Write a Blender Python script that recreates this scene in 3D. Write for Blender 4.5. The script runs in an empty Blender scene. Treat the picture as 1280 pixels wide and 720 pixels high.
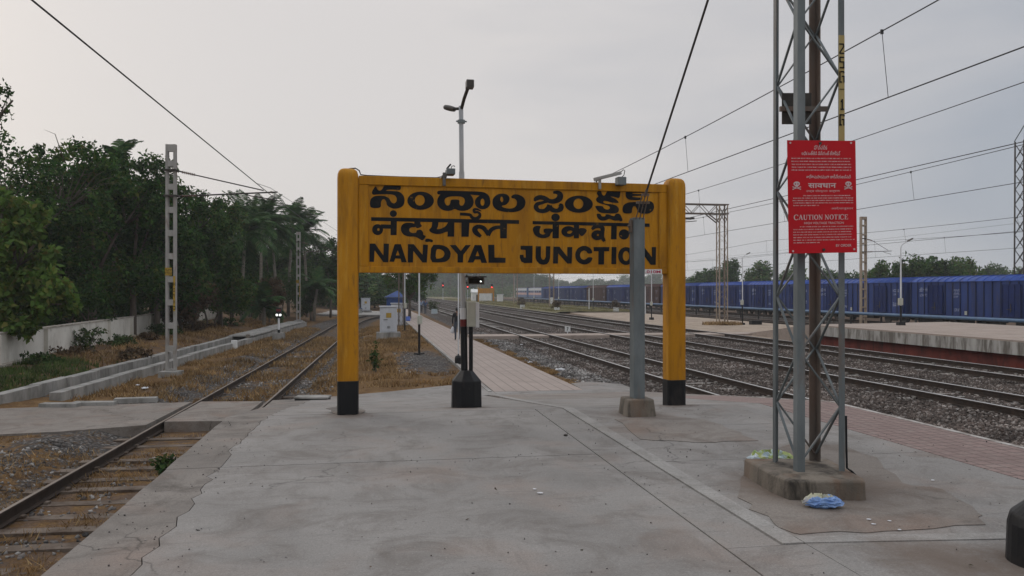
import bpy, math, random
import numpy as np
from mathutils import Vector, Matrix

SC = bpy.context.scene
COL = SC.collection
R = math.radians

# ------------------------------------------------------------------ camera, sky, sun, exposure
F = 1000.0          # focal length in photo pixels (1280 wide)
EYE = 1.65          # eye height above the platform (platform top is z = 0)
cam_d = bpy.data.cameras.new("camera")
cam_d.sensor_width = 36.0
cam_d.lens = 36.0 * F / 1280.0
cam_d.shift_y = 4.0 / 1280.0
cam_d.clip_end = 4000
cam = bpy.data.objects.new("camera", cam_d)
cam.location = (0, 0, EYE)
cam.rotation_euler = (R(90), 0, 0)
COL.objects.link(cam)
SC.camera = cam

SUN_AZ, SUN_EL = R(-52), R(24)      # behind the cloud, front left
world = bpy.data.worlds.new("World")
SC.world = world
world.use_nodes = True
nt = world.node_tree
nt.nodes.clear()
wo = nt.nodes.new("ShaderNodeOutputWorld")
bg = nt.nodes.new("ShaderNodeBackground")
sky = nt.nodes.new("ShaderNodeTexSky")
sky.sky_type = 'NISHITA'
sky.sun_disc = False
sky.sun_elevation = SUN_EL
sky.sun_rotation = SUN_AZ
sky.dust_density = 4.0
tc = nt.nodes.new("ShaderNodeTexCoord")
dt = nt.nodes.new("ShaderNodeVectorMath"); dt.operation = 'DOT_PRODUCT'
dt.inputs[1].default_value = (math.sin(R(-40)) * .95, math.cos(R(-40)) * .95, .30)
nt.links.new(tc.outputs['Generated'], dt.inputs[0])
mp = nt.nodes.new("ShaderNodeMapping"); mp.inputs['Scale'].default_value = (1.2, 1.2, 5.0)
nt.links.new(tc.outputs['Generated'], mp.inputs[0])
cn = nt.nodes.new("ShaderNodeTexNoise"); cn.inputs['Scale'].default_value = 2.2; cn.inputs['Detail'].default_value = 6
nt.links.new(mp.outputs[0], cn.inputs['Vector'])
ma = nt.nodes.new("ShaderNodeMath"); ma.operation = 'MULTIPLY_ADD'
ma.inputs[1].default_value = .50
nt.links.new(cn.outputs['Fac'], ma.inputs[0]); nt.links.new(dt.outputs['Value'], ma.inputs[2])
cr = nt.nodes.new("ShaderNodeValToRGB")
STOPS = [(0.0, (.62, .62, .63)), (.36, (.40, .435, .49)), (.55, (.405, .435, .49)), (.86, (.60, .590, .602)), (1.0, (.70, .672, .662))]
cr.color_ramp.elements[0].position = 0.0; cr.color_ramp.elements[0].color = STOPS[0][1] + (1,)
cr.color_ramp.elements[1].position = 1.0; cr.color_ramp.elements[1].color = STOPS[-1][1] + (1,)
for p_, c_ in STOPS[1:-1]:
    e = cr.color_ramp.elements.new(p_); e.color = c_ + (1,)
nt.links.new(ma.outputs[0], cr.inputs[0])
sc10 = nt.nodes.new("ShaderNodeVectorMath"); sc10.operation = 'SCALE'; sc10.inputs['Scale'].default_value = 10.0
nt.links.new(cr.outputs[0], sc10.inputs[0])
mixw = nt.nodes.new("ShaderNodeMix"); mixw.data_type = 'RGBA'
mixw.inputs['Factor'].default_value = 0.93            # nearly closed cloud cover
sepz = nt.nodes.new("ShaderNodeSeparateXYZ"); nt.links.new(tc.outputs['Generated'], sepz.inputs[0])
zr = nt.nodes.new("ShaderNodeMapRange"); zr.interpolation_type = 'SMOOTHSTEP'      # a closed cloud deck is brightest overhead
zr.inputs['From Min'].default_value = .30; zr.inputs['From Max'].default_value = .85; zr.inputs['To Min'].default_value = 10.0; zr.inputs['To Max'].default_value = 20.0
nt.links.new(sepz.outputs[2], zr.inputs['Value']); nt.links.new(zr.outputs[0], sc10.inputs['Scale'])
nt.links.new(sky.outputs[0], mixw.inputs[6]); nt.links.new(sc10.outputs[0], mixw.inputs[7])
nt.links.new(mixw.outputs[2], bg.inputs['Color'])
bg.inputs['Strength'].default_value = 0.1
nt.links.new(bg.outputs[0], wo.inputs['Surface'])

sun_d = bpy.data.lights.new("sun", 'SUN')
sun_d.energy = 0.5
sun_d.angle = R(30)
sun_d.color = (1, .95, .88)
sun = bpy.data.objects.new("sun", sun_d)
sdir = Vector((math.sin(SUN_AZ) * math.cos(SUN_EL), math.cos(SUN_AZ) * math.cos(SUN_EL), math.sin(SUN_EL)))
sun.rotation_euler = sdir.to_track_quat('Z', 'Y').to_euler()
sun.location = (-30, 20, 40)
COL.objects.link(sun)
vs = SC.view_settings
vs.view_transform = 'Standard'; vs.look = 'None'; vs.exposure = 0.0; vs.gamma = 1.0
vs.use_curve_mapping = False
SC.cycles.use_denoising = True
SC.cycles.max_bounces = 6
SC.cycles.transparent_max_bounces = 8
SC.cycles.volume_bounces = 1

# ------------------------------------------------------------------ helpers
rng = np.random.default_rng(7)
random.seed(11)
TA = R(9.8)                                    # the tracks run 9.8 degrees left of the view
DX, DY = -math.sin(TA), math.cos(TA)
def W(s, t, z=0.0):                            # s across the tracks, t along them
    return Vector((math.cos(TA) * s + DX * t, math.sin(TA) * s + DY * t, z))
def at(u, v, D):                               # point seen at photo pixel (u, v) at depth D
    return Vector(((u - 640) / F * D, D, EYE - (v - 364) / F * D))
def gp(u, v, z):                               # where pixel (u, v) meets height z
    return at(u, v, (EYE - z) * F / (v - 364))

def link(o, parent=None):
    COL.objects.link(o)
    if parent: o.parent = parent
    return o
def tag(o, label=None, cat=None, group=None, kind=None):
    if label: o['label'] = label
    if cat: o['category'] = cat
    if group: o['group'] = group
    if kind: o['kind'] = kind
    return o
def thing(name, label, cat, loc=(0, 0, 0), rz=0.0, group=None):
    o = bpy.data.objects.new(name, None)
    o.empty_display_size = .2
    o.location = loc; o.rotation_euler = (0, 0, rz)
    COL.objects.link(o)
    return tag(o, label, cat, group)
def dup(o, loc=None, rz=None, label=None, scale=None, group=None, parent=None):
    c = o.copy(); COL.objects.link(c)
    if parent: c.parent = parent
    if loc is not None: c.location = loc
    if rz is not None: c.rotation_euler = (0, 0, rz)
    if scale is not None: c.scale = scale if not isinstance(scale, (int, float)) else (scale,) * 3
    if label: c['label'] = label
    if group: c['group'] = group
    for ch in list(o.children): dup(ch, parent=c)
    return c

class MB:
    """collects geometry for ONE mesh object"""
    def __init__(self): self.v = []; self.f = []; self.m = []; self.mi = 0; self.sm = False; self.s = []
    def add(self, vs, fs):
        b = len(self.v); self.v += [tuple(p) for p in vs]
        for f in fs: self.f.append([b + i for i in f]); self.m.append(self.mi); self.s.append(self.sm)
        return self
    def box(self, x0, x1, y0, y1, z0, z1, t=0.0):
        vs = [(x0, y0, z0), (x1, y0, z0), (x1, y1, z0), (x0, y1, z0), (x0 + t, y0 + t, z1), (x1 - t, y0 + t, z1), (x1 - t, y1 - t, z1), (x0 + t, y1 - t, z1)]
        return self.add(vs, [(3, 2, 1, 0), (4, 5, 6, 7), (0, 1, 5, 4), (1, 2, 6, 5), (2, 3, 7, 6), (3, 0, 4, 7)])
    def frame(self, p0, p1, up=(0, 0, 1)):
        p0, p1 = Vector(p0), Vector(p1); d = (p1 - p0).normalized(); u = Vector(up)
        if abs(d.dot(u)) > .98: u = Vector((1, 0, 0)) if abs(d.x) < .9 else Vector((0, 1, 0))
        a = d.cross(u).normalized(); b = a.cross(d).normalized()
        return p0, p1, a, b
    def bar(self, p0, p1, w, h, up=(0, 0, 1)):
        p0, p1, a, b = self.frame(p0, p1, up)
        vs = [p + a * sx * w / 2 + b * sy * h / 2 for p in (p0, p1) for sx, sy in ((-1, -1), (1, -1), (1, 1), (-1, 1))]
        return self.add(vs, [(0, 1, 2, 3), (7, 6, 5, 4), (0, 4, 5, 1), (1, 5, 6, 2), (2, 6, 7, 3), (3, 7, 4, 0)])
    def tube(self, pts, r, n=8, caps=True):
        pts = [Vector(p) for p in pts]; rs = r if isinstance(r, (list, tuple)) else [r] * len(pts)
        vs = []; fs = []; k = len(pts); prev = None
        for i, p in enumerate(pts):
            d = (pts[min(i + 1, k - 1)] - pts[max(i - 1, 0)]).normalized()
            if prev is None:
                u = Vector((0, 0, 1)) if abs(d.z) < .9 else Vector((1, 0, 0))
                a = d.cross(u).normalized()
            else:
                a = (prev - d * prev.dot(d)).normalized()
            prev = a; b = d.cross(a)
            for j in range(n):
                q = 2 * math.pi * j / n
                vs.append(p + (a * math.cos(q) + b * math.sin(q)) * rs[i])
        for i in range(k - 1):
            for j in range(n):
                j2 = (j + 1) % n
                fs.append((i * n + j, i * n + j2, (i + 1) * n + j2, (i + 1) * n + j))
        if caps: fs.append(tuple(range(n))[::-1]); fs.append(tuple((k - 1) * n + j for j in range(n)))
        return self.add(vs, fs)
    def lathe(self, prof, c=(0, 0, 0), n=16, a0=0.0):
        vs = []; fs = []
        for r, z in prof:
            for j in range(n):
                q = a0 + 2 * math.pi * j / n
                vs.append((c[0] + r * math.cos(q), c[1] + r * math.sin(q), c[2] + z))
        k = len(prof)
        for i in range(k - 1):
            for j in range(n):
                j2 = (j + 1) % n
                fs.append((i * n + j, i * n + j2, (i + 1) * n + j2, (i + 1) * n + j))
        fs.append(tuple(range(n))[::-1]); fs.append(tuple((k - 1) * n + j for j in range(n)))
        return self.add(vs, fs)
    def prism(self, poly, z0, z1):
        n = len(poly); zf0 = z0 if callable(z0) else (lambda x, y: z0); zf1 = z1 if callable(z1) else (lambda x, y: z1)
        vs = [(x, y, zf0(x, y)) for x, y in poly] + [(x, y, zf1(x, y)) for x, y in poly]
        return self.add(vs, [tuple(range(n))[::-1], tuple(range(n, 2 * n))] + [(i, (i + 1) % n, n + (i + 1) % n, n + i) for i in range(n)])
    def sweep(self, prof, pts):                # profile (across, up) swept along a level path
        pts = [Vector(p) for p in pts]; k = len(pts); n = len(prof); vs = []; fs = []
        for i, p in enumerate(pts):
            d = pts[min(i + 1, k - 1)] - pts[max(i - 1, 0)]; d.z = 0; d.normalize(); a = Vector((d.y, -d.x, 0))
            for x, z in prof: vs.append(p + a * x + Vector((0, 0, z)))
        for i in range(k - 1):
            for j in range(n):
                j2 = (j + 1) % n
                fs.append((i * n + j, (i + 1) * n + j, (i + 1) * n + j2, i * n + j2))
        fs.append(tuple(range(n))); fs.append(tuple((k - 1) * n + j for j in range(n))[::-1])
        return self.add(vs, fs)
    def build(self, name, mats, parent=None, loc=None, rz=None, shift=None, bevel=0.0, label=None):
        me = bpy.data.meshes.new(name)
        v = self.v
        if shift is not None: v = [(p[0] - shift[0], p[1] - shift[1], p[2] - shift[2]) for p in v]
        me.from_pydata(v, [], self.f)
        if not isinstance(mats, (list, tuple)): mats = [mats]
        for m in mats: me.materials.append(m)
        me.polygons.foreach_set("material_index", self.m)
        me.polygons.foreach_set("use_smooth", self.s)
        me.update()
        o = bpy.data.objects.new(name, me)
        if loc is not None: o.location = loc
        if rz is not None: o.rotation_euler = (0, 0, rz)
        if bevel:
            b = o.modifiers.new("bevel", 'BEVEL'); b.width = bevel; b.segments = 2; b.limit_method = 'ANGLE'
        if label: o['label'] = label
        return link(o, parent)

def np_mesh(name, co, faces, mats, parent=None, attr=None, smooth=False):
    co = np.asarray(co, dtype=np.float32).reshape(-1, 3); faces = np.asarray(faces, dtype=np.int32)
    n, k = faces.shape
    me = bpy.data.meshes.new(name)
    me.vertices.add(len(co)); me.vertices.foreach_set("co", co.ravel())
    me.loops.add(n * k); me.loops.foreach_set("vertex_index", faces.ravel())
    me.polygons.add(n)
    me.polygons.foreach_set("loop_start", np.arange(0, n * k, k, dtype=np.int32))
    me.polygons.foreach_set("loop_total", np.full(n, k, dtype=np.int32))
    if smooth: me.polygons.foreach_set("use_smooth", np.ones(n, dtype=bool))
    for m in (mats if isinstance(mats, (list, tuple)) else [mats]): me.materials.append(m)
    me.update(calc_edges=True)
    if attr:
        for an, vals in attr.items():
            a = me.attributes.new(an, 'FLOAT', 'POINT'); a.data.foreach_set("value", np.asarray(vals, dtype=np.float32).ravel())
    o = bpy.data.objects.new(name, me)
    return link(o, parent)

def grid_sheet(name, us, vs_, fn, mats, attrs=None, rz=None):
    us = np.asarray(us); vs_ = np.asarray(vs_)
    U, V = np.meshgrid(us, vs_)
    X, Y, Z = fn(U, V)
    co = np.stack([X, Y, Z], -1)
    nu, nv = len(us), len(vs_)
    i = np.arange(nv - 1)[:, None] * nu + np.arange(nu - 1)[None, :]
    f = np.stack([i, i + 1, i + 1 + nu, i + nu], -1).reshape(-1, 4)
    o = np_mesh(name, co, f, mats, attr={k: a(U, V) for k, a in attrs.items()} if attrs else None, smooth=True)
    if rz: o.rotation_euler = (0, 0, rz)
    return o

_noise_tab = rng.random((256, 256))
def vnoise(x, y):
    x = np.asarray(x, dtype=float); y = np.asarray(y, dtype=float)
    xi = np.floor(x).astype(int); yi = np.floor(y).astype(int); fx = x - xi; fy = y - yi
    fx = fx * fx * (3 - 2 * fx); fy = fy * fy * (3 - 2 * fy)
    g = lambda a, b: _noise_tab[a % 256, b % 256]
    return (g(xi, yi) * (1 - fx) + g(xi + 1, yi) * fx) * (1 - fy) + (g(xi, yi + 1) * (1 - fx) + g(xi + 1, yi + 1) * fx) * fy
def fbm(x, y, o=3):
    r = 0; a = .5
    for k in range(o): r = r + a * vnoise(x * 2 ** k + 17 * k, y * 2 ** k + 31 * k); a /= 2
    return r / (1 - .5 ** o)
def sstep(a, b, x):
    t = np.clip((np.asarray(x, dtype=float) - a) / (b - a), 0, 1); return t * t * (3 - 2 * t)

# ------------------------------------------------------------------ materials
class NT:
    def __init__(self, name):
        self.mat = bpy.data.materials.new(name); self.mat.use_nodes = True
        self.t = self.mat.node_tree; self.b = self.t.nodes['Principled BSDF']
        self.tc = self.n("ShaderNodeTexCoord"); self.co = self.tc.outputs['Object']
    def n(self, typ, **kw):
        x = self.t.nodes.new(typ)
        for k, v in kw.items(): setattr(x, k, v)
        return x
    def l(self, a, b): self.t.links.new(a, b)
    def set(self, sock, val):
        if hasattr(val, 'links'): self.l(val, sock)
        else: sock.default_value = (tuple(val) + (1,)) if (isinstance(val, (tuple, list)) and len(val) == 3 and sock.type == 'RGBA') else val
    def mapping(self, scale=(1, 1, 1), rot=(0, 0, 0), loc=(0, 0, 0), src=None):
        m = self.n("ShaderNodeMapping"); m.inputs['Scale'].default_value = scale; m.inputs['Rotation'].default_value = rot
        m.inputs['Location'].default_value = loc; self.l(src or self.co, m.inputs[0]); return m.outputs[0]
    def noise(self, scale, detail=5, rough=.55, dist=0.0, vec=None):
        x = self.n("ShaderNodeTexNoise"); x.inputs['Scale'].default_value = scale; x.inputs['Detail'].default_value = detail
        x.inputs['Roughness'].default_value = rough; x.inputs['Distortion'].default_value = dist
        self.l(vec or self.co, x.inputs['Vector']); return x.outputs['Fac']
    def voronoi(self, scale, feature='F1', out='Distance', vec=None, rnd=1.0):
        x = self.n("ShaderNodeTexVoronoi", feature=feature); x.inputs['Scale'].default_value = scale
        x.inputs['Randomness'].default_value = rnd
        self.l(vec or self.co, x.inputs['Vector']); return x.outputs[out]
    def ramp(self, fac, stops, interp='LINEAR'):
        x = self.n("ShaderNodeValToRGB"); r = x.color_ramp; r.interpolation = interp
        r.elements[0].position = stops[0][0]; r.elements[1].position = stops[-1][0]
        c4 = lambda c: (c, c, c, 1) if isinstance(c, (int, float)) else tuple(c) + (1,)
        r.elements[0].color = c4(stops[0][1]); r.elements[1].color = c4(stops[-1][1])
        for p, c in stops[1:-1]: el = r.elements.new(p); el.color = c4(c)
        self.l(fac, x.inputs[0]); return x.outputs[0]
    def mix(self, fac, a, b, blend='MIX'):
        x = self.n("ShaderNodeMix", data_type='RGBA', blend_type=blend)
        self.set(x.inputs[0], fac); self.set(x.inputs[6], a); self.set(x.inputs[7], b); return x.outputs[2]
    def math(self, op, a, b=0.0, c=0.0):
        x = self.n("ShaderNodeMath", operation=op); self.set(x.inputs[0], a); self.set(x.inputs[1], b); self.set(x.inputs[2], c); return x.outputs[0]
    def attr(self, name):
        x = self.n("ShaderNodeAttribute"); x.attribute_name = name; return x.outputs['Fac']
    def island(self): return self.n("ShaderNodeNewGeometry").outputs['Random Per Island']
    def orand(self): return self.n("ShaderNodeObjectInfo").outputs['Random']
    def sep(self, src=None):
        x = self.n("ShaderNodeSeparateXYZ"); self.l(src or self.co, x.inputs[0]); return x.outputs
    def bump(self, h, strength=.5, dist=.02, prev=None):
        x = self.n("ShaderNodeBump"); x.inputs['Strength'].default_value = strength; x.inputs['Distance'].default_value = dist
        self.l(h, x.inputs['Height'])
        if prev: self.l(prev, x.inputs['Normal'])
        self.l(x.outputs[0], self.b.inputs['Normal']); return x.outputs[0]
    def done(self, col, rough=.8, metal=0.0, spec=.3):
        self.set(self.b.inputs['Base Color'], col); self.set(self.b.inputs['Roughness'], rough)
        self.set(self.b.inputs['Metallic'], metal); self.b.inputs['Specular IOR Level'].default_value = spec
        return self.mat

def stdmat(name, cols, scale=3.0, rough=.8, bump=0.0, bscale=60.0, metal=0.0, stains=(), stretch=(1, 1, 1), spec=.3, detail=6, bdist=.01, vary=0.0):
    n = NT(name)
    off = n.n("ShaderNodeVectorMath", operation='ADD'); n.l(n.co, off.inputs[0])
    m3 = n.math('MULTIPLY', n.orand(), 37.0)
    cx = n.n("ShaderNodeCombineXYZ"); n.l(m3, cx.inputs[0]); n.l(m3, cx.inputs[1]); n.l(cx.outputs[0], off.inputs[1])
    n.co = off.outputs[0]
    v = n.mapping(stretch) if stretch != (1, 1, 1) else n.co
    f = n.noise(scale, detail, .6, 0.0, v)
    k = len(cols)
    col = n.ramp(f, [(.3 + .4 * i / max(1, k - 1), c) for i, c in enumerate(cols)]) if k > 1 else cols[0]
    for c, s_, lo, hi, amt in stains:
        msk = n.ramp(n.noise(s_, 7, .65, .3, v), [(lo, 0.0), (hi, amt)])
        col = n.mix(msk, col, c)
    if vary: col = n.mix(1.0, col, n.ramp(n.orand(), [(0, 1 - vary), (1, 1 + vary)]), 'MULTIPLY')
    if bump: n.bump(n.noise(bscale, 5, .6), bump, bdist)
    return n.done(col, rough, metal, spec)

M = {}
SOILED = [(-.34, 10.95, .42), (4.34, 11.12, .45), (1.39, 12.1, .50), (3.47, 10.3, .50), (3.62, 6.2, .85), (3.45, 4.4, .55), (4.0, 4.25, .45)]
def PZ0(t): return 0.0 if t <= 11 else -0.9 * (t - 11) / 8.5
# platform concrete
def concrete(name, c0, c1, dirt, dirt_amt=.6, crack=.5, warm=(.30, .235, .20), wamt=.3):
    n = NT(name)
    f = n.noise(.55, 8, .62, .4)
    col = n.ramp(f, [(.32, c0), (.66, c1)])
    fine = n.noise(38, 6, .7)
    col = n.mix(n.ramp(fine, [(.35, .30), (.65, 0.0)]), col, tuple(x * .62 for x in c0))
    big = n.ramp(n.noise(1.6, 9, .7, .8), [(.47, 0.0), (.68, dirt_amt)])
    col = n.mix(big, col, dirt)
    col = n.mix(n.ramp(n.noise(.9, 6, .6, .3, n.mapping(loc=(5, 9, 0))), [(.52, 0.0), (.72, wamt)]), col, warm)
    sv = n.mapping((7.0, .9, 1), loc=(2, 3, 0))
    col = n.mix(n.ramp(n.noise(1.4, 6, .7, .2, sv), [(.58, 0.0), (.76, .38)]), col, tuple(x * .55 for x in c0))
    sv2 = n.mapping((.7, 4.5, 1), loc=(6, 1, 0))
    col = n.mix(n.ramp(n.noise(2.4, 8, .75, .5, sv2), [(.56, 0.0), (.70, .55)]), col, tuple(x * .50 for x in c0))
    lt = n.ramp(n.noise(2.6, 8, .75, .2, n.mapping(loc=(11, 4, 0))), [(.60, 0.0), (.78, .35)])
    col = n.mix(lt, col, tuple(min(.6, x * 1.45) for x in c1))
    spot = n.ramp(n.voronoi(2.1, vec=n.mapping(loc=(3.3, 1.7, 0))), [(.012, .75), (.028, 0.0)])
    col = n.mix(spot, col, (.035, .03, .028))
    wv = n.n("ShaderNodeVectorMath", operation='ADD')
    nz = n.n("ShaderNodeTexNoise"); nz.inputs['Scale'].default_value = 3.0; nz.inputs['Detail'].default_value = 6
    n.l(n.co, nz.inputs['Vector']); n.l(n.co, wv.inputs[0])
    scl = n.n("ShaderNodeVectorMath", operation='SCALE'); scl.inputs['Scale'].default_value = .55
    n.l(nz.outputs['Color'], scl.inputs[0]); n.l(scl.outputs[0], wv.inputs[1])
    ed = n.voronoi(.23, 'DISTANCE_TO_EDGE', vec=wv.outputs[0])
    thin = n.ramp(ed, [(.0012, crack), (.0042, 0.0)])
    gate = n.ramp(n.noise(.5, 3), [(.47, 0.0), (.55, 1.0)])
    col = n.mix(n.math('MULTIPLY', thin, gate), col, (.05, .045, .04))
    gr_ = n.ramp(n.noise(85, 5, .8), [(.36, .55), (.50, 0.0)]); col = n.mix(gr_, col, tuple(x * .5 for x in c0))
    gr2 = n.ramp(n.noise(55, 6, .8, 0, n.mapping(loc=(4, 8, 0))), [(.56, 0.0), (.70, .6)]); col = n.mix(gr2, col, tuple(min(.7, x * 1.5) for x in c1))
    sp2 = n.ramp(n.voronoi(7.0, vec=n.mapping(loc=(1.3, 7.7, 0))), [(.045, .7), (.10, 0.0)]); gate2 = n.ramp(n.noise(1.1, 4), [(.48, 0.0), (.60, 1.0)])
    col = n.mix(n.math('MULTIPLY', sp2, gate2), col, (.06, .052, .046))
    for (ps, pt, pr) in SOILED:                    # trodden earth that has gathered round the feet of posts
        dn = n.n("ShaderNodeVectorMath", operation='DISTANCE'); n.l(n.co, dn.inputs[0]); dn.inputs[1].default_value = (ps, pt, PZ0(pt))
        dd_ = n.math('ADD', n.math('DIVIDE', dn.outputs['Value'], pr), n.math('MULTIPLY', n.math('SUBTRACT', n.noise(4.5, 8, .75), .5), 1.5))
        col = n.mix(n.ramp(dd_, [(.35, .70), (1.1, 0.0)]), col, (.125, .092, .070))
    h = n.math('ADD', n.math('MULTIPLY', fine, .5), n.math('MULTIPLY', n.noise(160, 4, .7), .4))
    h = n.math('SUBTRACT', h, n.math('MULTIPLY', thin, .9))
    n.bump(h, .38, .006)
    rg = n.ramp(f, [(.3, .78), (.7, .92)])
    return n.done(col, rg, 0, .3)
M['conc'] = concrete('platform_concrete', (.20, .19, .18), (.305, .29, .275), (.120, .103, .090), .75, .6, (.27, .205, .17), .45)
M['conc_worn'] = concrete('worn_edge_concrete', (.14, .125, .113), (.26, .235, .212), (.07, .06, .052), .9, .9, (.26, .185, .15), .6)
M['conc_patch'] = concrete('patched_concrete', (.185, .165, .148), (.275, .25, .226), (.115, .088, .072), .8, .8, (.23, .16, .122), .7)
M['conc_white'] = concrete('pale_concrete_strip', (.245, .236, .224), (.36, .348, .332), (.14, .127, .113), .7, .4)
M['conc_rough'] = concrete('rough_concrete', (.165, .145, .128), (.255, .228, .204), (.095, .072, .058), .85, .8, (.21, .14, .105), .75)
M['gap'] = stdmat('joint_dirt', [(.03, .026, .022), (.06, .05, .042)], 9)
M['block'] = stdmat('stained_concrete', [(.16, .135, .11), (.27, .24, .20)], 2.2, .9, .5, 45, stains=[((.05, .042, .035), 3.5, .48, .66, .85), ((.24, .13, .08), 2.0, .56, .72, .6)], stretch=(1, 1, .45))
M['mast_block'] = stdmat('dark_stained_concrete', [(.10, .085, .07), (.22, .19, .155)], 2.6, .92, .6, 45, stains=[((.03, .026, .022), 4.5, .46, .62, .9), ((.17, .095, .058), 2.4, .52, .70, .75)], stretch=(1, 1, .3))
M['block_light'] = stdmat('grey_cast_concrete', [(.20, .195, .185), (.33, .32, .30)], 2.5, .9, .4, 50, stains=[((.085, .078, .068), 2.2, .46, .68, .8)], stretch=(1, 1, .4))
def tile(name, base, alt, grout, w, h, bumpd=.004, hatch=0):
    n = NT(name)
    br = n.n("ShaderNodeTexBrick"); br.offset = 0.0
    br.inputs['Color1'].default_value = base + (1,); br.inputs['Color2'].default_value = alt + (1,); br.inputs['Mortar'].default_value = grout + (1,)
    br.inputs['Scale'].default_value = 1.0; br.inputs['Mortar Size'].default_value = .012; br.inputs['Brick Width'].default_value = w; br.inputs['Row Height'].default_value = h
    br.inputs['Mortar Smooth'].default_value = .3
    n.l(n.co, br.inputs['Vector'])
    col = br.outputs['Color']
    col = n.mix(n.ramp(n.noise(.8, 7, .65, .4), [(.42, 0.0), (.72, .7)]), col, tuple(x * .62 for x in base))
    col = n.mix(n.ramp(n.noise(5, 7, .7), [(.5, 0.0), (.72, .5)]), col, (.30, .265, .235))
    n.bump(n.math('ADD', n.math('MULTIPLY', br.outputs['Fac'], -1.0), n.math('MULTIPLY', n.noise(60, 4), .2)), .6, bumpd)
    return n.done(col, .82)
M['tile_pink'] = tile('platform_edge_tile', (.25, .178, .162), (.222, .158, .144), (.11, .08, .07), .15, .15)
M['tile_path'] = tile('walkway_tile', (.37, .305, .27), (.335, .278, .248), (.11, .09, .078), .30, .16)
M['white_line'] = stdmat('worn_white_paint', [(.34, .32, .30), (.46, .44, .42)], 4, .85, stains=[((.2, .17, .15), 6, .42, .58, .85)])

# ballast / soil / grass ground (attributes: grass, soil)
def ground_mat(name, stone_cols, soil_cols, grass_cols, stone_scale=17):
    n = NT(name)
    cell = n.voronoi(stone_scale, 'F1', 'Color'); dist = n.voronoi(stone_scale, 'F1', 'Distance')
    r = n.sep(cell)[0]
    st = n.ramp(r, [(i / (len(stone_cols) - 1), c) for i, c in enumerate(stone_cols)])
    st = n.mix(n.ramp(dist, [(.25, 0.0), (.62, .75)]), st, (.03, .027, .025))
    so = n.ramp(n.noise(1.3, 8, .65, .3), [(.3, soil_cols[0]), (.7, soil_cols[1])])
    so = n.mix(n.ramp(n.noise(22, 5, .7), [(.4, .5), (.6, 0.0)]), so, tuple(c * .5 for c in soil_cols[0]))
    gr = n.ramp(n.noise(2.6, 8, .7, .6), [(.28, grass_cols[0]), (.5, grass_cols[1]), (.72, grass_cols[2])])
    gr = n.mix(n.ramp(n.noise(30, 6, .75), [(.38, .7), (.6, 0.0)]), gr, tuple(c * .35 for c in grass_cols[0]))
    wob = n.math('MULTIPLY', n.math('SUBTRACT', n.noise(1.7, 8, .7), .5), 1.5)
    wob2 = n.math('MULTIPLY', n.math('SUBTRACT', n.noise(2.9, 8, .72, 0, n.mapping(loc=(7, 3, 1))), .5), 1.5)
    ms = n.ramp(n.math('ADD', n.attr('soil'), wob), [(.42, 0.0), (.58, 1.0)])
    mg = n.ramp(n.math('ADD', n.attr('grass'), wob2), [(.42, 0.0), (.58, 1.0)])
    col = n.mix(ms, st, so); col = n.mix(mg, col, gr)
    inv = n.math('SUBTRACT', 1.0, n.math('MAXIMUM', ms, mg))
    h = n.math('ADD', n.math('MULTIPLY', n.math('SUBTRACT', 1.0, dist), inv), n.math('MULTIPLY', n.noise(26, 6, .75), .6))
    n.bump(h, .9, .035)
    return n.done(col, .95, 0, .1)
STONES = [(.04, .038, .037), (.13, .124, .12), (.085, .072, .066), (.19, .183, .176), (.12, .10, .09), (.31, .30, .285)]
STONES_PINK = [(.03, .025, .022), (.10, .080, .070), (.075, .062, .055), (.13, .105, .093), (.095, .072, .062), (.21, .185, .168)]
SOIL = [(.085, .058, .042), (.17, .115, .08)]
GRASS = [(.11, .062, .028), (.20, .122, .05), (.29, .19, .085)]
M['gravel'] = ground_mat('track_ballast', STONES_PINK, SOIL, GRASS)
M['land'] = ground_mat('dry_ground', STONES, SOIL, [(.085, .048, .025), (.18, .105, .045), (.28, .18, .082)])
M['field'] = ground_mat('far_field', STONES, [(.19, .145, .105), (.29, .225, .165)], [(.13, .125, .06), (.20, .18, .10), (.28, .235, .14)])
def leafmat(name, cols, trans=.22, rough=.7, key=1.0):
    n = NT(name)
    col = n.ramp(n.island(), [(i / (len(cols) - 1), c) for i, c in enumerate(cols)])
    tint = n.ramp(n.noise(.8, 4, .6), [(.32, .42), (.68, 1.5)])
    col = n.mix(1.0, col, tint, 'MULTIPLY')
    m = n.done(col, rough, 0, .10)
    if trans:
        out = n.t.nodes['Material Output']
        tr = n.n("ShaderNodeBsdfTranslucent"); n.l(col, tr.inputs[0])
        ms = n.n("ShaderNodeMixShader"); ms.inputs[0].default_value = trans
        n.l(n.b.outputs[0], ms.inputs[1]); n.l(tr.outputs[0], ms.inputs[2]); n.l(ms.outputs[0], out.inputs[0])
    return m
M['leaf_dark'] = leafmat('dark_foliage', [(.010, .034, .008), (.022, .064, .013), (.036, .090, .018), (.054, .112, .022), (.075, .085, .022)])
M['leaf_mid'] = leafmat('green_foliage', [(.018, .050, .011), (.038, .094, .018), (.060, .126, .024), (.080, .124, .024), (.10, .086, .026)])
M['leaf_broad'] = leafmat('broad_leaf_foliage', [(.045, .088, .020), (.075, .14, .028), (.105, .18, .036), (.088, .15, .032), (.12, .165, .035), (.15, .14, .04)], .35)
M['leaf_palm'] = leafmat('palm_foliage', [(.018, .050, .016), (.030, .076, .023), (.046, .10, .028), (.065, .09, .03)], .25)
M['leaf_shrub'] = leafmat('shrub_foliage', [(.020, .045, .014), (.034, .075, .020), (.055, .095, .026), (.09, .085, .03)], .2)
M['leaf_dry'] = leafmat('brown_foliage', [(.07, .045, .028), (.10, .062, .036), (.12, .08, .045), (.05, .045, .025)], .1)
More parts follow.
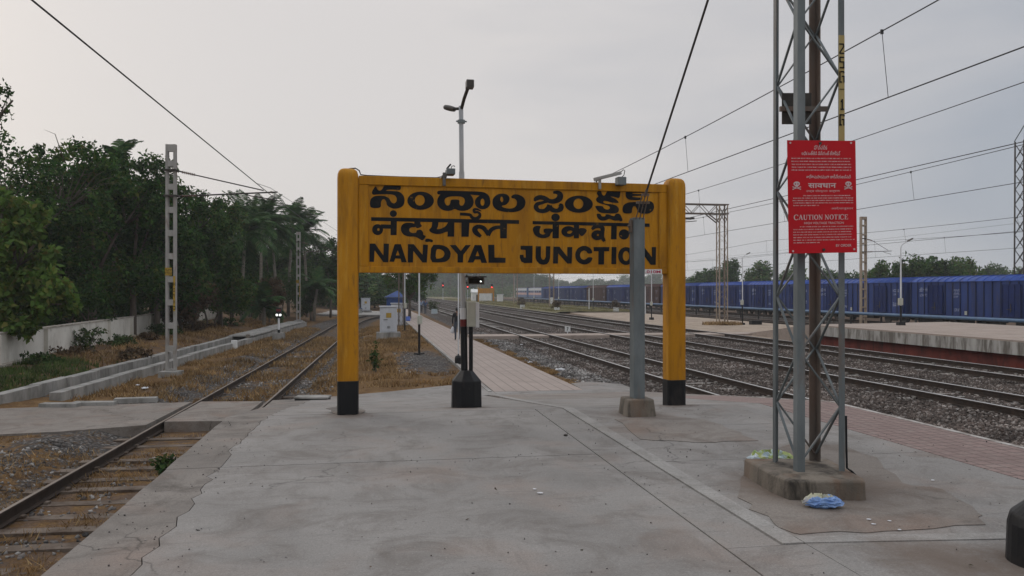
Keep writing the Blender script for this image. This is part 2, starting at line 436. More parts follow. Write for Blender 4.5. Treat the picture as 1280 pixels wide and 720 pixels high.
M['straw'] = leafmat('dry_grass_blades', [(.125, .068, .028), (.20, .118, .048), (.28, .18, .080), (.36, .255, .13), (.15, .078, .032)], .1)
M['greenblade'] = leafmat('green_grass_blades', [(.03, .055, .016), (.05, .09, .022), (.075, .11, .03), (.10, .11, .04)], .15)
M['stone'] = leafmat('loose_ballast_stones', STONES_PINK + [(.30, .27, .25)], 0, .9)
M['stone_grey'] = leafmat('loose_grey_stones', STONES + [(.30, .29, .28)], 0, .9)
M['bark'] = stdmat('bark', [(.06, .048, .038), (.13, .105, .085)], 6, .9, .8, 25, stretch=(1, 1, .25))
M['palm_bark'] = stdmat('palm_bark', [(.13, .115, .095), (.24, .215, .18)], 4, .9, .8, 18, stretch=(.5, .5, 4))
# metals and paints
def paint(name, c, rust=.35, rough=.5, dirt=.4, spec=.4, var=.12):
    c2 = tuple(x * (1 - var) for x in c); c3 = tuple(min(1, x * (1 + var)) for x in c)
    st = []
    if dirt: st.append((tuple(x * .45 + .012 for x in c), 2.2, .48, .75, dirt))
    if rust: st.append(((.13, .055, .028), 5.0, .60, .72, rust))
    return stdmat(name, [c2, c3], 3.0, rough, .12, 70, 0, st, (1, 1, .4), spec)
M['yellow'] = stdmat('sign_yellow_paint', [(.40, .172, .0025), (.465, .202, .004)], 1.6, .6, .25, 40, 0,
                     [((.25, .105, .006), 1.5, .45, .72, .75), ((.12, .06, .015), 8, .58, .72, .75), ((.52, .29, .04), 3.2, .54, .72, .6), ((.20, .10, .03), 20, .60, .72, .7), ((.17, .075, .008), 3.4, .50, .66, .5)], (2.4, 2.4, .32), .22)
M['black'] = stdmat('black_paint', [(.006, .0065, .008), (.012, .0125, .014)], 3, .45, .15, 60, 0, [((.055, .045, .038), 3.2, .54, .74, .6), ((.10, .085, .07), 14, .64, .74, .6)], (1, 1, .5), .22)
M['sign_black'] = stdmat('sign_black_paint', [(.006, .0065, .009), (.013, .014, .016)], 4, .6, spec=.12, stains=[((.20, .10, .012), 9, .655, .70, .8), ((.05, .04, .03), 2.5, .52, .75, .5)])
M['gal'] = stdmat('galvanised_steel', [(.10, .118, .124), (.17, .19, .196)], 5, .6, .15, 60, .2, [((.06, .064, .066), 3, .46, .72, .7), ((.15, .08, .048), 3.5, .55, .70, .65)], (1, 1, .3), .5)
M['gal_brown'] = stdmat('rusted_galvanised_steel', [(.095, .078, .066), (.16, .132, .112)], 5, .65, .2, 60, .15, [((.15, .075, .045), 3, .48, .7, .6)], (1, 1, .3), .4)
M['steel_pale'] = stdmat('weathered_grey_steel', [(.26, .25, .235), (.36, .345, .325)], 5, .65, .15, 60, .1, [((.16, .09, .055), 4, .54, .72, .6)], (1, 1, .4), .4)
M['pole_grey'] = stdmat('grey_pole_paint', [(.33, .35, .37), (.45, .47, .49)], 5, .5, .1, 60, .1, [((.2, .19, .18), 3, .52, .75, .5)], (1, 1, .3), .4)
M['pole_white'] = paint('white_pole_paint', (.60, .61, .63), .1, .55, .3)
M['dark_steel'] = stdmat('dark_steel', [(.035, .032, .03), (.07, .062, .055)], 8, .6, .2, 60, .3, [((.10, .05, .03), 4, .55, .7, .5)])
M['wire'] = stdmat('weathered_wire', [(.03, .03, .032), (.055, .055, .058)], 9, .6)
M['insul'] = stdmat('brown_porcelain', [(.075, .035, .025), (.11, .05, .035)], 8, .25, spec=.6)
M['rail_side'] = stdmat('rusty_rail', [(.022, .016, .013), (.052, .034, .025)], 6, .9, .3, 60, 0, [((.03, .025, .022), 3, .5, .7, .6)])
M['rail_top'] = stdmat('worn_rail_head', [(.34, .34, .34), (.50, .50, .50)], 2, .32, 0, 1, .85)
M['rail_dull'] = stdmat('dull_rail_head', [(.11, .085, .068), (.19, .155, .13)], 2, .5, 0, 1, .4)
M['steel_tan'] = stdmat('tan_weathered_steel', [(.24, .19, .145), (.34, .275, .21)], 5, .7, .15, 60, 0, [((.15, .085, .05), 4, .50, .70, .6)], (1, 1, .4), .3)
M['sleeper'] = stdmat('concrete_sleeper', [(.17, .16, .15), (.30, .285, .265)], 2.5, .9, .4, 50, 0, [((.11, .08, .06), 2, .48, .7, .7)])
M['sleeper_old'] = stdmat('old_sleeper', [(.095, .072, .056), (.185, .15, .122)], 2.5, .9, .5, 50, 0, [((.06, .038, .025), 3, .42, .62, .9)])
M['lime'] = stdmat('limewashed_wall', [(.50, .475, .43), (.64, .62, .57)], 1.2, .9, .3, 40, 0,
                   [((.27, .24, .20), 1.1, .52, .74, .7), ((.12, .11, .095), 5, .62, .72, .7), ((.09, .10, .07), 1.7, .62, .76, .6)], (1, 1, .55))
M['lime_dirty'] = stdmat('dirty_plinth', [(.34, .31, .27), (.48, .45, .40)], 1.6, .9, .4, 40, 0, [((.14, .115, .085), 2.2, .45, .68, .8)])
M['plat_face'] = stdmat('limewashed_platform_face', [(.27, .26, .245), (.44, .425, .40)], 2.5, .9, .4, 40, 0,
                        [((.10, .085, .07), 3.0, .44, .60, .85)], (1, 1, .22))
M['plat_red'] = stdmat('red_painted_platform_base', [(.12, .022, .016), (.20, .04, .028)], 2, .8, .3, 50, 0, [((.05, .02, .016), 2.5, .45, .65, .7)], (1, 1, .4))
M['plat_top'] = concrete('far_platform_top', (.29, .235, .20), (.40, .33, .285), (.19, .155, .13), .5, .4, (.34, .25, .20), .5)
M['sand'] = stdmat('sandy_soil', [(.25, .195, .15), (.38, .31, .245)], .8, .95, .4, 30, 0, [((.15, .115, .085), 1.2, .5, .72, .7)])
M['wagon_blue'] = stdmat('wagon_blue_paint', [(.013, .030, .120), (.022, .048, .185)], 1.2, .6, .15, 40, 0,
                         [((.012, .018, .06), 1.3, .50, .76, .75), ((.055, .045, .05), 5, .56, .70, .65), ((.03, .04, .10), 9, .58, .72, .6)], (1, 1, .22), .15, vary=.28)
M['wagon_roof'] = stdmat('wagon_roof_blue', [(.013, .046, .22), (.022, .072, .32)], 1.2, .5, .1, 40, 0, [((.02, .03, .08), 1.3, .46, .72, .7), ((.08, .05, .045), 3, .58, .72, .6)], (1, 1, 1), .2, vary=.25)
M['wagon_brown'] = stdmat('wagon_oxide_paint', [(.050, .020, .017), (.085, .035, .028)], 1.2, .7, .15, 40, 0, [((.025, .016, .015), 1.3, .48, .74, .7)], (1, 1, .35))
M['under'] = stdmat('underframe_black', [(.008, .008, .009), (.02, .018, .017)], 3, .8)
M['pipe_blue'] = stdmat('blue_pipe_paint', [(.045, .10, .19), (.07, .145, .26)], 2, .5, .1, 40, 0, [((.07, .06, .055), 2.5, .56, .74, .5)])
M['white'] = paint('white_paint', (.66, .66, .65), .05, .6, .25)
M['cab_grey'] = paint('cabinet_grey_paint', (.47, .49, .53), .12, .5, .3)
M['red'] = stdmat('red_notice_enamel', [(.43, .003, .010), (.49, .005, .013)], 2, .5, 0, 1, 0, [((.33, .004, .010), 1.5, .5, .75, .5)], spec=.2)
M['notice_white'] = stdmat('notice_white_paint', [(.50, .36, .36), (.60, .46, .46)], 20, .5)
M['red_text'] = stdmat('red_plate_lettering', [(.35, .01, .05), (.42, .02, .07)], 5, .5)
M['lamp_grey'] = stdmat('lamp_housing', [(.10, .095, .09), (.16, .15, .14)], 9, .5, 0, 1, .3)
M['lamp_glass'] = stdmat('lamp_glass', [(.28, .29, .30), (.36, .37, .38)], 9, .15, spec=.6)
M['cream'] = paint('cream_box_paint', (.42, .42, .36), .15, .5, .3)
M['red_band'] = paint('red_band_paint', (.13, .012, .012), 0, .5, .2)
M['yellow_plate'] = paint('yellow_plate_paint', (.36, .27, .10), .1, .55, .35)
M['yellow_bright'] = paint('yellow_marker_paint', (.36, .23, .02), .1, .55, .35)
M['blue_tarp'] = stdmat('blue_sheet', [(.012, .04, .16), (.03, .08, .26)], 2, .5)
M['blue_light'] = stdmat('pale_blue_sheet', [(.07, .19, .38), (.11, .26, .47)], 2, .55)
M['plastic_blue'] = stdmat('blue_plastic', [(.02, .07, .33), (.03, .10, .42)], 3, .35, spec=.5)
M['soil_mound'] = stdmat('dug_soil', [(.10, .07, .05), (.18, .125, .09)], 4, .95, .8, 20)
M['skin'] = stdmat('skin', [(.16, .085, .055), (.20, .11, .07)], 8, .55)
M['hair'] = stdmat('hair', [(.008, .007, .006), (.014, .012, .011)], 30, .5)
M['cloth_black'] = stdmat('black_shirt', [(.010, .010, .013), (.018, .018, .022)], 9, .9)
M['cloth_trouser'] = stdmat('dark_trousers', [(.035, .042, .055), (.055, .062, .078)], 9, .9)
M['cloth_blue'] = stdmat('blue_shirt', [(.045, .075, .15), (.065, .10, .19)], 9, .9)
M['cloth_pale'] = stdmat('pale_blue_shirt', [(.16, .22, .32), (.20, .27, .38)], 9, .9)
M['plastic_white'] = stdmat('white_plastic_bag', [(.52, .53, .56), (.68, .69, .72)], 6, .4, .5, 20, spec=.5)
def emit(name, c, s):
    n = NT(name); n.done(c, .3); n.b.inputs['Emission Color'].default_value = c + (1,); n.b.inputs['Emission Strength'].default_value = s; return n.mat
M['lit_red'] = emit('lit_red_lens', (1.0, .05, .04), 3.0)
M['lit_white'] = emit('lit_white_lens', (.95, 1.0, .95), 2.2)
# ------------------------------------------------------------------ the setting
def PZ(t):
    return 0.0 if t <= 11 else (-0.9 * (t - 11) / 8.5 if t < 19.5 else -0.9)
def st_of(p):
    return (p.x * math.cos(TA) + p.y * math.sin(TA), p.x * DX + p.y * DY)
def xc(y):                                    # centre line of the siding
    y = np.asarray(y, dtype=float)
    a = -4.03 - .147 * y
    k = np.clip(y - 65, 0, 33)
    return a + .0026 * k * k + np.clip(y - 98, 0, None) * .1716 * .72
def x_wall(y): return -11.2 - .225 * y
def x_ch(y): return -9.1 - .12 * y

# far ground, one sheet to the horizon
n_ = 41
gx = np.sign(np.linspace(-1, 1, n_)) * np.abs(np.linspace(-1, 1, n_)) ** 2 * 900
gy = np.linspace(0, 1, 60) ** 2 * 1300 - 60
tag(grid_sheet('ground', gx, gy, lambda U, V: (U, V, np.full_like(U, -1.45)), M['field'],
    {'soil': lambda U, V: np.full_like(U, .55), 'grass': lambda U, V: np.full_like(U, .62)}), kind='structure')

# the yard: ballast under the running lines
def yard(U, V):
    z = np.full_like(U, -.99)
    for c in (8.8, 13.96, 19.0): z = np.maximum(z, -.955 - .07 * sstep(1.25, 2.3, np.abs(U - c)))
    z = z - .36 * sstep(30.5, 38, U) + .30 * sstep(46.5, 50, U)
    z = z - .10 * (1 - sstep(6.9, 7.7, U)) * (1 - sstep(17, 20, V))
    z = z + (fbm(U * 1.7, V * 1.7) - .5) * .07
    X = U * math.cos(TA) + V * DX; Y = U * math.sin(TA) + V * DY
    return X, Y, z
us = np.concatenate([np.arange(6.0, 23, .22), np.arange(23, 60, 1.0)])
vt = np.concatenate([np.arange(-12, 40, .3), np.arange(40, 100, 1.0), np.arange(100, 345, 4.0)])
def yard_soil(U, V):
    return np.maximum.reduce([0.0 * U, sstep(21.0, 22, U) * (1 - sstep(31, 32, U)), sstep(36, 37, U) * (1 - sstep(40.5, 41.3, U)), sstep(46, 47, U)]) * .95
def yard_grass(U, V):
    return .5 * sstep(36, 37, U) * (1 - sstep(40, 41, U)) + .25 * sstep(47, 48, U)
tag(grid_sheet('ballast', us, vt, yard, M['gravel'], {'soil': yard_soil, 'grass': yard_grass}), kind='structure')

def strip(name, pts, z0, z1, mat, kind='structure'):   # polygon in (s, t)
    b = MB(); b.prism(pts, z0, z1); o = b.build(name, mat, rz=TA); tag(o, kind=kind); return o
strip('sandy_ground', [(21.0, 40), (30.6, 40), (31.0, 70), (30.2, 97), (27, 99), (23.0, 94), (21.2, 72), (20.9, 52)], -1.2, -.885, M['sand'])
tag(grid_sheet('grass_verge', np.arange(20.8, 32.6, .8), np.arange(92, 345, 3.0),
    lambda U, V: (U * math.cos(TA) + V * DX, U * math.sin(TA) + V * DY, -.90 + fbm(U, V * .4) * .22 - .3 * (1 - sstep(20.8, 21.8, U)) - .3 * sstep(31.3, 32.2, U)),
    M['field'], {'soil': lambda U, V: .2 + 0 * U, 'grass': lambda U, V: .85 + 0 * U}), kind='structure')

# land to the left: siding, dry grass, berm
def land(U, V):
    X = U * math.cos(TA) + V * DX; Y = U * math.sin(TA) + V * DY
    d = X - xc(Y)
    z = np.full_like(X, -1.23)
    z = z + .23 * sstep(1.5, 4.0, d) * (1 - sstep(6.2, 7.5, U))
    z = z + .02 * sstep(2.2, 3.0, U)
    z = z + .115 * sstep(11.5, 15.2, Y) * (1 - sstep(20, 21.5, Y)) * sstep(1.3, 2.2, -d) * (X > x_ch(Y) - 12)
    z = z + .04 * (np.abs(d) < .80) * sstep(19, 20, Y)
    z = z - .07 * (1 - sstep(1.3, 1.9, np.abs(d)))
    z = z + .10 * (1 - sstep(0, .8, np.abs(np.abs(d) - 2.3)))
    q = x_ch(Y) - 1.5 - X
    z = z + sstep(.1, 1.8, q) * (.34 + .2 * (fbm(X * .8, Y * .8) - .5))
    z = z + (fbm(X * 1.6, Y * 1.6) - .5) * .14 * sstep(1.2, 2.2, np.abs(d)) + (fbm(X * 4, Y * 4) - .5) * .05
    z = z + .012 * (np.abs(d) < .80) * (Y < 16.6)
    z = np.where((Y > 14.6) & (Y < 20.1) & (U < -2.0), np.minimum(z, -1.115), z)
    return X, Y, z
us = np.concatenate([np.arange(-60, -16, 2.0), np.arange(-16, 6.7, .2)])
vt = np.concatenate([np.arange(2, 45, .25), np.arange(45, 110, .8), np.arange(110, 345, 5.0)])
def land_soil(U, V):
    X, Y, Z = land(U, V); d = X - xc(Y)
    s = .25 + .5 * sstep(2.0, 3.5, np.abs(d))
    s = np.maximum(s, sstep(.0, .6, x_ch(Y) - X))
    s = np.where((Y < 17) & (np.abs(d) < .85), 1.0, s)
    s = np.where((U > 5.2), .9 - .9 * sstep(5.55, 5.95, U), s)
    s = s - .55 * np.exp(-((U - 2.0) / 1.1) ** 2 - ((V - 30.5) / 5.5) ** 2)
    return s
def land_grass(U, V):
    X, Y, Z = land(U, V); d = X - xc(Y)
    g = .36 + .40 * sstep(1.4, 2.8, d) + .40 * sstep(2.3, 4.2, -d) + .12 * (np.abs(d) < .8)
    g = np.where(Y < 14, g + .16 * (np.abs(d) < 1.0) + .14 * (d < -1.3), g)
    g = np.where(x_ch(Y) - 1.3 - X > 0, .50, g)
    g = g - .6 * np.exp(-((U - 2.0) / 1.1) ** 2 - ((V - 30.5) / 5.5) ** 2)
    g = np.where((Y < 17) & (np.abs(d) < .85), .50, g)
    return np.where(U > 5.2, .45 - .6 * sstep(5.6, 6.0, U), g)
tag(grid_sheet('dry_ground', us, vt, land, M['land'], {'soil': land_soil, 'grass': land_grass}), kind='structure')

# --- our platform: separate slabs with open joints
rj = random.Random(3)
def jag(t0, t1, s0, amp, step=.33):
    out = []; t = t0; s = s0
    while t < t1 - .05:
        out.append((s0 + rj.uniform(-amp, amp) + .03 * math.sin(t * 1.3), t)); t += step * rj.uniform(.5, 1.4)
    out.append((s0 + rj.uniform(-amp, amp), t1)); return out
def top(dz=0.0): return lambda s, t: PZ(t) + dz
def bot(s, t): return PZ(t) - .22
def slab(b, poly, dz=0.0): b.prism(poly, bot, top(dz)); return b
SEGS = [(-8, 3.0), (3.015, 7.84), (7.855, 10.985), (11.0, 19.5), (19.5, 21.6)]
worn, main, patch, white = MB(), MB(), MB(), MB()
for k, (a, c) in enumerate(SEGS[:4]):
    cr_ = jag(a, c, -1.42 if k < 3 else -1.38, .04, .2)
    slab(worn, [(-1.9 + rj.uniform(-.008, .008) * (i > 0), a + (c - a) * i / 12) for i in range(12, -1, -1)] + [(s - .003, t) for s, t in cr_], 0 if k < 3 else -.006)
    slab(main, [(2.215, a), (2.215 if k < 3 else 2.3, c)] + [(s + .004, t) for s, t in cr_[::-1]])
# apron at the foot of the ramp
slab(main, [(-1.9, 19.5), (2.3, 19.5), (2.3, 21.65), (2.0, 21.7), (.4, 20.6), (-1.2, 19.75), (-1.9, 19.55)][::1], -.004)
for a, c in ((-8, 4.825), (4.83, 10.985), (11.0, 19.5)): slab(main, [(2.232, a), (2.615 if a > 0 else 2.782, a), (2.615 if a > 0 else 2.782, c), (2.232, c)], -.002)
slab(main, [(2.312, 19.5), (3.0, 19.5), (3.0, 20.2), (2.9, 21.4), (2.312, 21.5)], -.004)
for a, c, b in ((-8, 7.38, main), (7.39, 9.3, main), (9.312, 10.985, main), (11.0, 15.2, main), (15.21, 19.5, patch)):
    slab(b, [(2.79, a), (5.6 if c < 16 else 6.76, a), (5.6 if c < 16 else 6.76, c), (2.79, c)], -.003)
slab(main, [(3.01, 19.5), (6.76, 19.5), (6.7, 21.2), (6.0, 21.9), (5.4, 21.6), (5.35, 20.1), (3.01, 20.1)], -.004)
# pale raised strip that turns at a right angle near the mast and swings to the walkway
cl = [(2.70, 5.38), (2.70, 11.0)]
white.prism([(2.63, 4.84), (2.775, 4.84), (2.775, 10.99), (2.63, 10.99)], -.2, .006)
white.prism([(2.785, 4.84), (4.4, 4.66), (4.4, 4.79), (2.785, 4.975)], -.2, .004)
cp = [(2.70, 11.0), (2.70, 12.5), (2.72, 14), (2.76, 15.5), (2.82, 17), (2.88, 18.3), (2.93, 19.5)]
for (s0, t0), (s1, t1) in zip(cp, cp[1:]):
    white.prism([(s0 - .07, t0), (s0 + .075, t0), (s1 + .075, t1), (s1 - .07, t1)], lambda s, t: PZ(t) - .2, lambda s, t: PZ(t) + .004)
tag(main.build('platform', M['conc'], rz=TA), kind='structure')
tag(worn.build('platform_edge', M['conc_worn'], rz=TA), kind='structure')
tag(patch.build('platform_patch', M['conc_patch'], rz=TA), kind='structure')
tag(white.build('platform_strip', M['conc_white'], rz=TA), kind='structure')
b = MB()
for a, c in ((-8, 10.99), (11.0, 15.2)): slab(b, [(5.612, a), (6.70, a), (6.70, c), (5.612, c)], -.002)
tag(b.build('platform_tiles', M['tile_pink'], rz=TA), kind='structure')
b = MB()
for a, c in ((-8, 10.99), (11.0, 15.2)): slab(b, [(6.705, a), (6.78, a), (6.78, c), (6.705, c)], .003)
tag(b.build('platform_edge_line', M['white_line'], rz=TA), kind='structure')
b = MB()                                        # body below the slabs, seen in the joints and at the sides
for a, c in ((-8, 11), (11, 19.5)): b.prism([(-1.87, a), (6.74, a), (6.74, c), (-1.87, c)], -1.6, lambda s, t: PZ(t) - .035)
tag(b.build('platform_body', M['gap'], rz=TA), kind='structure')
# later concrete repairs, lying as thin skins on the slabs
def skin(pix, mat, name='concrete_repair', h=.0032):
    pts = [st_of(gp(u, v, 0)) for u, v in pix]
    out = []
    for i, (s, t) in enumerate(pts):
        s2, t2 = pts[(i + 1) % len(pts)]
        for q in (0, .25, .5, .75): out.append((s + (s2 - s) * q + rj.uniform(-.045, .045) * (q > 0), t + (t2 - t) * q + rj.uniform(-.05, .05) * (q > 0)))
    b = MB(); b.prism(out[::-1], -.001, h); o = b.build(name, mat, rz=TA); tag(o, kind='structure'); return o
skin([(922, 622), (968, 655), (1000, 668), (1105, 664), (1232, 656), (1222, 641), (1178, 612), (1128, 604), (1096, 572), (1050, 556), (985, 556), (935, 580)], M['conc_rough'])
skin([(768, 524), (800, 549), (868, 553), (948, 551), (918, 538), (880, 524), (830, 520)], M['conc_patch'])
skin([(408, 511), (420, 518), (448, 519), (457, 513), (445, 509), (420, 508)], M['conc_worn'])

# walkway that leads on from the ramp
b = MB(); b.prism([(3.0, 20.1), (5.34, 20.1), (5.18, 45), (5.0, 80), (4.7, 130), (2.7, 130), (2.75, 80), (2.85, 45)], -1.3, lambda s, t: -.90 - .0008 * (t - 20))
tag(b.build('walkway', M['tile_path'], rz=TA), kind='structure')
b = MB()
for (s0, t0), (s1, t1) in zip([(2.96, 20.1), (2.82, 45), (2.7, 80)], [(2.82, 45), (2.7, 80), (2.65, 130)]):
    b.prism([(s0 - .10, t0), (s0, t0), (s1, t1), (s1 - .10, t1)], -1.3, -.885)
tag(b.build('walkway_kerb', M['conc_white'], rz=TA), kind='structure')
# foot crossing over the running lines
b = MB()
for s0, s1 in ((5.22, 7.80), (8.06, 9.52), (9.80, 12.95), (13.22, 14.68), (14.96, 17.98), (18.26, 19.72), (20.0, 24.5)):
    b.prism([(s0, 43.0 + rj.uniform(-.1, .1)), (s1, 43.0 + rj.uniform(-.1, .1)), (s1, 45.0 + rj.uniform(-.1, .1)), (s0, 45.0)], -1.2, -.80 + rj.uniform(-.012, .012) - .06 * (s0 > 20))
tag(b.build('foot_crossing', M['plat_top'], rz=TA), kind='structure')
# level crossing over the siding and the road that goes off to the left
def LR(y): return -4.9 - .147 * y
b = MB()
ya, yb = 15.0, 19.9
b.prism([(LR(16.9) - .10, 16.35), (LR(19.85) - .10, 19.75), (-10.4, 19.1), (-12.5, 18.5), (-16, 18.2), (-60, 22), (-60, 14), (-16, 14.3), (-11, 14.9), (-8.8, 15.6)], -1.5, -1.085)
b.prism([(LR(17) + .12, 16.75), (LR(17) + 1.62, 16.85), (LR(19.8) + 1.62, 19.85), (LR(19.8) + .12, 19.8)], -1.5, -1.080)
b.prism([(LR(17) + 1.86, 16.9), (LR(17) + 2.9, 16.95), (LR(19.8) + 4.6, 20.2), (LR(19.8) + 1.86, 19.9)], -1.5, -1.06)
tag(b.build('siding_road_crossing', M['conc_rough']), kind='structure')
b = MB(); b.prism([(-21, 92), (-14.6, 90), (-14.4, 104), (-24, 112), (-60, 118), (-60, 106)], -1.5, -1.02)
tag(b.build('far_path', M['conc_white']), kind='structure')

# far platform
TF0, TF1 = -12, 36.5
b = MB(); b.prism([(21.3, TF0), (30.4, TF0), (30.4, TF1 + 2), (21.3, TF1)], -.06, 0.0)
b.prism([(21.3, TF1), (30.4, TF1 + 2), (30.4, TF1 + 9), (21.4, TF1 + 7.5)], lambda s, t: -1.3, lambda s, t: 0.0 if t < TF1 + 2.5 else -.86)
tag(b.build('far_platform', M['plat_top'], rz=TA), kind='structure')
b = MB(); b.box(21.28, 30.42, TF0, TF1 - .01, -.50, -.0605)
tag(b.build('far_platform_coping', M['plat_face'], rz=TA), kind='structure')
b = MB(); b.box(21.62, 30.3, TF0, TF1 - .02, -1.3, -.5005)
tag(b.build('far_platform_base', M['plat_red'], rz=TA), kind='structure')

# ------------------------------------------------------------------ railway tracks
RP = [(-.068, 0), (.068, 0), (.068, .014), (.012, .03), (.012, .122), (.034, .132), (.034, .166), (.026, .172), (-.026, .172), (-.034, .166), (-.034, .132), (-.012, .122), (-.012, .03), (-.068, .014)]
def rail(parent, pts, z, bright):
    b = MB(); b.sweep(RP, [Vector((p[0], p[1], z)) for p in pts])
    n = len(RP)
    for i, f in enumerate(b.f):
        if len(f) == 4 and i % n in (7, 8): b.m[i] = 1
    return b.build('rail', [M['rail_side'], M['rail_top' if bright else 'rail_dull']], parent)
def sleeper_mesh(old=False):
    b = MB()
    b.prism([(-1.37, -.11), (1.37, -.11), (1.37, .11), (-1.37, .11)], -.14, 0)
    for x in (-.87, .87):
        for q in (-1, 1):
            b.box(x + q * .09 - .03, x + q * .09 + .03, -.05, .05, 0.001, .035)
    o = b.build('sleeper', M['sleeper_old' if old else 'sleeper'], bevel=.012)
    me = o.data; bpy.data.objects.remove(o); return me
SL, SLO = sleeper_mesh(), sleeper_mesh(True)
def sleepers(parent, pos, me, cap=100):
    for x, y, z, a in pos[:cap]:
        o = bpy.data.objects.new('sleeper', me); o.location = (x, y, z); o.rotation_euler = (0, 0, a); link(o, parent)
    if len(pos) > cap:
        b = MB()
        for x, y, z, a in pos[cap:]:
            ca, sa = math.cos(a), math.sin(a)
            vs = [(x + px * ca - py * sa, y + px * sa + py * ca, z + pz) for px, py in ((-1.37, -.11), (1.37, -.11), (1.37, .11), (-1.37, .11)) for pz in (-.1, 0)]
            b.add(vs, [(1, 3, 5, 7), (0, 1, 3, 2)[::-1], (2, 3, 5, 4)[::-1], (4, 5, 7, 6)[::-1], (6, 7, 1, 0)[::-1]])
        tag(b.build('sleeper', me.materials[0], parent), kind='stuff')
def straight_track(label, c, ztop, t0, bright=True):
    k = thing('railway_track', label, 'railway track', (0, 0, 0), TA)
    for q in (-.872, .872):
        rail(k, [(c + q, t) for t in (-12, 30, 90, 180, 420)], ztop - .172, bright)
    rr = random.Random(int(c * 10))
    sleepers(k, [(c + rr.uniform(-.03, .03), t0 + .62 * i, ztop - .170 + rr.uniform(-.022, -.004), rr.uniform(-.012, .012)) for i in range(230)], SL)
    return k
straight_track('railway track nearest the pink tiled platform edge', 8.8, -.77, 9)
straight_track('middle of the three tracks between the two platforms', 13.96, -.77, 12)
straight_track('railway track running along the far platform face', 19.0, -.77, 17)
straight_track('railway track hidden low between the far platform and the blue pipe', 33.4, -.88, 20, False)
straight_track('railway track under the long blue goods train', 45.0, -1.12, 25, False)
k = thing('railway_track', 'overgrown siding curving left of the yellow sign with dry grass between its rails', 'railway track')
ys = [0, 6, 12, 20, 30, 40, 50, 58, 65, 69, 73, 77, 81, 85, 89, 93, 98, 110, 130, 170, 230]
for q in (-.872, .872): rail(k, [(float(xc(y)) + q, y) for y in ys], -1.272, False)
rr = random.Random(5)
pos = []
y = 5.0
while y < 100:
    dx = float(xc(y + .5) - xc(y - .5))
    if not 16.4 < y < 20.1: pos.append((float(xc(y)) + rr.uniform(-.05, .05), y, (-1.250 if y < 17 else -1.275) + rr.uniform(-.04, .0), -math.atan(dx) + rr.uniform(-.03, .03)))
    y += .68
sleepers(k, pos, SLO)

# ------------------------------------------------------------------ walls, drain, kerbs on the left
wy0, wy1 = 9.0, 78.0
wk = thing('boundary_wall', 'long limewashed wall with pilasters under the trees on the left', 'wall', (x_wall(30), 30, 0))
wd = Vector((x_wall(1) - x_wall(0), 1, 0)).normalized(); wn = Vector((wd.y, -wd.x, 0))
o0 = Vector((x_wall(30), 30, 0))
def wallpt(y, off, z): return Vector((x_wall(y), y, z)) + wn * off - o0
b = MB(); b.sweep([(-.08, -1.6), (.08, -1.6), (.08, .20), (-.08, .20)], [wallpt(y, 0, 0) for y in np.linspace(wy0, wy1, 20)])
b.build('wall_panel', M['lime'], wk)
b = MB(); b.sweep([(-.11, .203), (.11, .203), (.11, .262), (-.11, .262)], [wallpt(y, 0, 0) for y in np.linspace(wy0, wy1, 20)])
b.build('coping', M['lime_dirty'], wk)
b = MB(); b.sweep([(.082, -1.6), (.20, -1.6), (.20, -.83), (.15, -.78), (.082, -.78)], [wallpt(y, 0, 0) for y in np.linspace(wy0, wy1, 20)])
b.build('plinth', M['lime_dirty'], wk)
for i in range(15):
    y = 13.3 + 4.4 * i
    b = MB(); b.bar(wallpt(y, .10, -.80), wallpt(y, .10, .20), .24, .06, wd)
    b.build('pilaster', M['lime'], wk)

def drain(label, off, y0, y1, zt, w=.22):
    k = thing('drain_wall', label, 'drain wall', (x_ch(y0) + off, y0, -1.3), group='drain side walls')
    y = y0
    rr = random.Random(int(off * 10) + 5)
    while y < y1:
        ln = 2.0
        a = Vector((x_ch(y) + off, y, 0)); c = Vector((x_ch(y + ln - .015) + off, y + ln - .015, 0))
        b = MB(); j = rr.uniform(-.02, .02)
        b.sweep([(-w / 2, -1.6), (w / 2, -1.6), (w / 2, zt + j), (-w / 2, zt + j)], [a, c])
        b.build('wall_block', M['block_light'], k, shift=(x_ch(y0) + off, y0, -1.3), bevel=.01)
        y += ln
drain('concrete drain wall on the dry grass side of the open drain', -.10, 20.4, 66, -.92, .30)
drain('concrete drain wall on the berm side of the open drain', -1.20, 17.6, 66, -.87, .30)
b = MB(); b.sweep([(-1.04, -1.5), (-.22, -1.5), (-.22, -1.22), (-1.04, -1.22)], [Vector((x_ch(y), y, 0)) for y in (18.6, 66)])
tag(b.build('drain_bed', M['gap']), kind='structure')
def ob(name, label, cat, fn, mat, loc, rz=0.0, group=None, bevel=.012):
    b = MB(); fn(b); o = b.build(name, mat, loc=loc, rz=rz, bevel=bevel); return tag(o, label, cat, group)
ch_a = math.atan(.12)
for i in range(15):
    y = 45.0 + 1.4 * i
    ob('drain_cover', 'grey concrete cover slab laid across the drain behind the slotted mast', 'drain cover',
       lambda b: b.box(-.66, .66, -.68, .68, 0, .08), M['block_light'], (x_ch(y) - .62, y, -.885 + random.uniform(0, .02)), ch_a + random.uniform(-.03, .03), 'cover slabs on the drain')
p = gp(289, 421, -1.15)
ob('concrete_post', 'short white concrete stub standing at the broken end of the drain wall', 'post', lambda b: b.box(-.13, .13, -.13, .13, 0, .42, .01), M['white'], (-13.75, 39.6, -1.2))
ob('concrete_post', 'small grey stub post in the dry grass before the signal lamp', 'post', lambda b: b.box(-.11, .11, -.11, .11, 0, .40, .02), M['block'], at(310, 426, 44) * 1 + Vector((0, 0, -.05)))
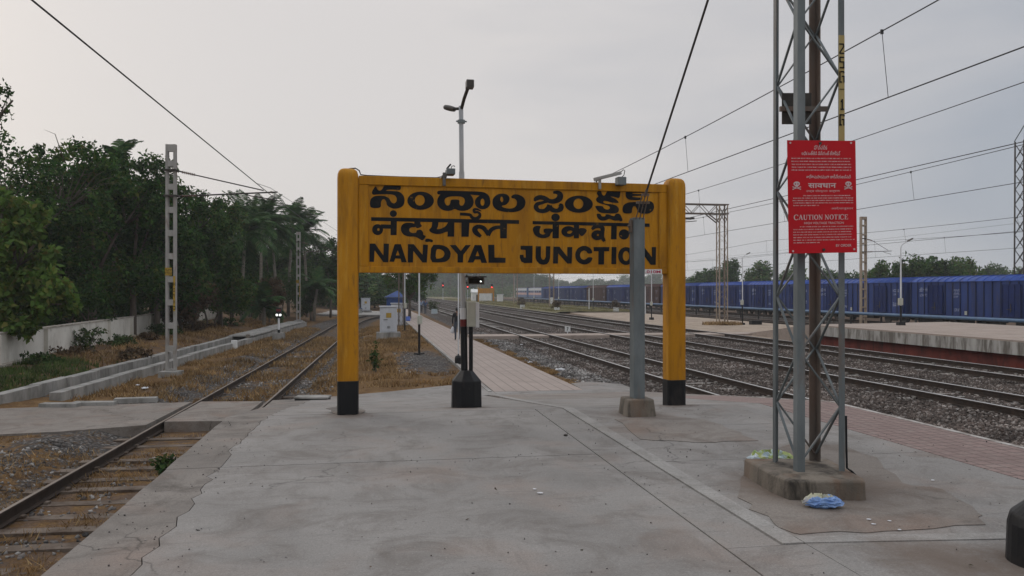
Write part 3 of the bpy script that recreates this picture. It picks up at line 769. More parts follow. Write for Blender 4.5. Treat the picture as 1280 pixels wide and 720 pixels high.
# loose kerb stones on the road edge
for u, v, w, a, l in ((170, 503, 1.0, .25, 'pale kerb slab lying at the road edge, right one of the row'), (118, 508, 1.0, .05, 'grey kerb slab lying at the road edge, middle of the row'), (75, 510, .9, -.02, 'grey kerb slab at the road edge touching the drain wall')):
    q = gp(u, v, -1.12)
    ob('kerb_stone', l, 'kerb stone', lambda b: b.box(-w / 2, w / 2, -.14, .14, -.06, .12, .01), M['block_light'], q + Vector((0, 0, .0)), a)
# shallow iron tray at the foot of the ramp
q = gp(391, 503, -.86)
k = thing('cover_block', 'dark drain box with a pale concrete lid at the left edge of the ramp', 'drain box', q)
b = MB(); b.box(-.36, .36, -.2, .2, -.12, .10); b.build('box', M['black'], k, bevel=.01)
b = MB(); b.box(-.38, .38, -.22, .22, .103, .145); b.build('lid', M['block_light'], k, bevel=.01)
# ------------------------------------------------------------------ lettering helpers
def chaikin(p, it=2, closed=True):
    for _ in range(it):
        q = []; n = len(p)
        for i in range(n if closed else n - 1):
            a, b = p[i], p[(i + 1) % n]
            q.append(tuple(.78 * x + .22 * y for x, y in zip(a, b))); q.append(tuple(.22 * x + .78 * y for x, y in zip(a, b)))
        p = q if closed else [p[0]] + q + [p[-1]]
    return p
def ell(cx, cy, rx, ry, n=28, a=0.0):
    return [(cx + rx * math.cos(2 * math.pi * i / n), cy + ry * math.sin(2 * math.pi * i / n)) for i in range(n)]
def fill2d(polys):
    """outline + holes -> (verts 2d, faces)"""
    cu = bpy.data.curves.new('fill', 'CURVE'); cu.dimensions = '2D'; cu.fill_mode = 'BOTH'
    for p in polys:
        s = cu.splines.new('POLY'); s.points.add(len(p) - 1)
        for i, q in enumerate(p): s.points[i].co = (q[0], q[1], 0, 1)
        s.use_cyclic_u = True
    o = bpy.data.objects.new('fill', cu)
    me = bpy.data.meshes.new_from_object(o)
    vs = [(v.co.x, v.co.y) for v in me.vertices]; fs = [tuple(f.vertices) for f in me.polygons]
    bpy.data.objects.remove(o); bpy.data.curves.remove(cu); bpy.data.meshes.remove(me)
    return vs, fs
def ribbon(pts):
    """(x, y, width) control points -> ribbon polygon quads"""
    P = []
    n = len(pts)
    for i in range(n - 1):
        p0, p1, p2, p3 = pts[max(i - 1, 0)], pts[i], pts[i + 1], pts[min(i + 2, n - 1)]
        for k in range(6):
            t = k / 6
            P.append(tuple(.5 * (2 * b + (c - a) * t + (2 * a - 5 * b + 4 * c - d) * t * t + (3 * b - a - 3 * c + d) * t ** 3) for a, b, c, d in zip(p0, p1, p2, p3)))
    P.append(pts[-1]); L = []; n = len(P)
    for i, p in enumerate(P):
        a, b = P[max(i - 1, 0)], P[min(i + 1, n - 1)]; dx, dy = b[0] - a[0], b[1] - a[1]; m = math.hypot(dx, dy) or 1
        L.append(((p[0] - dy / m * p[2] / 2, p[1] + dx / m * p[2] / 2), (p[0] + dy / m * p[2] / 2, p[1] - dx / m * p[2] / 2)))
    vs = [q for l in L for q in l]
    return vs, [(2 * i, 2 * i + 1, 2 * i + 3, 2 * i + 2) for i in range(n - 1)]
def text2d(body, bold=0.0):
    cu = bpy.data.curves.new('text', 'FONT'); cu.body = body; cu.size = 1.0; cu.offset = bold; cu.resolution_u = 3
    o = bpy.data.objects.new('text', cu)
    me = bpy.data.meshes.new_from_object(o)
    vs = [(v.co.x, v.co.y) for v in me.vertices]; fs = [tuple(f.vertices) for f in me.polygons]
    bpy.data.objects.remove(o); bpy.data.curves.remove(cu); bpy.data.meshes.remove(me)
    return vs, fs
def fit(vf, x0, x1, y0, y1):                  # y0 = bottom, y1 = top in the target space
    vs, fs = vf
    xs = [v[0] for v in vs]; ys = [v[1] for v in vs]; ax, bx, ay, by = min(xs), max(xs), min(ys), max(ys)
    return [(x0 + (x - ax) / (bx - ax) * (x1 - x0), y0 + (y - ay) / (by - ay) * (y1 - y0)) for x, y in vs], fs
class Letters:
    """painted lettering: flat pieces laid on a plane, a hair proud of it"""
    def __init__(self, place): self.b = MB(); self.place = place; self.k = 0
    def put(self, vf):
        vs, fs = vf; self.k += 1; off = .0025 + .00025 * (self.k % 24)
        self.b.add([self.place(x, y, off) for x, y in vs], fs)
    def poly(self, *ps): self.put(fill2d(ps))
    def line(self, *pts): self.put(ribbon(list(pts)))

# ------------------------------------------------------------------ the station name board
SL_, SR_ = Vector((-2.215, 10.80, 0)), Vector((2.38, 11.75, 0))
sa = math.atan2(SR_.y - SL_.y, SR_.x - SL_.x); SLEN = (SR_ - SL_).length
sign = thing('station_sign', 'large yellow station name board on two posts with black bases', 'sign', (SL_.x, SL_.y, 0), sa)
def sign_local(u, v, yf):
    d = Vector(((u - 640) / F, 1, -(v - 364) / F)); o = Vector((-SL_.x, -SL_.y, EYE))
    ca, sn = math.cos(-sa), math.sin(-sa)
    rot = lambda p: Vector((p.x * ca - p.y * sn, p.x * sn + p.y * ca, p.z))
    d, o = rot(d), rot(o)
    return o + d * ((yf - o.y) / d.y)
PW = .14
for x, zb, zt in ((0, -.03, 3.30), (SLEN, -.12, 3.30)):
    b = MB(); b.sm = False
    r = .05
    sq = [(-PW + r, -PW), (PW - r, -PW), (PW - r * .3, -PW + r * .3), (PW, -PW + r), (PW, PW - r), (PW - r, PW), (-PW + r, PW), (-PW, PW - r), (-PW, -PW + r), (-PW + r * .3, -PW + r * .3)]
    lev = [(zb + .48, 1, 1), (zt - .14, 1, 1), (zt - .085, .97, .97), (zt - .04, .86, .86), (zt - .012, .66, .66), (zt, .40, .40)]
    vs = [(x + px * k, py * k2, z) for z, k, k2 in lev for px, py in sq]; n = len(sq)
    fs = [(i * n + j, i * n + (j + 1) % n, (i + 1) * n + (j + 1) % n, (i + 1) * n + j) for i in range(len(lev) - 1) for j in range(n)] + [tuple((len(lev) - 1) * n + j for j in range(n))]
    b.sm = True; b.add(vs, fs)
    po = b.build('post', M['yellow'], sign, bevel=.006)
    b = MB(); b.prism([(x + px * 1.012, py * 1.012) for px, py in sq], zb - .1, zb + .478)
    b.build('painted_base', M['black'], po, bevel=.006)
x0, x1 = PW + .002, SLEN - PW - .002
b = MB(); b.box(x0 + .13, x1 - .12, -.055, .075, 1.985, 3.085); b.build('panel', M['yellow'], sign)
b = MB(); b.box(x0, x1, -.080, .10, 3.0855, 3.205); b.box(x0, x1, -.080, .10, 1.900, 1.9845)
b.box(x0, x0 + .1295, -.078, .098, 1.985, 3.085); b.box(x1 - .1195, x1, -.078, .098, 1.985, 3.085)
b.build('frame', M['yellow'], sign, bevel=.008)
YF = -.055
def A_(p): return [(455 + q[0] / 9, 225 + q[1] / 9) + tuple(w / 9 for w in q[2:]) for q in p]
def B_(p): return [(545 + q[0] / 9, 225 + q[1] / 9) + tuple(w / 9 for w in q[2:]) for q in p]
def C_(p): return [(655 + q[0] / 9, 225 + q[1] / 9) + tuple(w / 9 for w in q[2:]) for q in p]
def D_(p): return [(735 + q[0] / 9, 225 + q[1] / 9) + tuple(w / 9 for w in q[2:]) for q in p]
def E_(p): return [(455 + q[0] / 6.4, 295 + q[1] / 6.4) for q in p]
def F_(p): return [(640 + q[0] / 6.4, 295 + q[1] / 6.4) for q in p]
place = lambda u, v, off: sign_local(u, v, YF - off)
S = chaikin
T = Letters(place)      # top row, Telugu
T.poly(S(A_([(135,58),(150,108),(178,122),(205,105),(225,62),(262,40),(415,40),(416,116),(340,108),(275,108),(238,120),(330,124),(400,130),(445,170),(460,225),(447,285),(405,315),(340,325),(290,310),(255,282),(250,242),(230,214),(207,218),(190,250),(192,315),(75,316),(64,262),(75,212),(112,182),(165,174),(240,180),(285,207),(308,252),(338,266),(365,245),(370,205),(348,172),(310,162),(240,160),(160,162),(95,168),(85,132)])))
T.poly(A_(ell(637, 233, 150, 103)), A_(ell(628, 228, 55, 60)))
T.poly(S(B_([(14,116),(200,121),(380,127),(480,129),(550,138),(598,175),(613,230),(560,205),(520,180),(460,172),(400,165),(340,168),(200,165),(60,165),(12,162)])))
T.poly(B_(ell(525, 250, 88, 80)), B_(ell(523, 250, 22, 40)))
T.poly(S(B_([(60,150),(22,195),(10,245),(22,295),(65,335),(125,350),(175,343),(212,322),(250,343),(310,350),(370,335),(415,292),(427,245),(412,195),(385,160),(300,150),(150,145)])),
       S(B_([(110,202),(160,184),(280,184),(318,205),(326,245),(305,288),(278,290),(262,268),(268,220),(165,218),(160,262),(146,287),(118,286),(98,252),(97,222)])))
T.line(*B_([(270,382,34),(340,386,34),(385,394,34),(405,420,36),(440,432,30),(480,420,40),(495,388,32),(470,362,26),(435,362,30),(428,335,32),(455,328,26),(480,336,20),(512,352,6)]))
T.poly(S(B_([(640,205),(632,260),(650,310),(700,345),(790,362),(880,362),(950,345),(1000,300),(1010,240),(985,190),(930,163),(880,160),(845,180),(850,205),(890,210),(912,240),(905,290),(870,318),(810,322),(755,308),(735,290),(790,280),(825,240),(830,195),(800,160),(745,150),(690,160)])),
       S(B_([(742,184),(758,215),(752,248),(738,250),(722,225),(728,192)])))
T.line(*C_([(118,238,22),(135,212,50),(180,195,52),(235,207,52),(290,237,50),(350,237,56),(398,208,70),(405,165,66),(375,140,44),(328,140,26)]))
T.line(*C_([(275,228,50),(215,252,34),(150,272,46),(136,308,54),(165,342,46),(225,348,48),(270,322,60),(288,280,52)]))
T.line(*C_([(288,290,46),(315,332,54),(370,345,46),(412,325,58),(418,290,52),(395,276,30)]))
T.poly(C_(ell(617, 272, 158, 97)), C_(ell(612, 267, 55, 58)))
T.poly(S(D_([(95,150),(122,108),(150,125),(158,165),(185,182),(215,125),(250,100),(370,102),(358,210),(300,190),(240,183),(310,210),(345,245),(345,260),(270,255),(215,238),(175,233),(172,255),(200,268),(260,270),(320,285),(350,320),(345,360),(310,378),(150,373),(110,350),(85,310),(80,290),(165,290),(180,322),(220,335),(252,318),(240,295),(200,280),(110,255),(88,225),(95,200),(122,185)])))
T.poly(S(D_([(92,378),(140,378),(155,412),(198,408),(195,385),(235,385),(268,402),(300,408),(312,378),(360,378),(395,455),(370,468),(350,455),(290,458),(240,432),(200,456),(140,457),(105,425)])))
T.poly(S(D_([(425,110),(730,114),(725,148),(500,142),(500,156),(640,160),(640,176),(500,178),(500,192),(620,198),(600,228),(470,225),(430,200),(423,160)])))
T.poly(S(D_([(385,330),(400,278),(450,252),(520,246),(650,252),(690,232),(735,255),(748,310),(725,355),(680,380),(600,378),(562,360),(545,312),(528,290),(508,296),(495,330),(495,376),(400,376)])))
T.b.build('telugu_lettering', M['sign_black'], sign)
H = Letters(place)      # middle row, Hindi
H.poly([(463.9,271.4),(648.9,275.1),(648.9,279.9),(463.9,276.1)])
H.poly(A_(ell(330, 378, 40, 38)))
H.poly(A_([(300,452),(370,455),(367,620),(298,620)])); H.poly(A_([(190,498),(302,503),(302,548),(195,546)]))
H.poly(A_(ell(153, 558, 62, 62)), A_(ell(163, 557, 13, 14)))
H.poly(S(A_([(430,500),(470,480),(540,480),(580,500),(575,535),(540,530),(510,545),(510,580),(545,598),(590,592),(590,565),(640,555),(668,590),(665,618),(702,630),(660,686),(612,655),(570,635),(500,638),(440,615),(415,570),(415,530)])))
H.poly(S(A_([(566,455),(640,455),(632,490),(658,520),(600,548),(565,515)])))
H.poly(S(A_([(700,653),(780,673),(770,705),(735,692),(710,700),(682,690)])))
H.poly(S(B_([(-42,455),(30,455),(25,520),(5,555),(60,548),(110,520),(140,468),(165,468),(150,600),(130,577),(60,605),(0,610),(-60,590),(-82,560),(-50,532),(-45,500)])))
H.poly(B_([(137,460),(207,462),(205,637),(129,637)])); H.poly(B_([(285,460),(378,462),(368,638),(285,638)]))
H.poly(B_([(720,470),(800,470),(797,656),(722,656)]))
H.line(*B_([(505,637,34),(452,592,58),(437,552,60),(478,524,46),(540,545,50),(592,618,46)])); H.line(*B_([(585,622,46),(620,562,46),(672,535,42),(725,530,40)]))
H.poly([(665.7,276.2),(812,279.4),(812,283.6),(665.7,280.2)])
H.poly(C_(ell(355, 420, 48, 44)))
H.poly(C_([(322,480),(395,482),(392,655),(320,655)]))
H.poly(S(C_([(95,560),(110,525),(150,512),(195,520),(175,555),(175,600),(215,616),(245,602),(220,587),(220,545),(324,545),(324,575),(300,600),(290,635),(240,655),(170,650),(120,620)])))
H.poly(C_([(562,482),(622,482),(618,655),(560,655)])); H.poly(C_(ell(500, 580, 80, 62)), S(C_([(480,587),(515,565),(550,575),(530,600),(500,606)])))
H.poly(S(C_([(615,540),(680,540),(716,568),(655,640),(615,605)])))
H.line(*D_([(45,556,28),(75,528,44),(125,515,50),(162,540,50),(162,590,46),(160,640,46),(185,690,34)])); H.poly(D_(ell(105, 620, 68, 56)), D_(ell(112, 618, 12, 12)))
H.poly(D_([(262,490),(325,492),(322,668),(258,668)]))
H.poly(D_(ell(405, 612, 58, 58))); H.poly(D_([(440,570),(548,572),(548,614),(440,612)])); H.poly(D_([(545,492),(608,494),(606,670),(543,670)]))
H.b.build('hindi_lettering', M['sign_black'], sign)
G = Letters(place)      # bottom row, English
G.poly(E_([(45,60),(88,60),(155,155),(158,60),(200,62),(195,210),(155,210),(85,115),(80,207),(43,207)]))
G.poly(E_([(245,65),(295,65),(342,210),(300,210),(292,182),(250,180),(240,207),(203,205)]), E_([(270,115),(284,155),(255,155)]))
G.poly(E_([(352,65),(398,65),(468,150),(472,68),(512,70),(503,212),(468,212),(395,120),(392,212),(350,212)]))
G.poly(S(E_([(538,70),(620,70),(670,90),(695,130),(690,175),(660,205),(610,212),(528,210)]), 1), S(E_([(578,105),(610,105),(638,122),(645,145),(632,170),(605,180),(572,180)]), 1))
G.poly(E_([(685,72),(735,72),(775,120),(812,72),(855,72),(795,150),(792,212),(748,212),(748,148)]))
G.poly(E_([(885,72),(938,72),(985,215),(940,215),(930,188),(888,188),(875,212),(828,212)]), E_([(908,120),(922,160),(893,160)]))
G.poly(E_([(993,70),(1043,70),(1045,172),(1133,175),(1132,214),(996,214)]))
G.poly(F_([(68,78),(165,78),(163,215),(100,217),(75,205),(62,175),(62,150),(92,150),(95,172),(110,172),(108,112),(68,108)]))
G.poly(F_([(190,82),(232,82),(232,165),(240,186),(250,190),(260,186),(270,165),(272,82),(308,82),(305,175),(296,205),(280,224),(250,230),(218,222),(197,200),(188,175)]))
G.poly(F_([(332,85),(380,85),(442,165),(442,88),(483,88),(478,220),(442,220),(370,140),(368,220),(328,220)]))
G.poly(S(F_([(647,138),(606,142),(595,122),(575,115),(553,126),(543,152),(552,180),(575,192),(596,182),(608,168),(648,172),(634,205),(605,225),(570,229),(532,214),(508,182),(505,138),(525,98),(560,79),(600,80),(632,100)]), 1))
G.poly(F_([(652,88),(780,88),(778,122),(738,122),(736,228),(690,228),(692,122),(655,122)]))
G.poly(F_([(797,88),(836,88),(834,225),(795,225)]))
G.poly(F_(ell(912, 160, 63, 72)), F_(ell(912, 160, 26, 40)))
G.poly(F_([(1010,90),(1060,90),(1120,170),(1118,88),(1153,88),(1150,230),(1110,230),(1055,155),(1050,228),(1010,228)]))
G.b.build('english_lettering', M['sign_black'], sign)
# small height plate hanging under the board
k = thing('height_plate', 'small white plate with red height figures hanging under the name board', 'plate', sign_local(810, 342.6, -.10) @ Matrix.Rotation(-sa, 3, 'Z') + Vector((SL_.x, SL_.y, 0)), sa)
b = MB(); b.box(-.21, .21, -.008, .008, 0, .068); b.build('plate', M['white'], k)
b = MB(); vs_, fs_ = fit(text2d('211.010M', .02), -.19, .19, .012, .056); b.add([(x, -.0105, y) for x, y in vs_], fs_); b.build('lettering', M['red_text'], k)
# the two floodlights clamped to the top edge
def sign_world(x, y, z):
    return Vector((SL_.x + x * math.cos(sa) - y * math.sin(sa), SL_.y + x * math.sin(sa) + y * math.cos(sa), z))
p = sign_local(560, 226, -.09)
k = thing('floodlight', 'small grey floodlight box clamped on the left half of the board top', 'floodlight', sign_world(p.x, 0, 3.205), sa)
b = MB(); b.box(-.075, -.035, -.125, -.083, -.11, .07); b.box(-.09, -.02, -.13, .0, .0, .03); b.build('bracket', M['lamp_grey'], k, bevel=.004)
b = MB(); b.box(-.03, .085, -.22, -.02, .035, .115); b.build('lamp_box', M['gal'], k, bevel=.008)
b = MB(); b.tube([(-.02, -.1, .12), (.02, -.12, .17), (.035, -.12, .185)], .012, 6); b.tube([(.04, -.12, .13), (.05, -.12, .16), (.08, -.12, .165), (.09, -.12, .15)], .006, 6); b.build('loose_wiring', M['black'], k)
p = sign_local(752, 232, -.09)
k = thing('floodlight', 'floodlight on a long slanting arm at the right half of the board top', 'floodlight', sign_world(p.x, 0, 3.205), sa)
b = MB(); b.bar((-.12, -.10, .035), (.27, -.16, .135), .045, .045); b.box(-.05, -.015, -.125, -.083, -.10, .05); b.build('arm', M['steel_pale'], k, bevel=.004)
b = MB(); b.box(.20, .325, -.23, -.09, -.045, .07); b.build('lamp_box', M['gal'], k, bevel=.008)
b = MB(); b.tube([(.27, -.16, .15), (.30, -.16, .18), (.325, -.16, .165), (.31, -.16, .10), (.27, -.16, .07)], .006, 6); b.build('loose_wiring', M['black'], k)
b = MB(); b.tube([sign_world(x, y, z) for x, y, z in ((.02, .0, 3.305), (.10, -.02, 3.31), (.15, -.02, 3.28), (.17, -.02, 3.225), (.25, -.02, 3.217), (.7, -.02, 3.211), (1.2, -.02, 3.213), (1.36, -.05, 3.25))], .009, 6)
tag(b.build('cable', M['black']), 'thin cable running from the left post to the floodlight along the board', 'cable')

# ------------------------------------------------------------------ lamp post with black pedestal behind the board
LD = 12.2
lp0 = Vector(((583 - 640) / F * LD, LD, -.13))
def lpx(u): return (u - 583) / F * LD
def lpz(v): return EYE - (v - 364) / F * LD + .13
lamp = thing('lamp_post', 'grey lamp post with two lamp heads on a black pedestal behind the name board', 'lamp post', lp0, TA)
b = MB(); b.lathe([(.245, -.05), (.235, .42), (.10, .575)], n=8, a0=R(22)); b.build('pedestal', M['black'], lamp, bevel=.012)
b = MB(); b.tube([(lpx(580.5), 0, .5), (lpx(579.6), 0, lpz(408))], .052, 14); b.sm = True
pole = b.build('pole', M['black'], lamp)
b = MB(); b.tube([(lpx(579.6), 0, lpz(408) + .001), (lpx(579.4), 0, lpz(399))], .054, 14); b.build('red_band', M['red_band'], pole)
b = MB(); b.tube([(lpx(579.4), 0, lpz(399) + .001), (lpx(579.1), 0, lpz(385))], .053, 14); b.build('white_band', M['pole_white'], pole)
b = MB(); b.tube([(lpx(579.1), 0, lpz(385) + .001), (lpx(578), 0, lpz(300)), (lpx(577), 0, lpz(215))], .042, 14); b.tube([(lpx(577), 0, lpz(215)), (lpx(576.2), 0, lpz(133))], .035, 14); b.build('upper_pole', M['pole_grey'], pole)
b = MB(); b.tube([(lpx(588.5), -.02, .46), (lpx(588.5), -.02, lpz(407))], .031, 12); b.build('conduit', M['black'], lamp)
b = MB(); b.tube([(lpx(588.5), -.02, lpz(407) + .001), (lpx(588.5), -.02, lpz(401))], .036, 12); b.build('conduit_band', M['red_band'], lamp)
b = MB(); b.box(lpx(583), lpx(594.5), -.14, .06, lpz(408), lpz(377)); jb = b.build('junction_box', M['cream'], lamp, bevel=.008)
b = MB(); b.box(lpx(593.2), lpx(597.5), -.165, -.03, lpz(409), lpz(378)); b.build('box_door', M['pole_white'], jb, bevel=.006)
b = MB(); b.tube([(lpx(576.6), 0, lpz(152) - .03), (lpx(576.6), 0, lpz(152) + .02)], .058, 12); b.bar((lpx(570), 0, lpz(152)), (lpx(583.5), 0, lpz(152)), .02, .02); b.build('clamp', M['gal'], lamp)
b = MB(); b.tube([(lpx(576.8), -.02, lpz(136)), (lpx(579), -.12, lpz(126)), (lpx(582.5), -.28, lpz(115))], .026, 10); b.tube([(lpx(576), 0, lpz(136)), (lpx(571), .05, lpz(135.5)), (lpx(565), .1, lpz(134.5))], .022, 10); b.build('arm', M['dark_steel'], lamp)
b = MB(); b.box(lpx(579.4), lpx(588.8), -.40, -.24, lpz(117), lpz(107.5)); hd = b.build('lamp_head', M['lamp_grey'], lamp, bevel=.01)
b = MB(); b.box(lpx(580.6), lpx(587.6), -.408, -.402, lpz(115.5), lpz(109)); b.build('lens', M['dark_steel'], hd)
b = MB(); b.sm = True; b.lathe([(.02, -.03), (.085, -.028), (.10, 0), (.085, .03), (.03, .04)], (0, 0, 0), 12); hd2 = b.build('lamp_head', M['lamp_grey'], lamp)
hd2.location = (lpx(563), .12, lpz(134)); hd2.scale = (1.05, .7, 1); hd2.rotation_euler = (0, R(12), 0)
# dark indicator board fixed beside the pole
k = thing('indicator_board', 'small dark indicator board with a roof lip beside the lamp pole', 'display', at(595, 351, 12.25))
b = MB(); b.box(-.125, .125, -.05, .05, -.055, .05); b.build('case', M['lamp_grey'], k, bevel=.006)
b = MB(); b.box(-.16, .165, -.10, .06, .052, .068); b.build('roof_lip', M['dark_steel'], k)
b = MB(); b.box(-.105, .105, -.056, -.052, -.04, .035); sc_ = b.build('screen', M['sign_black'], k)
b = MB(); b.lathe([(.012, 0), (.012, .004)], n=10); q = b.build('status_light', M['lit_white'], sc_); q.location = (.075, -.058, -.01); q.rotation_euler = (R(90), 0, 0)
b = MB(); b.bar((-.13, 0, .075), (-.20, .0, .075), .03, .03); b.bar((-.13, 0, -.03), (-.20, 0, -.03), .03, .03); b.build('bracket', M['gal'], k)

# pedestal of the next lamp, cut by the right edge of the picture
k = thing('lamp_post', 'lamp post on a black pedestal at the very edge of the pink tiles', 'lamp post', at(1315, 364 + 1650 / 4.86, 4.86) + Vector((0, 0, -.02)), TA)
b = MB(); b.lathe([(.245, -.05), (.235, .25), (.22, .31), (.10, .42)], n=28); b.build('pedestal', M['black'], k, bevel=.012)
b = MB(); b.tube([(.10, 0, .34), (.10, 0, 1.35)], .05, 14); pl = b.build('pole', M['black'], k)
b = MB(); b.tube([(.10, 0, 1.351), (.10, 0, 4.6)], .044, 14); b.build('upper_pole', M['pole_grey'], pl)
b = MB(); b.tube([(.10, 0, 4.5), (.14, -.1, 4.7), (.2, -.28, 4.84)], .026, 10); b.build('arm', M['dark_steel'], k)
b = MB(); b.box(.14, .27, -.42, -.26, 4.80, 4.92); b.build('lamp_head', M['lamp_grey'], k, bevel=.01)

# ------------------------------------------------------------------ anchor post and guy rod in front of the board
a0 = Vector(((796.5 - 640) / F * 10.72, 10.72, 0))
k = thing('anchor_post', 'square grey steel anchor post standing in front of the right half of the name board', 'post', a0, TA)
b = MB(); b.box(-.075, .075, -.092, -.080, .2, 2.63); b.box(-.075, .075, .080, .092, .2, 2.63); b.box(-.075, -.063, -.0795, .0795, .2, 2.63); b.box(.063, .075, -.0795, .0795, .2, 2.63); b.box(-.062, .062, -.079, .079, 2.6, 2.615)
b.build('post', M['gal'], k, bevel=.003)
b = MB(); b.box(-.205, .20, -.22, .22, -.05, .225, .03); b.build('concrete_base', M['mast_block'], k, bevel=.02)
b = MB(); b.box(-.105, -.0765, -.05, .05, 2.44, 2.60); b.tube([(-.13, 0, 2.52), (-.07, 0, 2.52)], .02, 8); b.build('bracket', M['gal_brown'], k, bevel=.004)
p0 = a0 + Vector((0, 0, 2.60)); p1 = Vector((2.48, 6.9, 6.62)); gd = (p1 - p0).normalized()
k = thing('guy_rod', 'dark guy rod rising steeply from the anchor post out of the top of the picture', 'guy rod', p0)
b = MB(); b.tube([gd * .50, p1 - p0], .0135, 8); b.build('rod', M['dark_steel'], k)
b = MB()
sx = Vector((math.cos(TA), math.sin(TA), 0))
for o_ in (-.055, .0, .05): b.tube([sx * o_ + Vector((0, 0, -.12)), sx * o_ * .8 + gd * .42], .008, 6)
b.bar(gd * .30 - sx * .09, gd * .30 + sx * .09, .03, .03); b.bar(gd * .43 - sx * .05, gd * .43 + sx * .05, .025, .03); b.tube([gd * .4, gd * .52], .018, 8)
b.build('turnbuckle', M['gal_brown'], k)

# ------------------------------------------------------------------ lattice masts
def lattice(k, foot, h, z0, lw, th, pitch, mats, lac_w=.045, top_scale=1.0, lac_mat='gal', cross=False, legname='leg'):
    """four angle legs at foot[0..3] (in order round the mast) and zigzag lacing on each face"""
    cx = sum(p[0] for p in foot) / 4; cy = sum(p[1] for p in foot) / 4
    def lp(i, z):
        f = (z - z0) / (h - z0); sc = 1 + (top_scale - 1) * f
        return Vector((cx + (foot[i % 4][0] - cx) * sc, cy + (foot[i % 4][1] - cy) * sc, z))
    legs = []
    for i in range(4):
        w = lw[i] if isinstance(lw, (list, tuple)) else lw
        b = MB()
        ex = (lp(i + 1, z0) - lp(i, z0)).normalized(); ey = (lp(i - 1, z0) - lp(i, z0)).normalized()
        for a_, c_ in ((ex, ey), (ey, ex)):
            s0 = 0.0 if a_ is ex else th + .0005
            vs = []
            for z in (z0, h):
                p = lp(i, z)
                vs += [p + a_ * s0, p + a_ * w, p + a_ * w + c_ * th, p + a_ * s0 + c_ * th]
            b.add(vs, [(0, 1, 2, 3)[::-1], (4, 5, 6, 7), (0, 1, 5, 4), (1, 2, 6, 5), (2, 3, 7, 6), (3, 0, 4, 7)])
        legs.append(b.build(legname, mats[i], k))
    for i in range(4):
        b = MB(); z = z0 + .12 + (0 if i % 2 == 0 else pitch * .0); side = i % 2
        inn = ((lp(i, z0) + lp(i + 1, z0)) / 2 - Vector((cx, cy, z0))).normalized() * -(th * 1.7 + .004)
        ofs = (lp(i + 1, z0) - lp(i, z0)).normalized() * .03
        while z + pitch < h:
            qa = lp(i + side, z) + (ofs if side == 0 else -ofs); qb = lp(i + 1 - side, z + pitch) + (-ofs if side == 0 else ofs)
            b.bar(qa + inn, qb + inn, .007 if lac_w > .03 else lac_w * .6, lac_w, -inn)
            if cross: 
                qa = lp(i + 1 - side, z) + (-ofs if side == 0 else ofs); qb = lp(i + side, z + pitch) + (ofs if side == 0 else -ofs)
                b.bar(qa + inn * 1.6, qb + inn * 1.6, .006, lac_w, -inn)
            z += pitch; side = 1 - side
        b.build('lacing', M[lac_mat], k)
    return legs
mc = Vector((2.50, 6.78, 0))
mast = thing('lattice_mast', 'tall four legged lattice steel mast in the foreground on a low stained concrete block', 'mast', mc)
FT = [(-.165, -.235), (.245, -.185), (.165, .225), (-.235, .17)]
legs = lattice(mast, FT, 8.6, .12, [.066, .050, .068, .046], .008, .455, [M['gal'], M['gal'], M['gal_brown'], M['gal']], .019, .96)
b = MB()
lo = [(-.385, -.22), (-.315, -.475), (.285, -.49), (.315, -.40), (.33, .38), (-.43, .38)]
ring = lambda k_, z: [(x * k_, y * k_, z) for x, y in lo]
vs = ring(1.0, -.05) + ring(.985, .143) + ring(.955, .156) + ring(.60, .170); n = 6
b.add(vs, [(i * n + j, i * n + (j + 1) % n, (i + 1) * n + (j + 1) % n, (i + 1) * n + j) for i in range(3) for j in range(n)] + [tuple(3 * n + j for j in range(n))])
b.build('concrete_base', M['mast_block'], mast, bevel=.006)
# plate on the back of the mast
b = MB(); b.box(-.205, .045, .02, .028, 3.07, 3.335); pb = b.build('back_plate', M['dark_steel'], mast)
b = MB(); b.box(-.23, .17, -.012, .018, 3.175, 3.215); b.build('plate_bar', M['gal_brown'], pb)
# yellow painted length of the right leg and its number
zq0, zq1 = 2.86, 3.76
f1 = [Vector((FT[i][0], FT[i][1], 0)) for i in range(4)]
def r_front(a, z, off):
    sc = 1 + (.96 - 1) * ((z - .12) / 8.48)
    c = Vector((sum(p[0] for p in FT) / 4, sum(p[1] for p in FT) / 4, 0))
    p = c + (f1[1] - c) * sc; ex = (f1[0] - f1[1]).normalized(); nrm = Vector((ex.y, -ex.x, 0)); 
    if nrm.y > 0: nrm = -nrm
    q = p + ex * a + nrm * off; return Vector((q.x, q.y, z))
b = MB(); vs = [r_front(a, z, .002) for a, z in ((.051, zq0), (-.001, zq0), (-.001, zq1), (.051, zq1))]; vs += [r_front(a, z, .0005) for a, z in ((.051, zq0), (-.001, zq0), (-.001, zq1), (.051, zq1))]
b.add(vs, [(0, 1, 2, 3), (0, 4, 5, 1), (1, 5, 6, 2), (2, 6, 7, 3), (3, 7, 4, 0)]); nb = b.build('number_band', M['yellow_plate'], legs[1])
LZ = lambda u, v, off: r_front(.025 - u, 1.65 + (364 - v) * .0066, .002 + off)
N_ = Letters(LZ)
w_ = .018
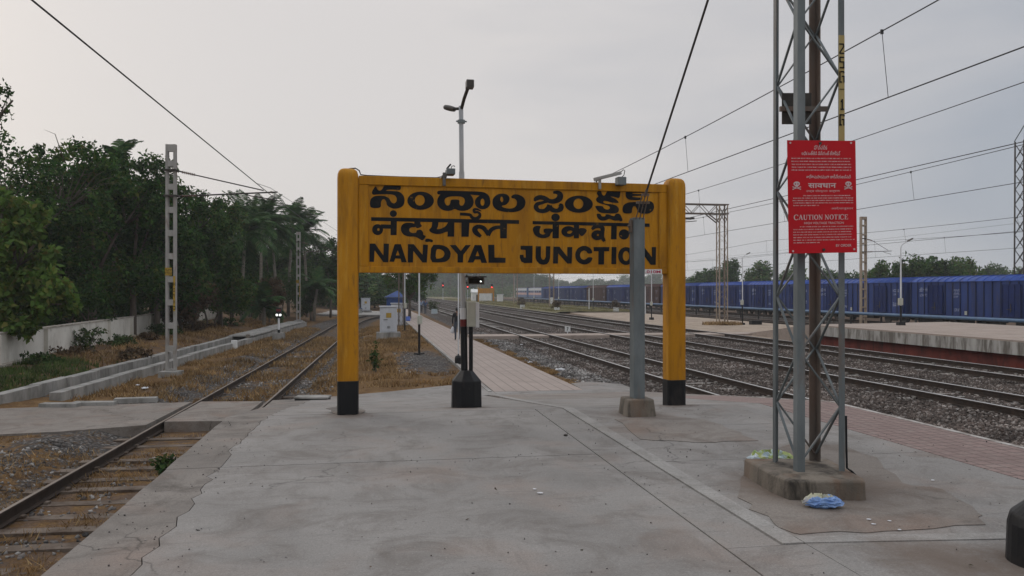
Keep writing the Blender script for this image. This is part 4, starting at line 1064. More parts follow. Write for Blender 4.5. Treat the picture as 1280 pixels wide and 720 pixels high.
def seg(v0, v1, pts, lw=.011):
    for (xa, ya), (xb, yb) in zip(pts, pts[1:]):
        va, vb = v0 + ya * (v1 - v0), v0 + yb * (v1 - v0); pxl = 1 / .0066
        ax, bx = xa * w_, xb * w_
        dx, dy = bx - ax, (vb - va) * .0066; m = math.hypot(dx, dy) or 1; nx, ny = -dy / m * lw / 2, dx / m * lw / 2; ex_, ey_ = dx / m * lw * .4, dy / m * lw * .4
        N_.put(([(ax + nx - ex_, va + (ny - ey_) * pxl), (bx + nx + ex_, vb + (ny + ey_) * pxl), (bx - nx + ex_, vb + (-ny + ey_) * pxl), (ax - nx - ex_, va + (-ny - ey_) * pxl)], [(0, 1, 2, 3)]))
seg(55.5, 67, [(-1, 0), (.8, 0), (1, .25), (-.9, .9), (-.9, 1), (1, 1)])
seg(72, 85, [(1, 0), (-.9, 0), (-.9, .45), (1, .45), (1, 1), (-.9, 1)])
seg(90, 103, [(1, .1), (.9, 0), (-1, 0), (-1, 1), (-.2, 1)]); seg(90, 103, [(.1, .45), (1, .45), (1, 1)])
seg(112, 112.5, [(-1.1, 0), (1.1, 0)], .006)
seg(125, 137, [(-.4, .2), (.1, 0), (.1, 1)]); seg(125, 137, [(-.6, 1), (.8, 1)])
seg(144, 156.5, [(1, .1), (.9, 0), (-1, 0), (-1, 1), (-.2, 1)]); seg(144, 156.5, [(.1, .45), (1, .45), (1, 1)])
N_.b.build('number', M['sign_black'], nb)
# cable at the foot of the right leg
b = MB(); b.tube([Vector(p) + mc for p in ((.26, -.17, .62), (.262, -.172, .35), (.265, -.175, .19), (.30, -.19, .165), (.325, -.23, .13), (.335, -.27, .05))], .009, 6)
tag(b.build('cable', M['black']), 'short black cable running down the right leg of the foreground mast', 'cable')

# ------------------------------------------------------------------ red caution notice on the mast
TL, TR, BL = at(984, 175.2, 6.36), at(1069.3, 176, 6.47), at(986.2, 317, 6.36)
ca_ = thing('caution_notice', 'red enamel caution notice with white lettering and skulls bolted to the foreground mast', 'notice', BL)
ex_, ey_ = TR - TL, BL - TL
nn = ex_.cross(ey_).normalized()
if nn.y > 0: nn = -nn
def NP(a, b_, off=0.0): return TL + ex_ * a + ey_ * b_ + nn * off - BL
b = MB(); vs = [NP(a, c, o) for o in (0, -.004) for a, c in ((0, 0), (1, 0), (1, 1), (0, 1))]
b.add(vs, [(0, 1, 2, 3), (7, 6, 5, 4), (0, 4, 5, 1), (1, 5, 6, 2), (2, 6, 7, 3), (3, 7, 4, 0)]); b.build('panel', M['red'], ca_)
b = MB()
for a in (.10, .42, .87): b.bar(NP(a, .03, -.03), NP(a, .97, -.03), .02, .05, nn)
b.build('mounting_bar', M['gal_brown'], ca_)
NL = Letters(lambda u, v, off: NP((u - 984 - (v - 175) * .0125) / 85.3, (v - 175) / 141.0, off * .6))
def ntext(s, u0, u1, v0, v1, bold=0.0): NL.put(fit(text2d(s, bold), u0, u1, v1, v0))
ntext('హెచ్చరిక', 1017, 1033.5, 180.2, 186.4, .01)
ntext('అధిక ఒత్తిడి విద్యుత్ ట్రాక్షన్', 1001.5, 1050, 188.3, 194, .01)
ntext('ఆదేశానుసారముగా జారీచేయబడినది', 1007.5, 1063, 217.5, 222.6, .01)
ntext('सावधान', 1009.5, 1044.5, 228.6, 234.6, .02)
ntext('उच्च वोल्टता कर्षण', 1007, 1049, 236.6, 240.4)
ntext('आदेशानुसार', 1038, 1066, 258.6, 262.4)
ntext('HIGH VOLTAGE TRACTION', 1004.5, 1054, 277.0, 279.8, .01)
ntext('BY ORDER', 1044, 1063.5, 305.4, 308.6, .01)
# CAUTION NOTICE in capitals with serifs
SER = {'C': [[(1,.2,.10),(.8,.02,.12),(.5,-.02,.14),(.15,.15,.2),(.05,.5,.24),(.15,.85,.2),(.5,1.02,.14),(.85,.95,.12),(1,.78,.08)], [(.98,0,.10),(.98,.3,.10)]],
 'A': [[(.5,-.02,.10),(.1,1,.10)], [(.5,-.02,.2),(.86,1,.24)], [(.25,.65,.09),(.72,.65,.09)], [(-.08,.97,.07),(.3,.97,.07)], [(.62,.97,.07),(1.1,.97,.07)]],
 'U': [[(.2,0,.22),(.2,.7,.22),(.32,.95,.18),(.55,1,.12),(.78,.9,.11),(.85,.6,.1),(.85,0,.1)], [(-.02,.03,.07),(.44,.03,.07)], [(.65,.03,.07),(1.05,.03,.07)]],
 'T': [[(.5,0,.24),(.5,1,.24)], [(0,.05,.11),(1,.05,.11)], [(.03,0,.09),(.03,.28,.05)], [(.97,0,.09),(.97,.28,.05)], [(.25,.97,.07),(.75,.97,.07)]],
 'I': [[(.5,0,.4),(.5,1,.4)], [(.05,.03,.07),(.95,.03,.07)], [(.05,.97,.07),(.95,.97,.07)]],
 'N': [[(.15,0,.09),(.15,1,.09)], [(.1,0,.2),(.85,1,.2)], [(.87,0,.09),(.87,1,.09)], [(-.05,.97,.07),(.35,.97,.07)], [(.68,.03,.07),(1.06,.03,.07)], [(-.05,.03,.07),(.2,.03,.07)]],
 'E': [[(.22,0,.22),(.22,1,.22)], [(0,.05,.10),(.9,.05,.10)], [(.22,.5,.09),(.66,.5,.09)], [(0,.96,.10),(.95,.96,.10)], [(.9,0,.08),(.9,.25,.06)], [(.95,1,.08),(.95,.7,.06)], [(.66,.38,.06),(.66,.62,.06)]]}
SER['O'] = None
u = 992.0
for ch, w in zip('CAUTION NOTICE', (5.6, 5.8, 5.6, 5.2, 2.5, 5.8, 5.6, 2.2, 5.6, 5.8, 5.2, 2.5, 5.6, 5.0)):
    if ch == ' ': u += w; continue
    v0, v1 = 268.1, 274.1
    if ch == 'O': NL.poly(ell(u + w * .46, (v0 + v1) / 2, w * .46, 3.15), ell(u + w * .46, (v0 + v1) / 2, w * .24, 2.55))
    else:
        for s_ in SER[ch]: NL.put(ribbon([(u + x * w * .86, v0 + y * (v1 - v0), q * w * .95 if q > .12 else q * 5.6) for x, y, q in s_]))
    u += w * 1.0
# skulls over crossed bones
for cu in (995.3, 1059.8):
    NL.poly(ell(cu, 229.3, 4.0, 2.9), ell(cu - 1.5, 229.6, .95, .85), ell(cu + 1.5, 229.6, .95, .85))
    NL.poly([(cu - 1.8, 231.7), (cu + 1.8, 231.7), (cu + 1.4, 233.2), (cu - 1.4, 233.2)])
    NL.line((cu - 4.6, 233.3, 1.1), (cu, 234.5, .8), (cu + 4.6, 236.0, 1.1)); NL.line((cu + 4.6, 233.3, 1.1), (cu, 234.6, .8), (cu - 4.6, 236.0, 1.1))
    for q in (-1, 1):
        for vv in (233.2, 236.0): NL.poly(ell(cu + q * 4.6, vv, .8, .65, 10))
# the small print is too fine to read: words of tiny strokes
rt = random.Random(21)
for u0, u1, v, h in [(989, 1063, 197.6, 1.5), (989, 1063.5, 201.3, 1.5), (989, 1063.5, 205, 1.5), (989, 1063.5, 208.6, 1.5), (989, 1063.5, 212.2, 1.5),
                     (1003, 1064, 244.2, 1.4), (991, 1066, 247.2, 1.4), (990, 1066, 250.2, 1.4), (991, 1066, 253.2, 1.4), (991, 1023, 256.4, 1.4),
                     (999, 1066.5, 282.9, 1.35), (991, 1066, 286.3, 1.35), (991, 1065, 289.6, 1.35), (991, 1065, 292.9, 1.35), (991, 1064, 296.3, 1.35), (991, 1068, 299.6, 1.35), (991, 1024, 302.8, 1.35)]:
    u = u0
    while u < u1 - 1.5:
        n_l = rt.randint(2, 8)
        for _ in range(n_l):
            if u > u1 - .6: break
            k_ = rt.random()
            if k_ < .5: NL.poly(ell(u + .35, v, .42, h * .5, 8))
            else: NL.poly([(u, v - h / 2), (u + .3, v - h / 2), (u + .75, v + h / 2), (u + .35, v + h / 2)])
            u += .92
        u += .75
NL.b.build('lettering', M['notice_white'], ca_)
b = MB()
for u, v in ((987.5, 178.4), (1063.3, 177.9), (990.5, 313.2), (1067, 312)):
    a, c = (u - 984 - (v - 175) * .0125) / 85.3, (v - 175) / 141.0
    b.tube([NP(a, c, .001), NP(a, c, .006)], .008, 10)
b.build('bolt', M['notice_white'], ca_)
b = MB()
for u, v in ((1024.5, 178.6), (1028.5, 312)):
    a, c = (u - 984 - (v - 175) * .0125) / 85.3, (v - 175) / 141.0
    b.tube([NP(a, c, .001), NP(a, c, .012)], .012, 6)
b.build('hook_bolt', M['dark_steel'], ca_)
# ------------------------------------------------------------------ the goods train
ZE = -1.12
def illegible(b, place, x0, x1, z0, h, seed):
    rr = random.Random(seed); x = x0
    while x < x1:
        w = h * rr.uniform(.35, .6)
        for (ax, az, bx, bz) in rr.sample([(0, 0, .2, 1), (.8, 0, 1, 1), (0, 0, 1, .2), (0, .8, 1, 1), (0, .42, 1, .58)], 3):
            b.add([place(x + p * w, z0 + q * h) for p, q in ((ax, az), (bx, az), (bx, bz), (ax, bz))], [(0, 1, 2, 3)])
        x += w * 1.35
def wagon(label, body_m, roof_m):
    k = thing('goods_wagon', label, 'wagon', (0, 0, 0), TA, 'covered wagons of the goods train')
    L0, L1, Wd = .35, 14.05, 1.5
    b = MB(); b.box(-Wd, Wd, L0, L1, .90, 3.47)
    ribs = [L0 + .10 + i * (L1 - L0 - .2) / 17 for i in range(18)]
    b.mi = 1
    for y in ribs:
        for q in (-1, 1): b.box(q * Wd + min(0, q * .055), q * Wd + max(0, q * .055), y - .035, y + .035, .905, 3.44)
    b.mi = 0
    for q in (-1, 1): b.box(q * Wd + min(0, q * .05), q * Wd + max(0, q * .05), L0, L1, 3.445, 3.52); b.box(q * Wd + min(0, q * .065), q * Wd + max(0, q * .065), L0, L1, .80, .898)
    for x in (-.9, -.3, .3, .9):
        b.box(x - .05, x + .05, L0 - .06, L0 - .001, .92, 3.4); b.box(x - .05, x + .05, L1 + .001, L1 + .06, .92, 3.4)
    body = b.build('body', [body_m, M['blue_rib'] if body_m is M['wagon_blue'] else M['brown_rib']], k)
    b = MB(); b.sm = True
    arc = [(-1.58, 3.50), (-1.50, 3.60), (-1.25, 3.75), (-.8, 3.87), (0, 3.93), (.8, 3.87), (1.25, 3.75), (1.5, 3.60), (1.58, 3.50)]
    vs = [(x, y, z) for y in (L0 - .05, L1 + .05) for x, z in arc]; n = len(arc)
    b.add(vs, [(i, i + 1, n + i + 1, n + i) for i in range(n - 1)] + [tuple(range(n))[::-1], tuple(range(n, 2 * n))])
    b.sm = False
    for y in ribs[::1]:
        for (xa, za), (xb, zb) in zip(arc[:-1], arc[1:]): b.bar((xa, y, za + .02), (xb, y, zb + .02), .07, .05, (0, 0, 1))
    b.build('roof', roof_m, k)
    for q in (-1, 1):
        for yc in (3.4, 11.0):
            b = MB()
            x0 = q * (Wd + .062); x1 = q * (Wd + .10)
            b.box(min(x0, x1), max(x0, x1), yc - .80, yc + .80, 1.0, 3.25)
            for dy in (-.8, -.27, .27, .8): b.box(min(x1, x1 + q * .04), max(x1, x1 + q * .04), yc + dy - .035, yc + dy + .035, 1.0, 3.25)
            for z in (1.0, 2.1, 3.2): b.box(min(x1, x1 + q * .03), max(x1, x1 + q * .03), yc - .764, yc + .764, z - .04, z + .04)
            d = b.build('door', M['wagon_door'] if body_m is M['wagon_blue'] else M['wagon_brown'], k)
            b = MB(); b.bar((x1 + q * .05, yc - .1, 1.5), (x1 + q * .05, yc + .35, 1.5), .05, .04); b.bar((x1 + q * .05, yc, 1.3), (x1 + q * .05, yc, 1.9), .04, .04); b.build('door_latch', M['dark_steel'], d)
    b = MB()
    pl = lambda y, z: (-Wd - .004, y, z)
    for (y0, y1, z, h) in ((1.45, 2.3, 2.75, .30), (1.5, 2.25, 2.35, .2), (5.3, 5.9, 2.75, .16), (5.3, 6.0, 2.5, .16), (5.3, 5.8, 2.28, .14), (12.6, 13.3, 2.7, .22), (12.7, 13.2, 2.42, .16), (12.6, 13.3, 1.5, .3), (5.4, 5.9, 1.25, .2)):
        illegible(b, lambda y, z: (-Wd - .004, -y + 14.4, z), y0, y1, z, h, int(y0 * 100 + z * 10))
    b.build('lettering', M['wagon_white'], k)
    b = MB(); b.box(-Wd - .006, -Wd - .003, 7.6, 7.95, 1.0, 1.28); b.build('label_plate', M['cream'], k)
    b = MB(); b.box(-1.35, 1.35, L0 + .05, L1 - .05, .66, .80); b.box(-.2, .2, -.02, 14.42, .72, .95)
    for y in (5.2, 6.4, 8.2): b.box(-1.0, -.4, y, y + .8, .35, .66)
    b.box(-1.3, 1.3, 6.9, 7.0, .4, .66)
    b.build('underframe', M['under'], k)
    for yb in (2.3, 12.1):
        b = MB()
        for q in (-1, 1): b.prism([(q * .98 - .06, yb - 1.3), (q * .98 + .06, yb - 1.3), (q * .98 + .06, yb + 1.3), (q * .98 - .06, yb + 1.3)], .33, .62); b.box(q * .98 - .09, q * .98 + .09, yb - .35, yb + .35, .25, .66)
        b.box(-.93, .93, yb - .2, yb + .2, .40, .60)
        bo = b.build('bogie', M['under'], k)
        for dy in (-1.0, 1.0):
            for q in (-1, 1):
                b = MB(); b.tube([(q * .80, yb + dy, .46), (q * .93, yb + dy, .46)], .46, 18); b.tube([(q * .5, yb + dy, .46), (q * 1.03, yb + dy, .46)], .09, 8); b.build('wheel', M['dark_steel'], bo)
    return k
M['wagon_door'] = stdmat('wagon_door_blue', [(.006, .016, .085), (.010, .026, .13)], 2.2, .65, .15, 40, 0, [((.012, .016, .04), 2.5, .48, .72, .7)], (1, 1, .4), .12)
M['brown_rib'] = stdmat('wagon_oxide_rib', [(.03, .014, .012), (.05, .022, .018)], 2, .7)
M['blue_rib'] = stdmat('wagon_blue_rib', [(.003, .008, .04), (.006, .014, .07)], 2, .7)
M['wagon_white'] = stdmat('faded_white_stencil', [(.26, .30, .42), (.40, .44, .54)], 4, .6)
ordn = ['nearest', 'second', 'third', 'fourth', 'fifth', 'sixth', 'seventh', 'eighth', 'ninth', 'tenth', 'eleventh', 'twelfth', 'thirteenth']
tw = lambda i: W(45.0, 45.2 + 14.52 * i, ZE)
w0 = wagon('blue covered goods wagon cut by the right edge of the picture', M['wagon_blue'], M['wagon_roof']); w0.location = tw(0)
w1 = wagon('brown covered goods wagon seen between the anchor post and the right sign post', M['wagon_brown'], M['wagon_brown']); w1.location = tw(5)
dup(w1, tw(7), label='brown covered goods wagon seen under the middle of the name board, furthest brown one')
for i, l in ((1, 'blue covered goods wagon behind the red notice and the foreground mast'), (2, 'blue covered goods wagon just left of the foreground mast'),
             (3, 'blue covered goods wagon behind the slender lattice legs of the boom mast'), (4, 'blue covered goods wagon behind the right sign post'), (6, 'blue covered goods wagon between the two brown wagons'),
             (8, 'blue covered goods wagon directly beyond the furthest brown wagon'), (9, 'blue covered goods wagon second beyond the furthest brown wagon'), (10, 'blue covered goods wagon coupled to the engine')):
    dup(w0, tw(i), label=l)
# twin engine far down the line
M['loco_white'] = paint('engine_pale_band', (.50, .52, .55), 0, .5, .3)
M['loco_pink'] = paint('engine_pink_band', (.48, .30, .28), 0, .5, .3)
M['loco_blue'] = paint('engine_blue_band', (.05, .10, .22), 0, .5, .3)
for j in range(2):
    k = thing('locomotive', ('blue white and pink banded engine coupled to the blue wagons' if j == 0 else 'leading blue white and pink banded engine, furthest from us'), 'locomotive', W(45.0, 45.2 + 14.52 * 11 + .6 + 20.5 * j, ZE), TA, 'engines of the goods train')
    b = MB(); b.prism([(-1.5, .9), (-.9, .1), (.9, .1), (1.5, .9), (1.5, 18.6), (.9, 19.5), (-.9, 19.5), (-1.5, 18.6)], 1.0, 3.75); b.build('body', M['loco_blue'], k, bevel=.08)
    for z0, z1, m in ((2.95, 3.6, 'loco_white'), (1.75, 2.35, 'loco_pink')):
        b = MB(); b.box(-1.515, 1.515, 1.0, 18.5, z0, z1); b.build('side_band', M[m], k)
    b = MB()
    for y in (2, 3.2, 6, 8.5, 11, 13.5, 16.4, 17.6): b.box(-1.53, -1.516, y - .35, y + .35, 2.4, 2.9)
    b.build('window', M['sign_black'], k)
    b = MB(); b.box(-1.2, 1.2, 1, 18.6, 3.755, 4.0); b.build('roof_equipment', M['dark_steel'], k)
    b = MB(); b.tube([(-.6, 4, 4.0), (-.6, 5.2, 4.6), (-.6, 4, 5.2)], .04, 6); b.tube([(.6, 4, 4.0), (.6, 5.2, 4.6), (.6, 4, 5.2)], .04, 6); b.bar((-.9, 4, 5.22), (.9, 4, 5.22), .1, .06); b.build('pantograph', M['dark_steel'], k)
    b = MB(); b.box(-1.3, 1.3, .5, 19.2, .75, .99); b.build('underframe', M['under'], k)
    for yb in (4.0, 15.5):
        b = MB(); b.box(-1.1, 1.1, yb - 2.2, yb + 2.2, .35, .74); bo = b.build('bogie', M['under'], k)
        for dy in (-1.6, 0, 1.6):
            for q in (-1, 1): b = MB(); b.tube([(q * .75, yb + dy, .5), (q * 1.12, yb + dy, .5)], .5, 14); b.build('wheel', M['dark_steel'], bo)

# blue pipe on short legs beside the train
k = thing('water_pipe', 'long blue pipe on short legs in front of the goods train', 'pipe', (0, 0, 0), TA)
b = MB(); b.sm = True; b.tube([(38.6, t, -.15) for t in (18, 40, 70, 110, 150, 205)], .12, 12); b.build('pipe', M['pipe_blue'], k)
for i in range(46):
    b = MB(); b.box(38.54, 38.66, 20 + 4 * i - .05, 20 + 4 * i + .05, -1.3, -.26); b.build('leg', M['under'], k)

# ------------------------------------------------------------------ slim yard lamps
def yard_lamp(label, loc, h, black=1.0, rz=0.0, base=True):
    k = thing('yard_lamp', label, 'lamp post', loc, rz, 'slim lamp posts in the yard')
    b = MB()
    b.lathe([(.13, -.15), (.13, .30), (.10, .36), (.05, .38)], n=10) if base == 2 else b.box(-.17, .17, -.17, .17, -.2, .16, .02)
    b.build('footing', M['black'], k)
    b = MB(); b.tube([(0, 0, .1), (0, 0, black)], .050 if base != 2 else .03, 12); b.build('painted_base', M['black'], k)
    b = MB(); b.tube([(0, 0, black + .001), (0, 0, h * .6), (0, 0, h)], [.040, .036, .030] if base != 2 else .022, 12); b.build('pole', M['pole_white'], k)
    if base != 2:
        b = MB(); b.box(-.16, .06, -.12, -.02, black + .02, black + .36); b.build('fuse_box', M['cream'], k, bevel=.01)
    b = MB(); b.tube([(0, 0, h - .01), (.03, 0, h + .10), (.12, 0, h + .2), (.36, 0, h + .34)], .024, 8); b.build('arm', M['pole_white'], k)
    b = MB(); b.bar((.30, 0, h + .32), (.58, 0, h + .46), .13, .07); b.build('lamp_head', M['lamp_grey'], k, bevel=.015)
    return k
yard_lamp('slim white lamp post standing on the far platform before the blue wagons', gp(1126, 406.5, 0.0), 3.75, .95)
yard_lamp('slim lamp post on sandy ground just right of the boom mast', W(27.4, 56.5, -.89), 5.0, 1.5)
yard_lamp('slim lamp post with white pole and black foot left of the walkway, nearest one', at(524, 446, 33.2), 4.3, 1.35, 1)
yard_lamp('slim lamp post behind the relay cabinets left of the walkway', at(506, 416, 52.5), 4.4, 1.6, 1)
yard_lamp('very thin pole on a round black foot beside the dark pedestal of the grey lamp', at(573, 457.5, 28.2), 4.2, .42, .5, 2)
for (u, v, D, l) in ((814.4, 399, 71, 'slim lamp post between the anchor post and the right sign post'), (741.5, 387, 107, 'slim lamp post before the furthest brown wagon'), (698.4, 383, 131, 'slim lamp post beside the pair of boom mast legs under the board'), (667.5, 381.5, 142, 'slim lamp post before the engine coupled to the wagons')):
    yard_lamp(l, at(u, v, D), 5.0, 1.2, .3)
yard_lamp('street lamp with a curved arm before the leading engine', at(643, 378, 170), 5.6, 1.0, R(180))
for u, v, D, h, l in ((736.3, 388, 104, 2.9, 'plain white marker post before the furthest brown wagon'), (806.5, 392, 88, 3.0, 'plain white marker post close beside the anchor post')):
    k = thing('marker_post', l, 'post', at(u, v, D))
    b = MB(); b.tube([(0, 0, -.3), (0, 0, h)], .06, 10); b.build('post', M['pole_white'], k)
    b = MB(); b.box(-.6, .02, -.03, .03, h - .12, h + .02); b.build('top_arm', M['dark_steel'], k)

# ------------------------------------------------------------------ overhead line masts
def slotted_mast(k, h, w=.30, dpt=.22, pitch=.80, m='steel_pale', batten=.20):
    for q in (-1, 1):
        b = MB(); b.box(q * w / 2 - (.075 if q > 0 else 0), q * w / 2 + (0 if q > 0 else .075), -dpt / 2, dpt / 2, 0, h); b.build('channel', M[m], k)
    z = .05
    while z < h - .6:
        b = MB(); b.box(-w / 2 + .0755, w / 2 - .0755, -dpt / 2 + .004, dpt / 2 - .004, z, z + batten); b.build('batten', M[m], k); z += pitch
    b = MB(); b.box(-w / 2 + .0755, w / 2 - .0755, -dpt / 2 + .004, dpt / 2 - .004, h - .24, h - .003); b.build('batten', M[m], k)
def insulator(b, p0, p1, r=.055, n=7):
    p0, p1 = Vector(p0), Vector(p1)
    b.tube([p0, p1], .018, 8)
    for i in range(n):
        c = p0 + (p1 - p0) * ((i + .5) / n); d = (p1 - p0).normalized() * .012
        b.tube([c - d, c, c + d], [r * .5, r, r * .5], 10)
m1 = Vector((-11.5, 27.0, -1.22))
k = thing('overhead_mast', 'tall slotted grey mast with an arm over the siding, nearest on the left', 'mast', m1, R(2), 'slotted masts along the siding')
slotted_mast(k, 7.82, .335, .15, .78)
b = MB(); b.box(-.34, .34, -.34, .34, -.25, .18, .03); b.build('concrete_base', M['block_light'], k, bevel=.015)
b = MB(); b.box(-.172, .05, -.092, -.080, 3.40, 3.66); npl = b.build('number_plate', M['yellow_bright'], k)
b = MB(); 
def nlp(x, z): return (-.165 + x, -.0945, 3.42 + z)
for i, (z) in enumerate((.02, .12)): illegible(b, nlp, .01, .19, z, .08, 40 + i)
b.build('lettering', M['sign_black'], npl)
b = MB(); b.box(.095, .164, -.090, -.080, 2.2, 3.38); nst = b.build('number_strip', M['yellow_bright'], k)
b = MB()
for i in range(5): illegible(b, lambda x, z: (.105 + x, -.0925, 2.25 + z), 0, .035, .2 * i, .12, 70 + i)
b.build('lettering', M['sign_black'], nst)
def cant(k, zs, zb, reach, zt, flip=1):
    f = flip
    for zz_ in (zs, zb): b = MB(); b.box(-.20, .20, -.16, .16, zz_ - .03, zz_ + .03); b.build('clamp', M['dark_steel'], k)
    b = MB(); insulator(b, (f * .35, 0, zs - .05), (f * .80, 0, zs - .15)); insulator(b, (f * .35, 0, zb), (f * .85, 0, zb + .02)); b.build('insulator', M['insul'], k)
    b = MB(); b.tube([(f * .17, 0, zs), (f * .36, 0, zs - .05)], .025, 8); b.tube([(f * .79, 0, zs - .15), (f * reach * .87, 0, zt + .05)], .02, 8); b.build('stay', M['dark_steel'], k)
    b = MB(); b.tube([(f * .17, 0, zb), (f * .36, 0, zb)], .03, 8); b.tube([(f * .84, 0, zb + .02), (f * reach, 0, zt)], .026, 8); b.build('bracket_tube', M['dark_steel'], k)
    b = MB(); b.tube([(f * reach * .70, 0, zt - .06), (f * reach * .74, 0, zt - .13), (f * reach * .96, 0, zt - .26)], .018, 8); b.tube([(f * reach * .96, 0, zt - .26), (f * reach * .97, 0, zt - .32)], .014, 6); b.build('steady_arm', M['dark_steel'], k)
cant(k, EYE + (364 - 213) / F * 27 + 1.22, EYE + (364 - 245) / F * 27 + 1.22, 3.55, EYE + (364 - 239.5) / F * 27 + 1.22)
k2 = dup(k, at(373, 403, 65), label='slotted grey mast further along the siding before the palm crowns')
k2.scale = (.94,) * 3
k = thing('overhead_mast', 'slotted mast rising in front of the goods train right of the red notice', 'mast', W(39.85, 60.2, -1.3), TA)
slotted_mast(k, 9.1, .50, .3, .75, 'steel_tan', .13)
cant(k, 7.3, 6.2, 2.6, 6.3)
dup(k, W(32.2, 96, -1.2), label='slotted mast seen between the anchor post and the furthest brown wagon')

def boom_mast(label, loc, boom=-10.5):
    k = thing('boom_mast', label, 'mast', loc, TA, 'lattice masts with a boom over the tracks')
    ft = [(-.37, -.30), (.37, -.30), (.37, .30), (-.37, .30)]
    lattice(k, ft, 9.3, 0, .09, .02, .55, [M['steel_tan']] * 4, .035, 1.0, 'steel_tan')
    for q in (-.26, .26):
        for z in (8.62, 9.34):
            b = MB(); b.bar((.45, q, z), (boom, q, z), .09, .09); b.build('boom_chord', M['gal_brown'], k)
        b = MB(); n = int(abs(boom) / .75)
        for i in range(n):
            xa, xb = -.4 + (boom + .4) * i / n, -.4 + (boom + .4) * (i + 1) / n
            b.bar((xa, q, 8.62 if i % 2 else 9.34), (xb, q, 9.34 if i % 2 else 8.62), .04, .04)
        b.build('boom_lacing', M['gal_brown'], k)
    b = MB()
    for q in (-.26, .26): b.bar((-.37, q, 7.95), (-1.25, q, 8.60), .08, .08); b.bar((-.37, q, 7.95), (.37, q, 9.2), .06, .06); b.bar((.37, q, 8.0), (-.37, q, 9.2), .05, .05)
    b.build('knee_brace', M['gal_brown'], k)
    b = MB(); b.tube([(-3.6, 0, 8.6), (-3.6, 0, 6.6)], .04, 8); b.tube([(-3.6, 0, 7.9), (-2.1, 0, 8.05)], .03, 8); b.bar((-3.7, 0, 8.2), (-2.3, 0, 8.25), .12, .16); b.build('drop_arm', M['dark_steel'], k)
    b = MB(); b.box(-.6, .6, -.5, .5, -.3, .12, .05); b.build('concrete_base', M['block_light'], k)
    return k
bm = boom_mast('slender lattice mast with a boom reaching left over the tracks beside the right sign post', W(26.9, 59.0, -.92))
for s, t, l in ((26.9, 120, 'lattice boom mast seen under the board before the blue wagons'), (26.6, 150, 'lattice boom mast seen under the board before the engines'), (26.8, 205, 'most distant lattice boom mast of the yard')):
    dup(bm, W(s, t, -.92), label=l)
k = thing('lattice_mast', 'thin lattice mast rising behind the relay cabinets', 'mast', at(501.3, 409.5, 59), TA)
lattice(k, [(-.20, -.22), (.20, -.22), (.20, .22), (-.20, .22)], 9.2, -.1, .08, .02, .62, [M['gal_brown']] * 4, .03, 1.0, 'gal_brown')
b = MB(); b.box(-.4, .4, -.4, .4, -.35, .05, .03); b.build('concrete_base', M['block_light'], k)
for i, (u, v, D, l) in enumerate(((600, 373, 235, 'far lattice mast close beside the white hut'), (575, 372, 265, 'far lattice mast behind the grey lamp post'), (628, 372, 280, 'far lattice mast beyond the small white kiosk'), (563, 371.5, 320, 'furthest lattice mast where the rails meet'))):
    dup(k, at(u, v, D), label=l)
k = thing('lattice_tower', 'tall tapering lattice tower cut by the right edge behind the train', 'tower', at(1281, 390, 58) * 1, TA)
lattice(k, [(-.50, -.5), (.50, -.5), (.50, .5), (-.50, .5)], 12.4, 0, .12, .03, 1.1, [M['dark_steel']] * 4, .075, .92, 'dark_steel', True)
b = MB()
for q in (-.46, .46):
    for q2 in (-.46, .46): b.bar((q, q2, 12.4), (0, 0, 13.6), .06, .06)
b.build('cap', M['gal'], k)

# overhead wires
def catenary(label, s, zc, zm, sag, t0, t1, sup0, span=54.0, r=.011):
    k = thing('overhead_line', label, 'overhead wire', (0, 0, 0), TA, 'overhead wires above the tracks')
    def zmz(t): x = ((t - sup0) / span) % 1.0; return zm - 4 * sag * x * (1 - x)
    ts = np.arange(t0, t1 + .1, 3.0)
    stag = lambda t: .2 * math.cos(math.pi * (t - sup0) / span)
    b = MB(); b.tube([(s + stag(t), t, zmz(t)) for t in ts], r, 6); b.build('messenger_wire', M['wire'], k)
    b = MB(); b.tube([(s + stag(t), t, zc) for t in ts], r, 6); b.build('contact_wire', M['wire'], k)
    t = sup0
    while t < t0: t += 9
    while t < min(t1, 170):
        b = MB(); b.tube([(s + stag(t), t, zmz(t)), (s + stag(t) + .02, t - .15, zc)], r * .55, 5); b.bar((s + stag(t), t, zmz(t) - .05), (s + stag(t), t, zmz(t) + .03), .03, .05); b.build('dropper', M['wire'], k); t += 9.0
catenary('pair of wires with droppers over the track nearest our platform', 8.8, 5.08, 6.62, .56, -9, 330, 4.0)
catenary('pair of wires with droppers over the middle track', 13.96, 4.95, 6.55, .50, -9, 330, 6.0, r=.0105)
catenary('pair of wires with droppers over the track by the far platform', 19.0, 4.92, 6.4, .5, -9, 330, 8.0)
catenary('pair of wires above the ground behind the far platform', 33.4, 4.8, 6.0, .45, 0, 330, 10.0, r=.013)
catenary('pair of wires above the goods train', 45.0, 4.70, 6.2, .45, 10, 330, 12.0, r=.014)
k = thing('overhead_line', 'single steep wire over the siding at the top left', 'overhead wire')
cpts = [Vector((-2.6, -9, 4.95)), at(40, 0, 9.5), at(343, 247.5, 27.0), Vector((-13.2, 65, 4.75)), Vector((-15.6, 110, 4.8))]
b = MB(); b.tube(cpts, .0125, 6); b.build('contact_wire', M['wire'], k)
b = MB(); b.tube([at(322, 229.5, 26.8), at(338, 235, 27.6), at(352, 244, 32), Vector((-13.2, 65, 5.9)), Vector((-15.6, 110, 5.6))], .008, 6); b.build('messenger_wire', M['wire'], k)
b = MB(); b.tube([W(49, 10, 7.4), W(47, 60, 6.6), W(44, 120, 5.9), W(40, 200, 5.7)], .009, 6); tag(b.build('feeder_wire', M['wire']), 'thin feeder wire sloping down behind the notice towards the distance', 'wire')

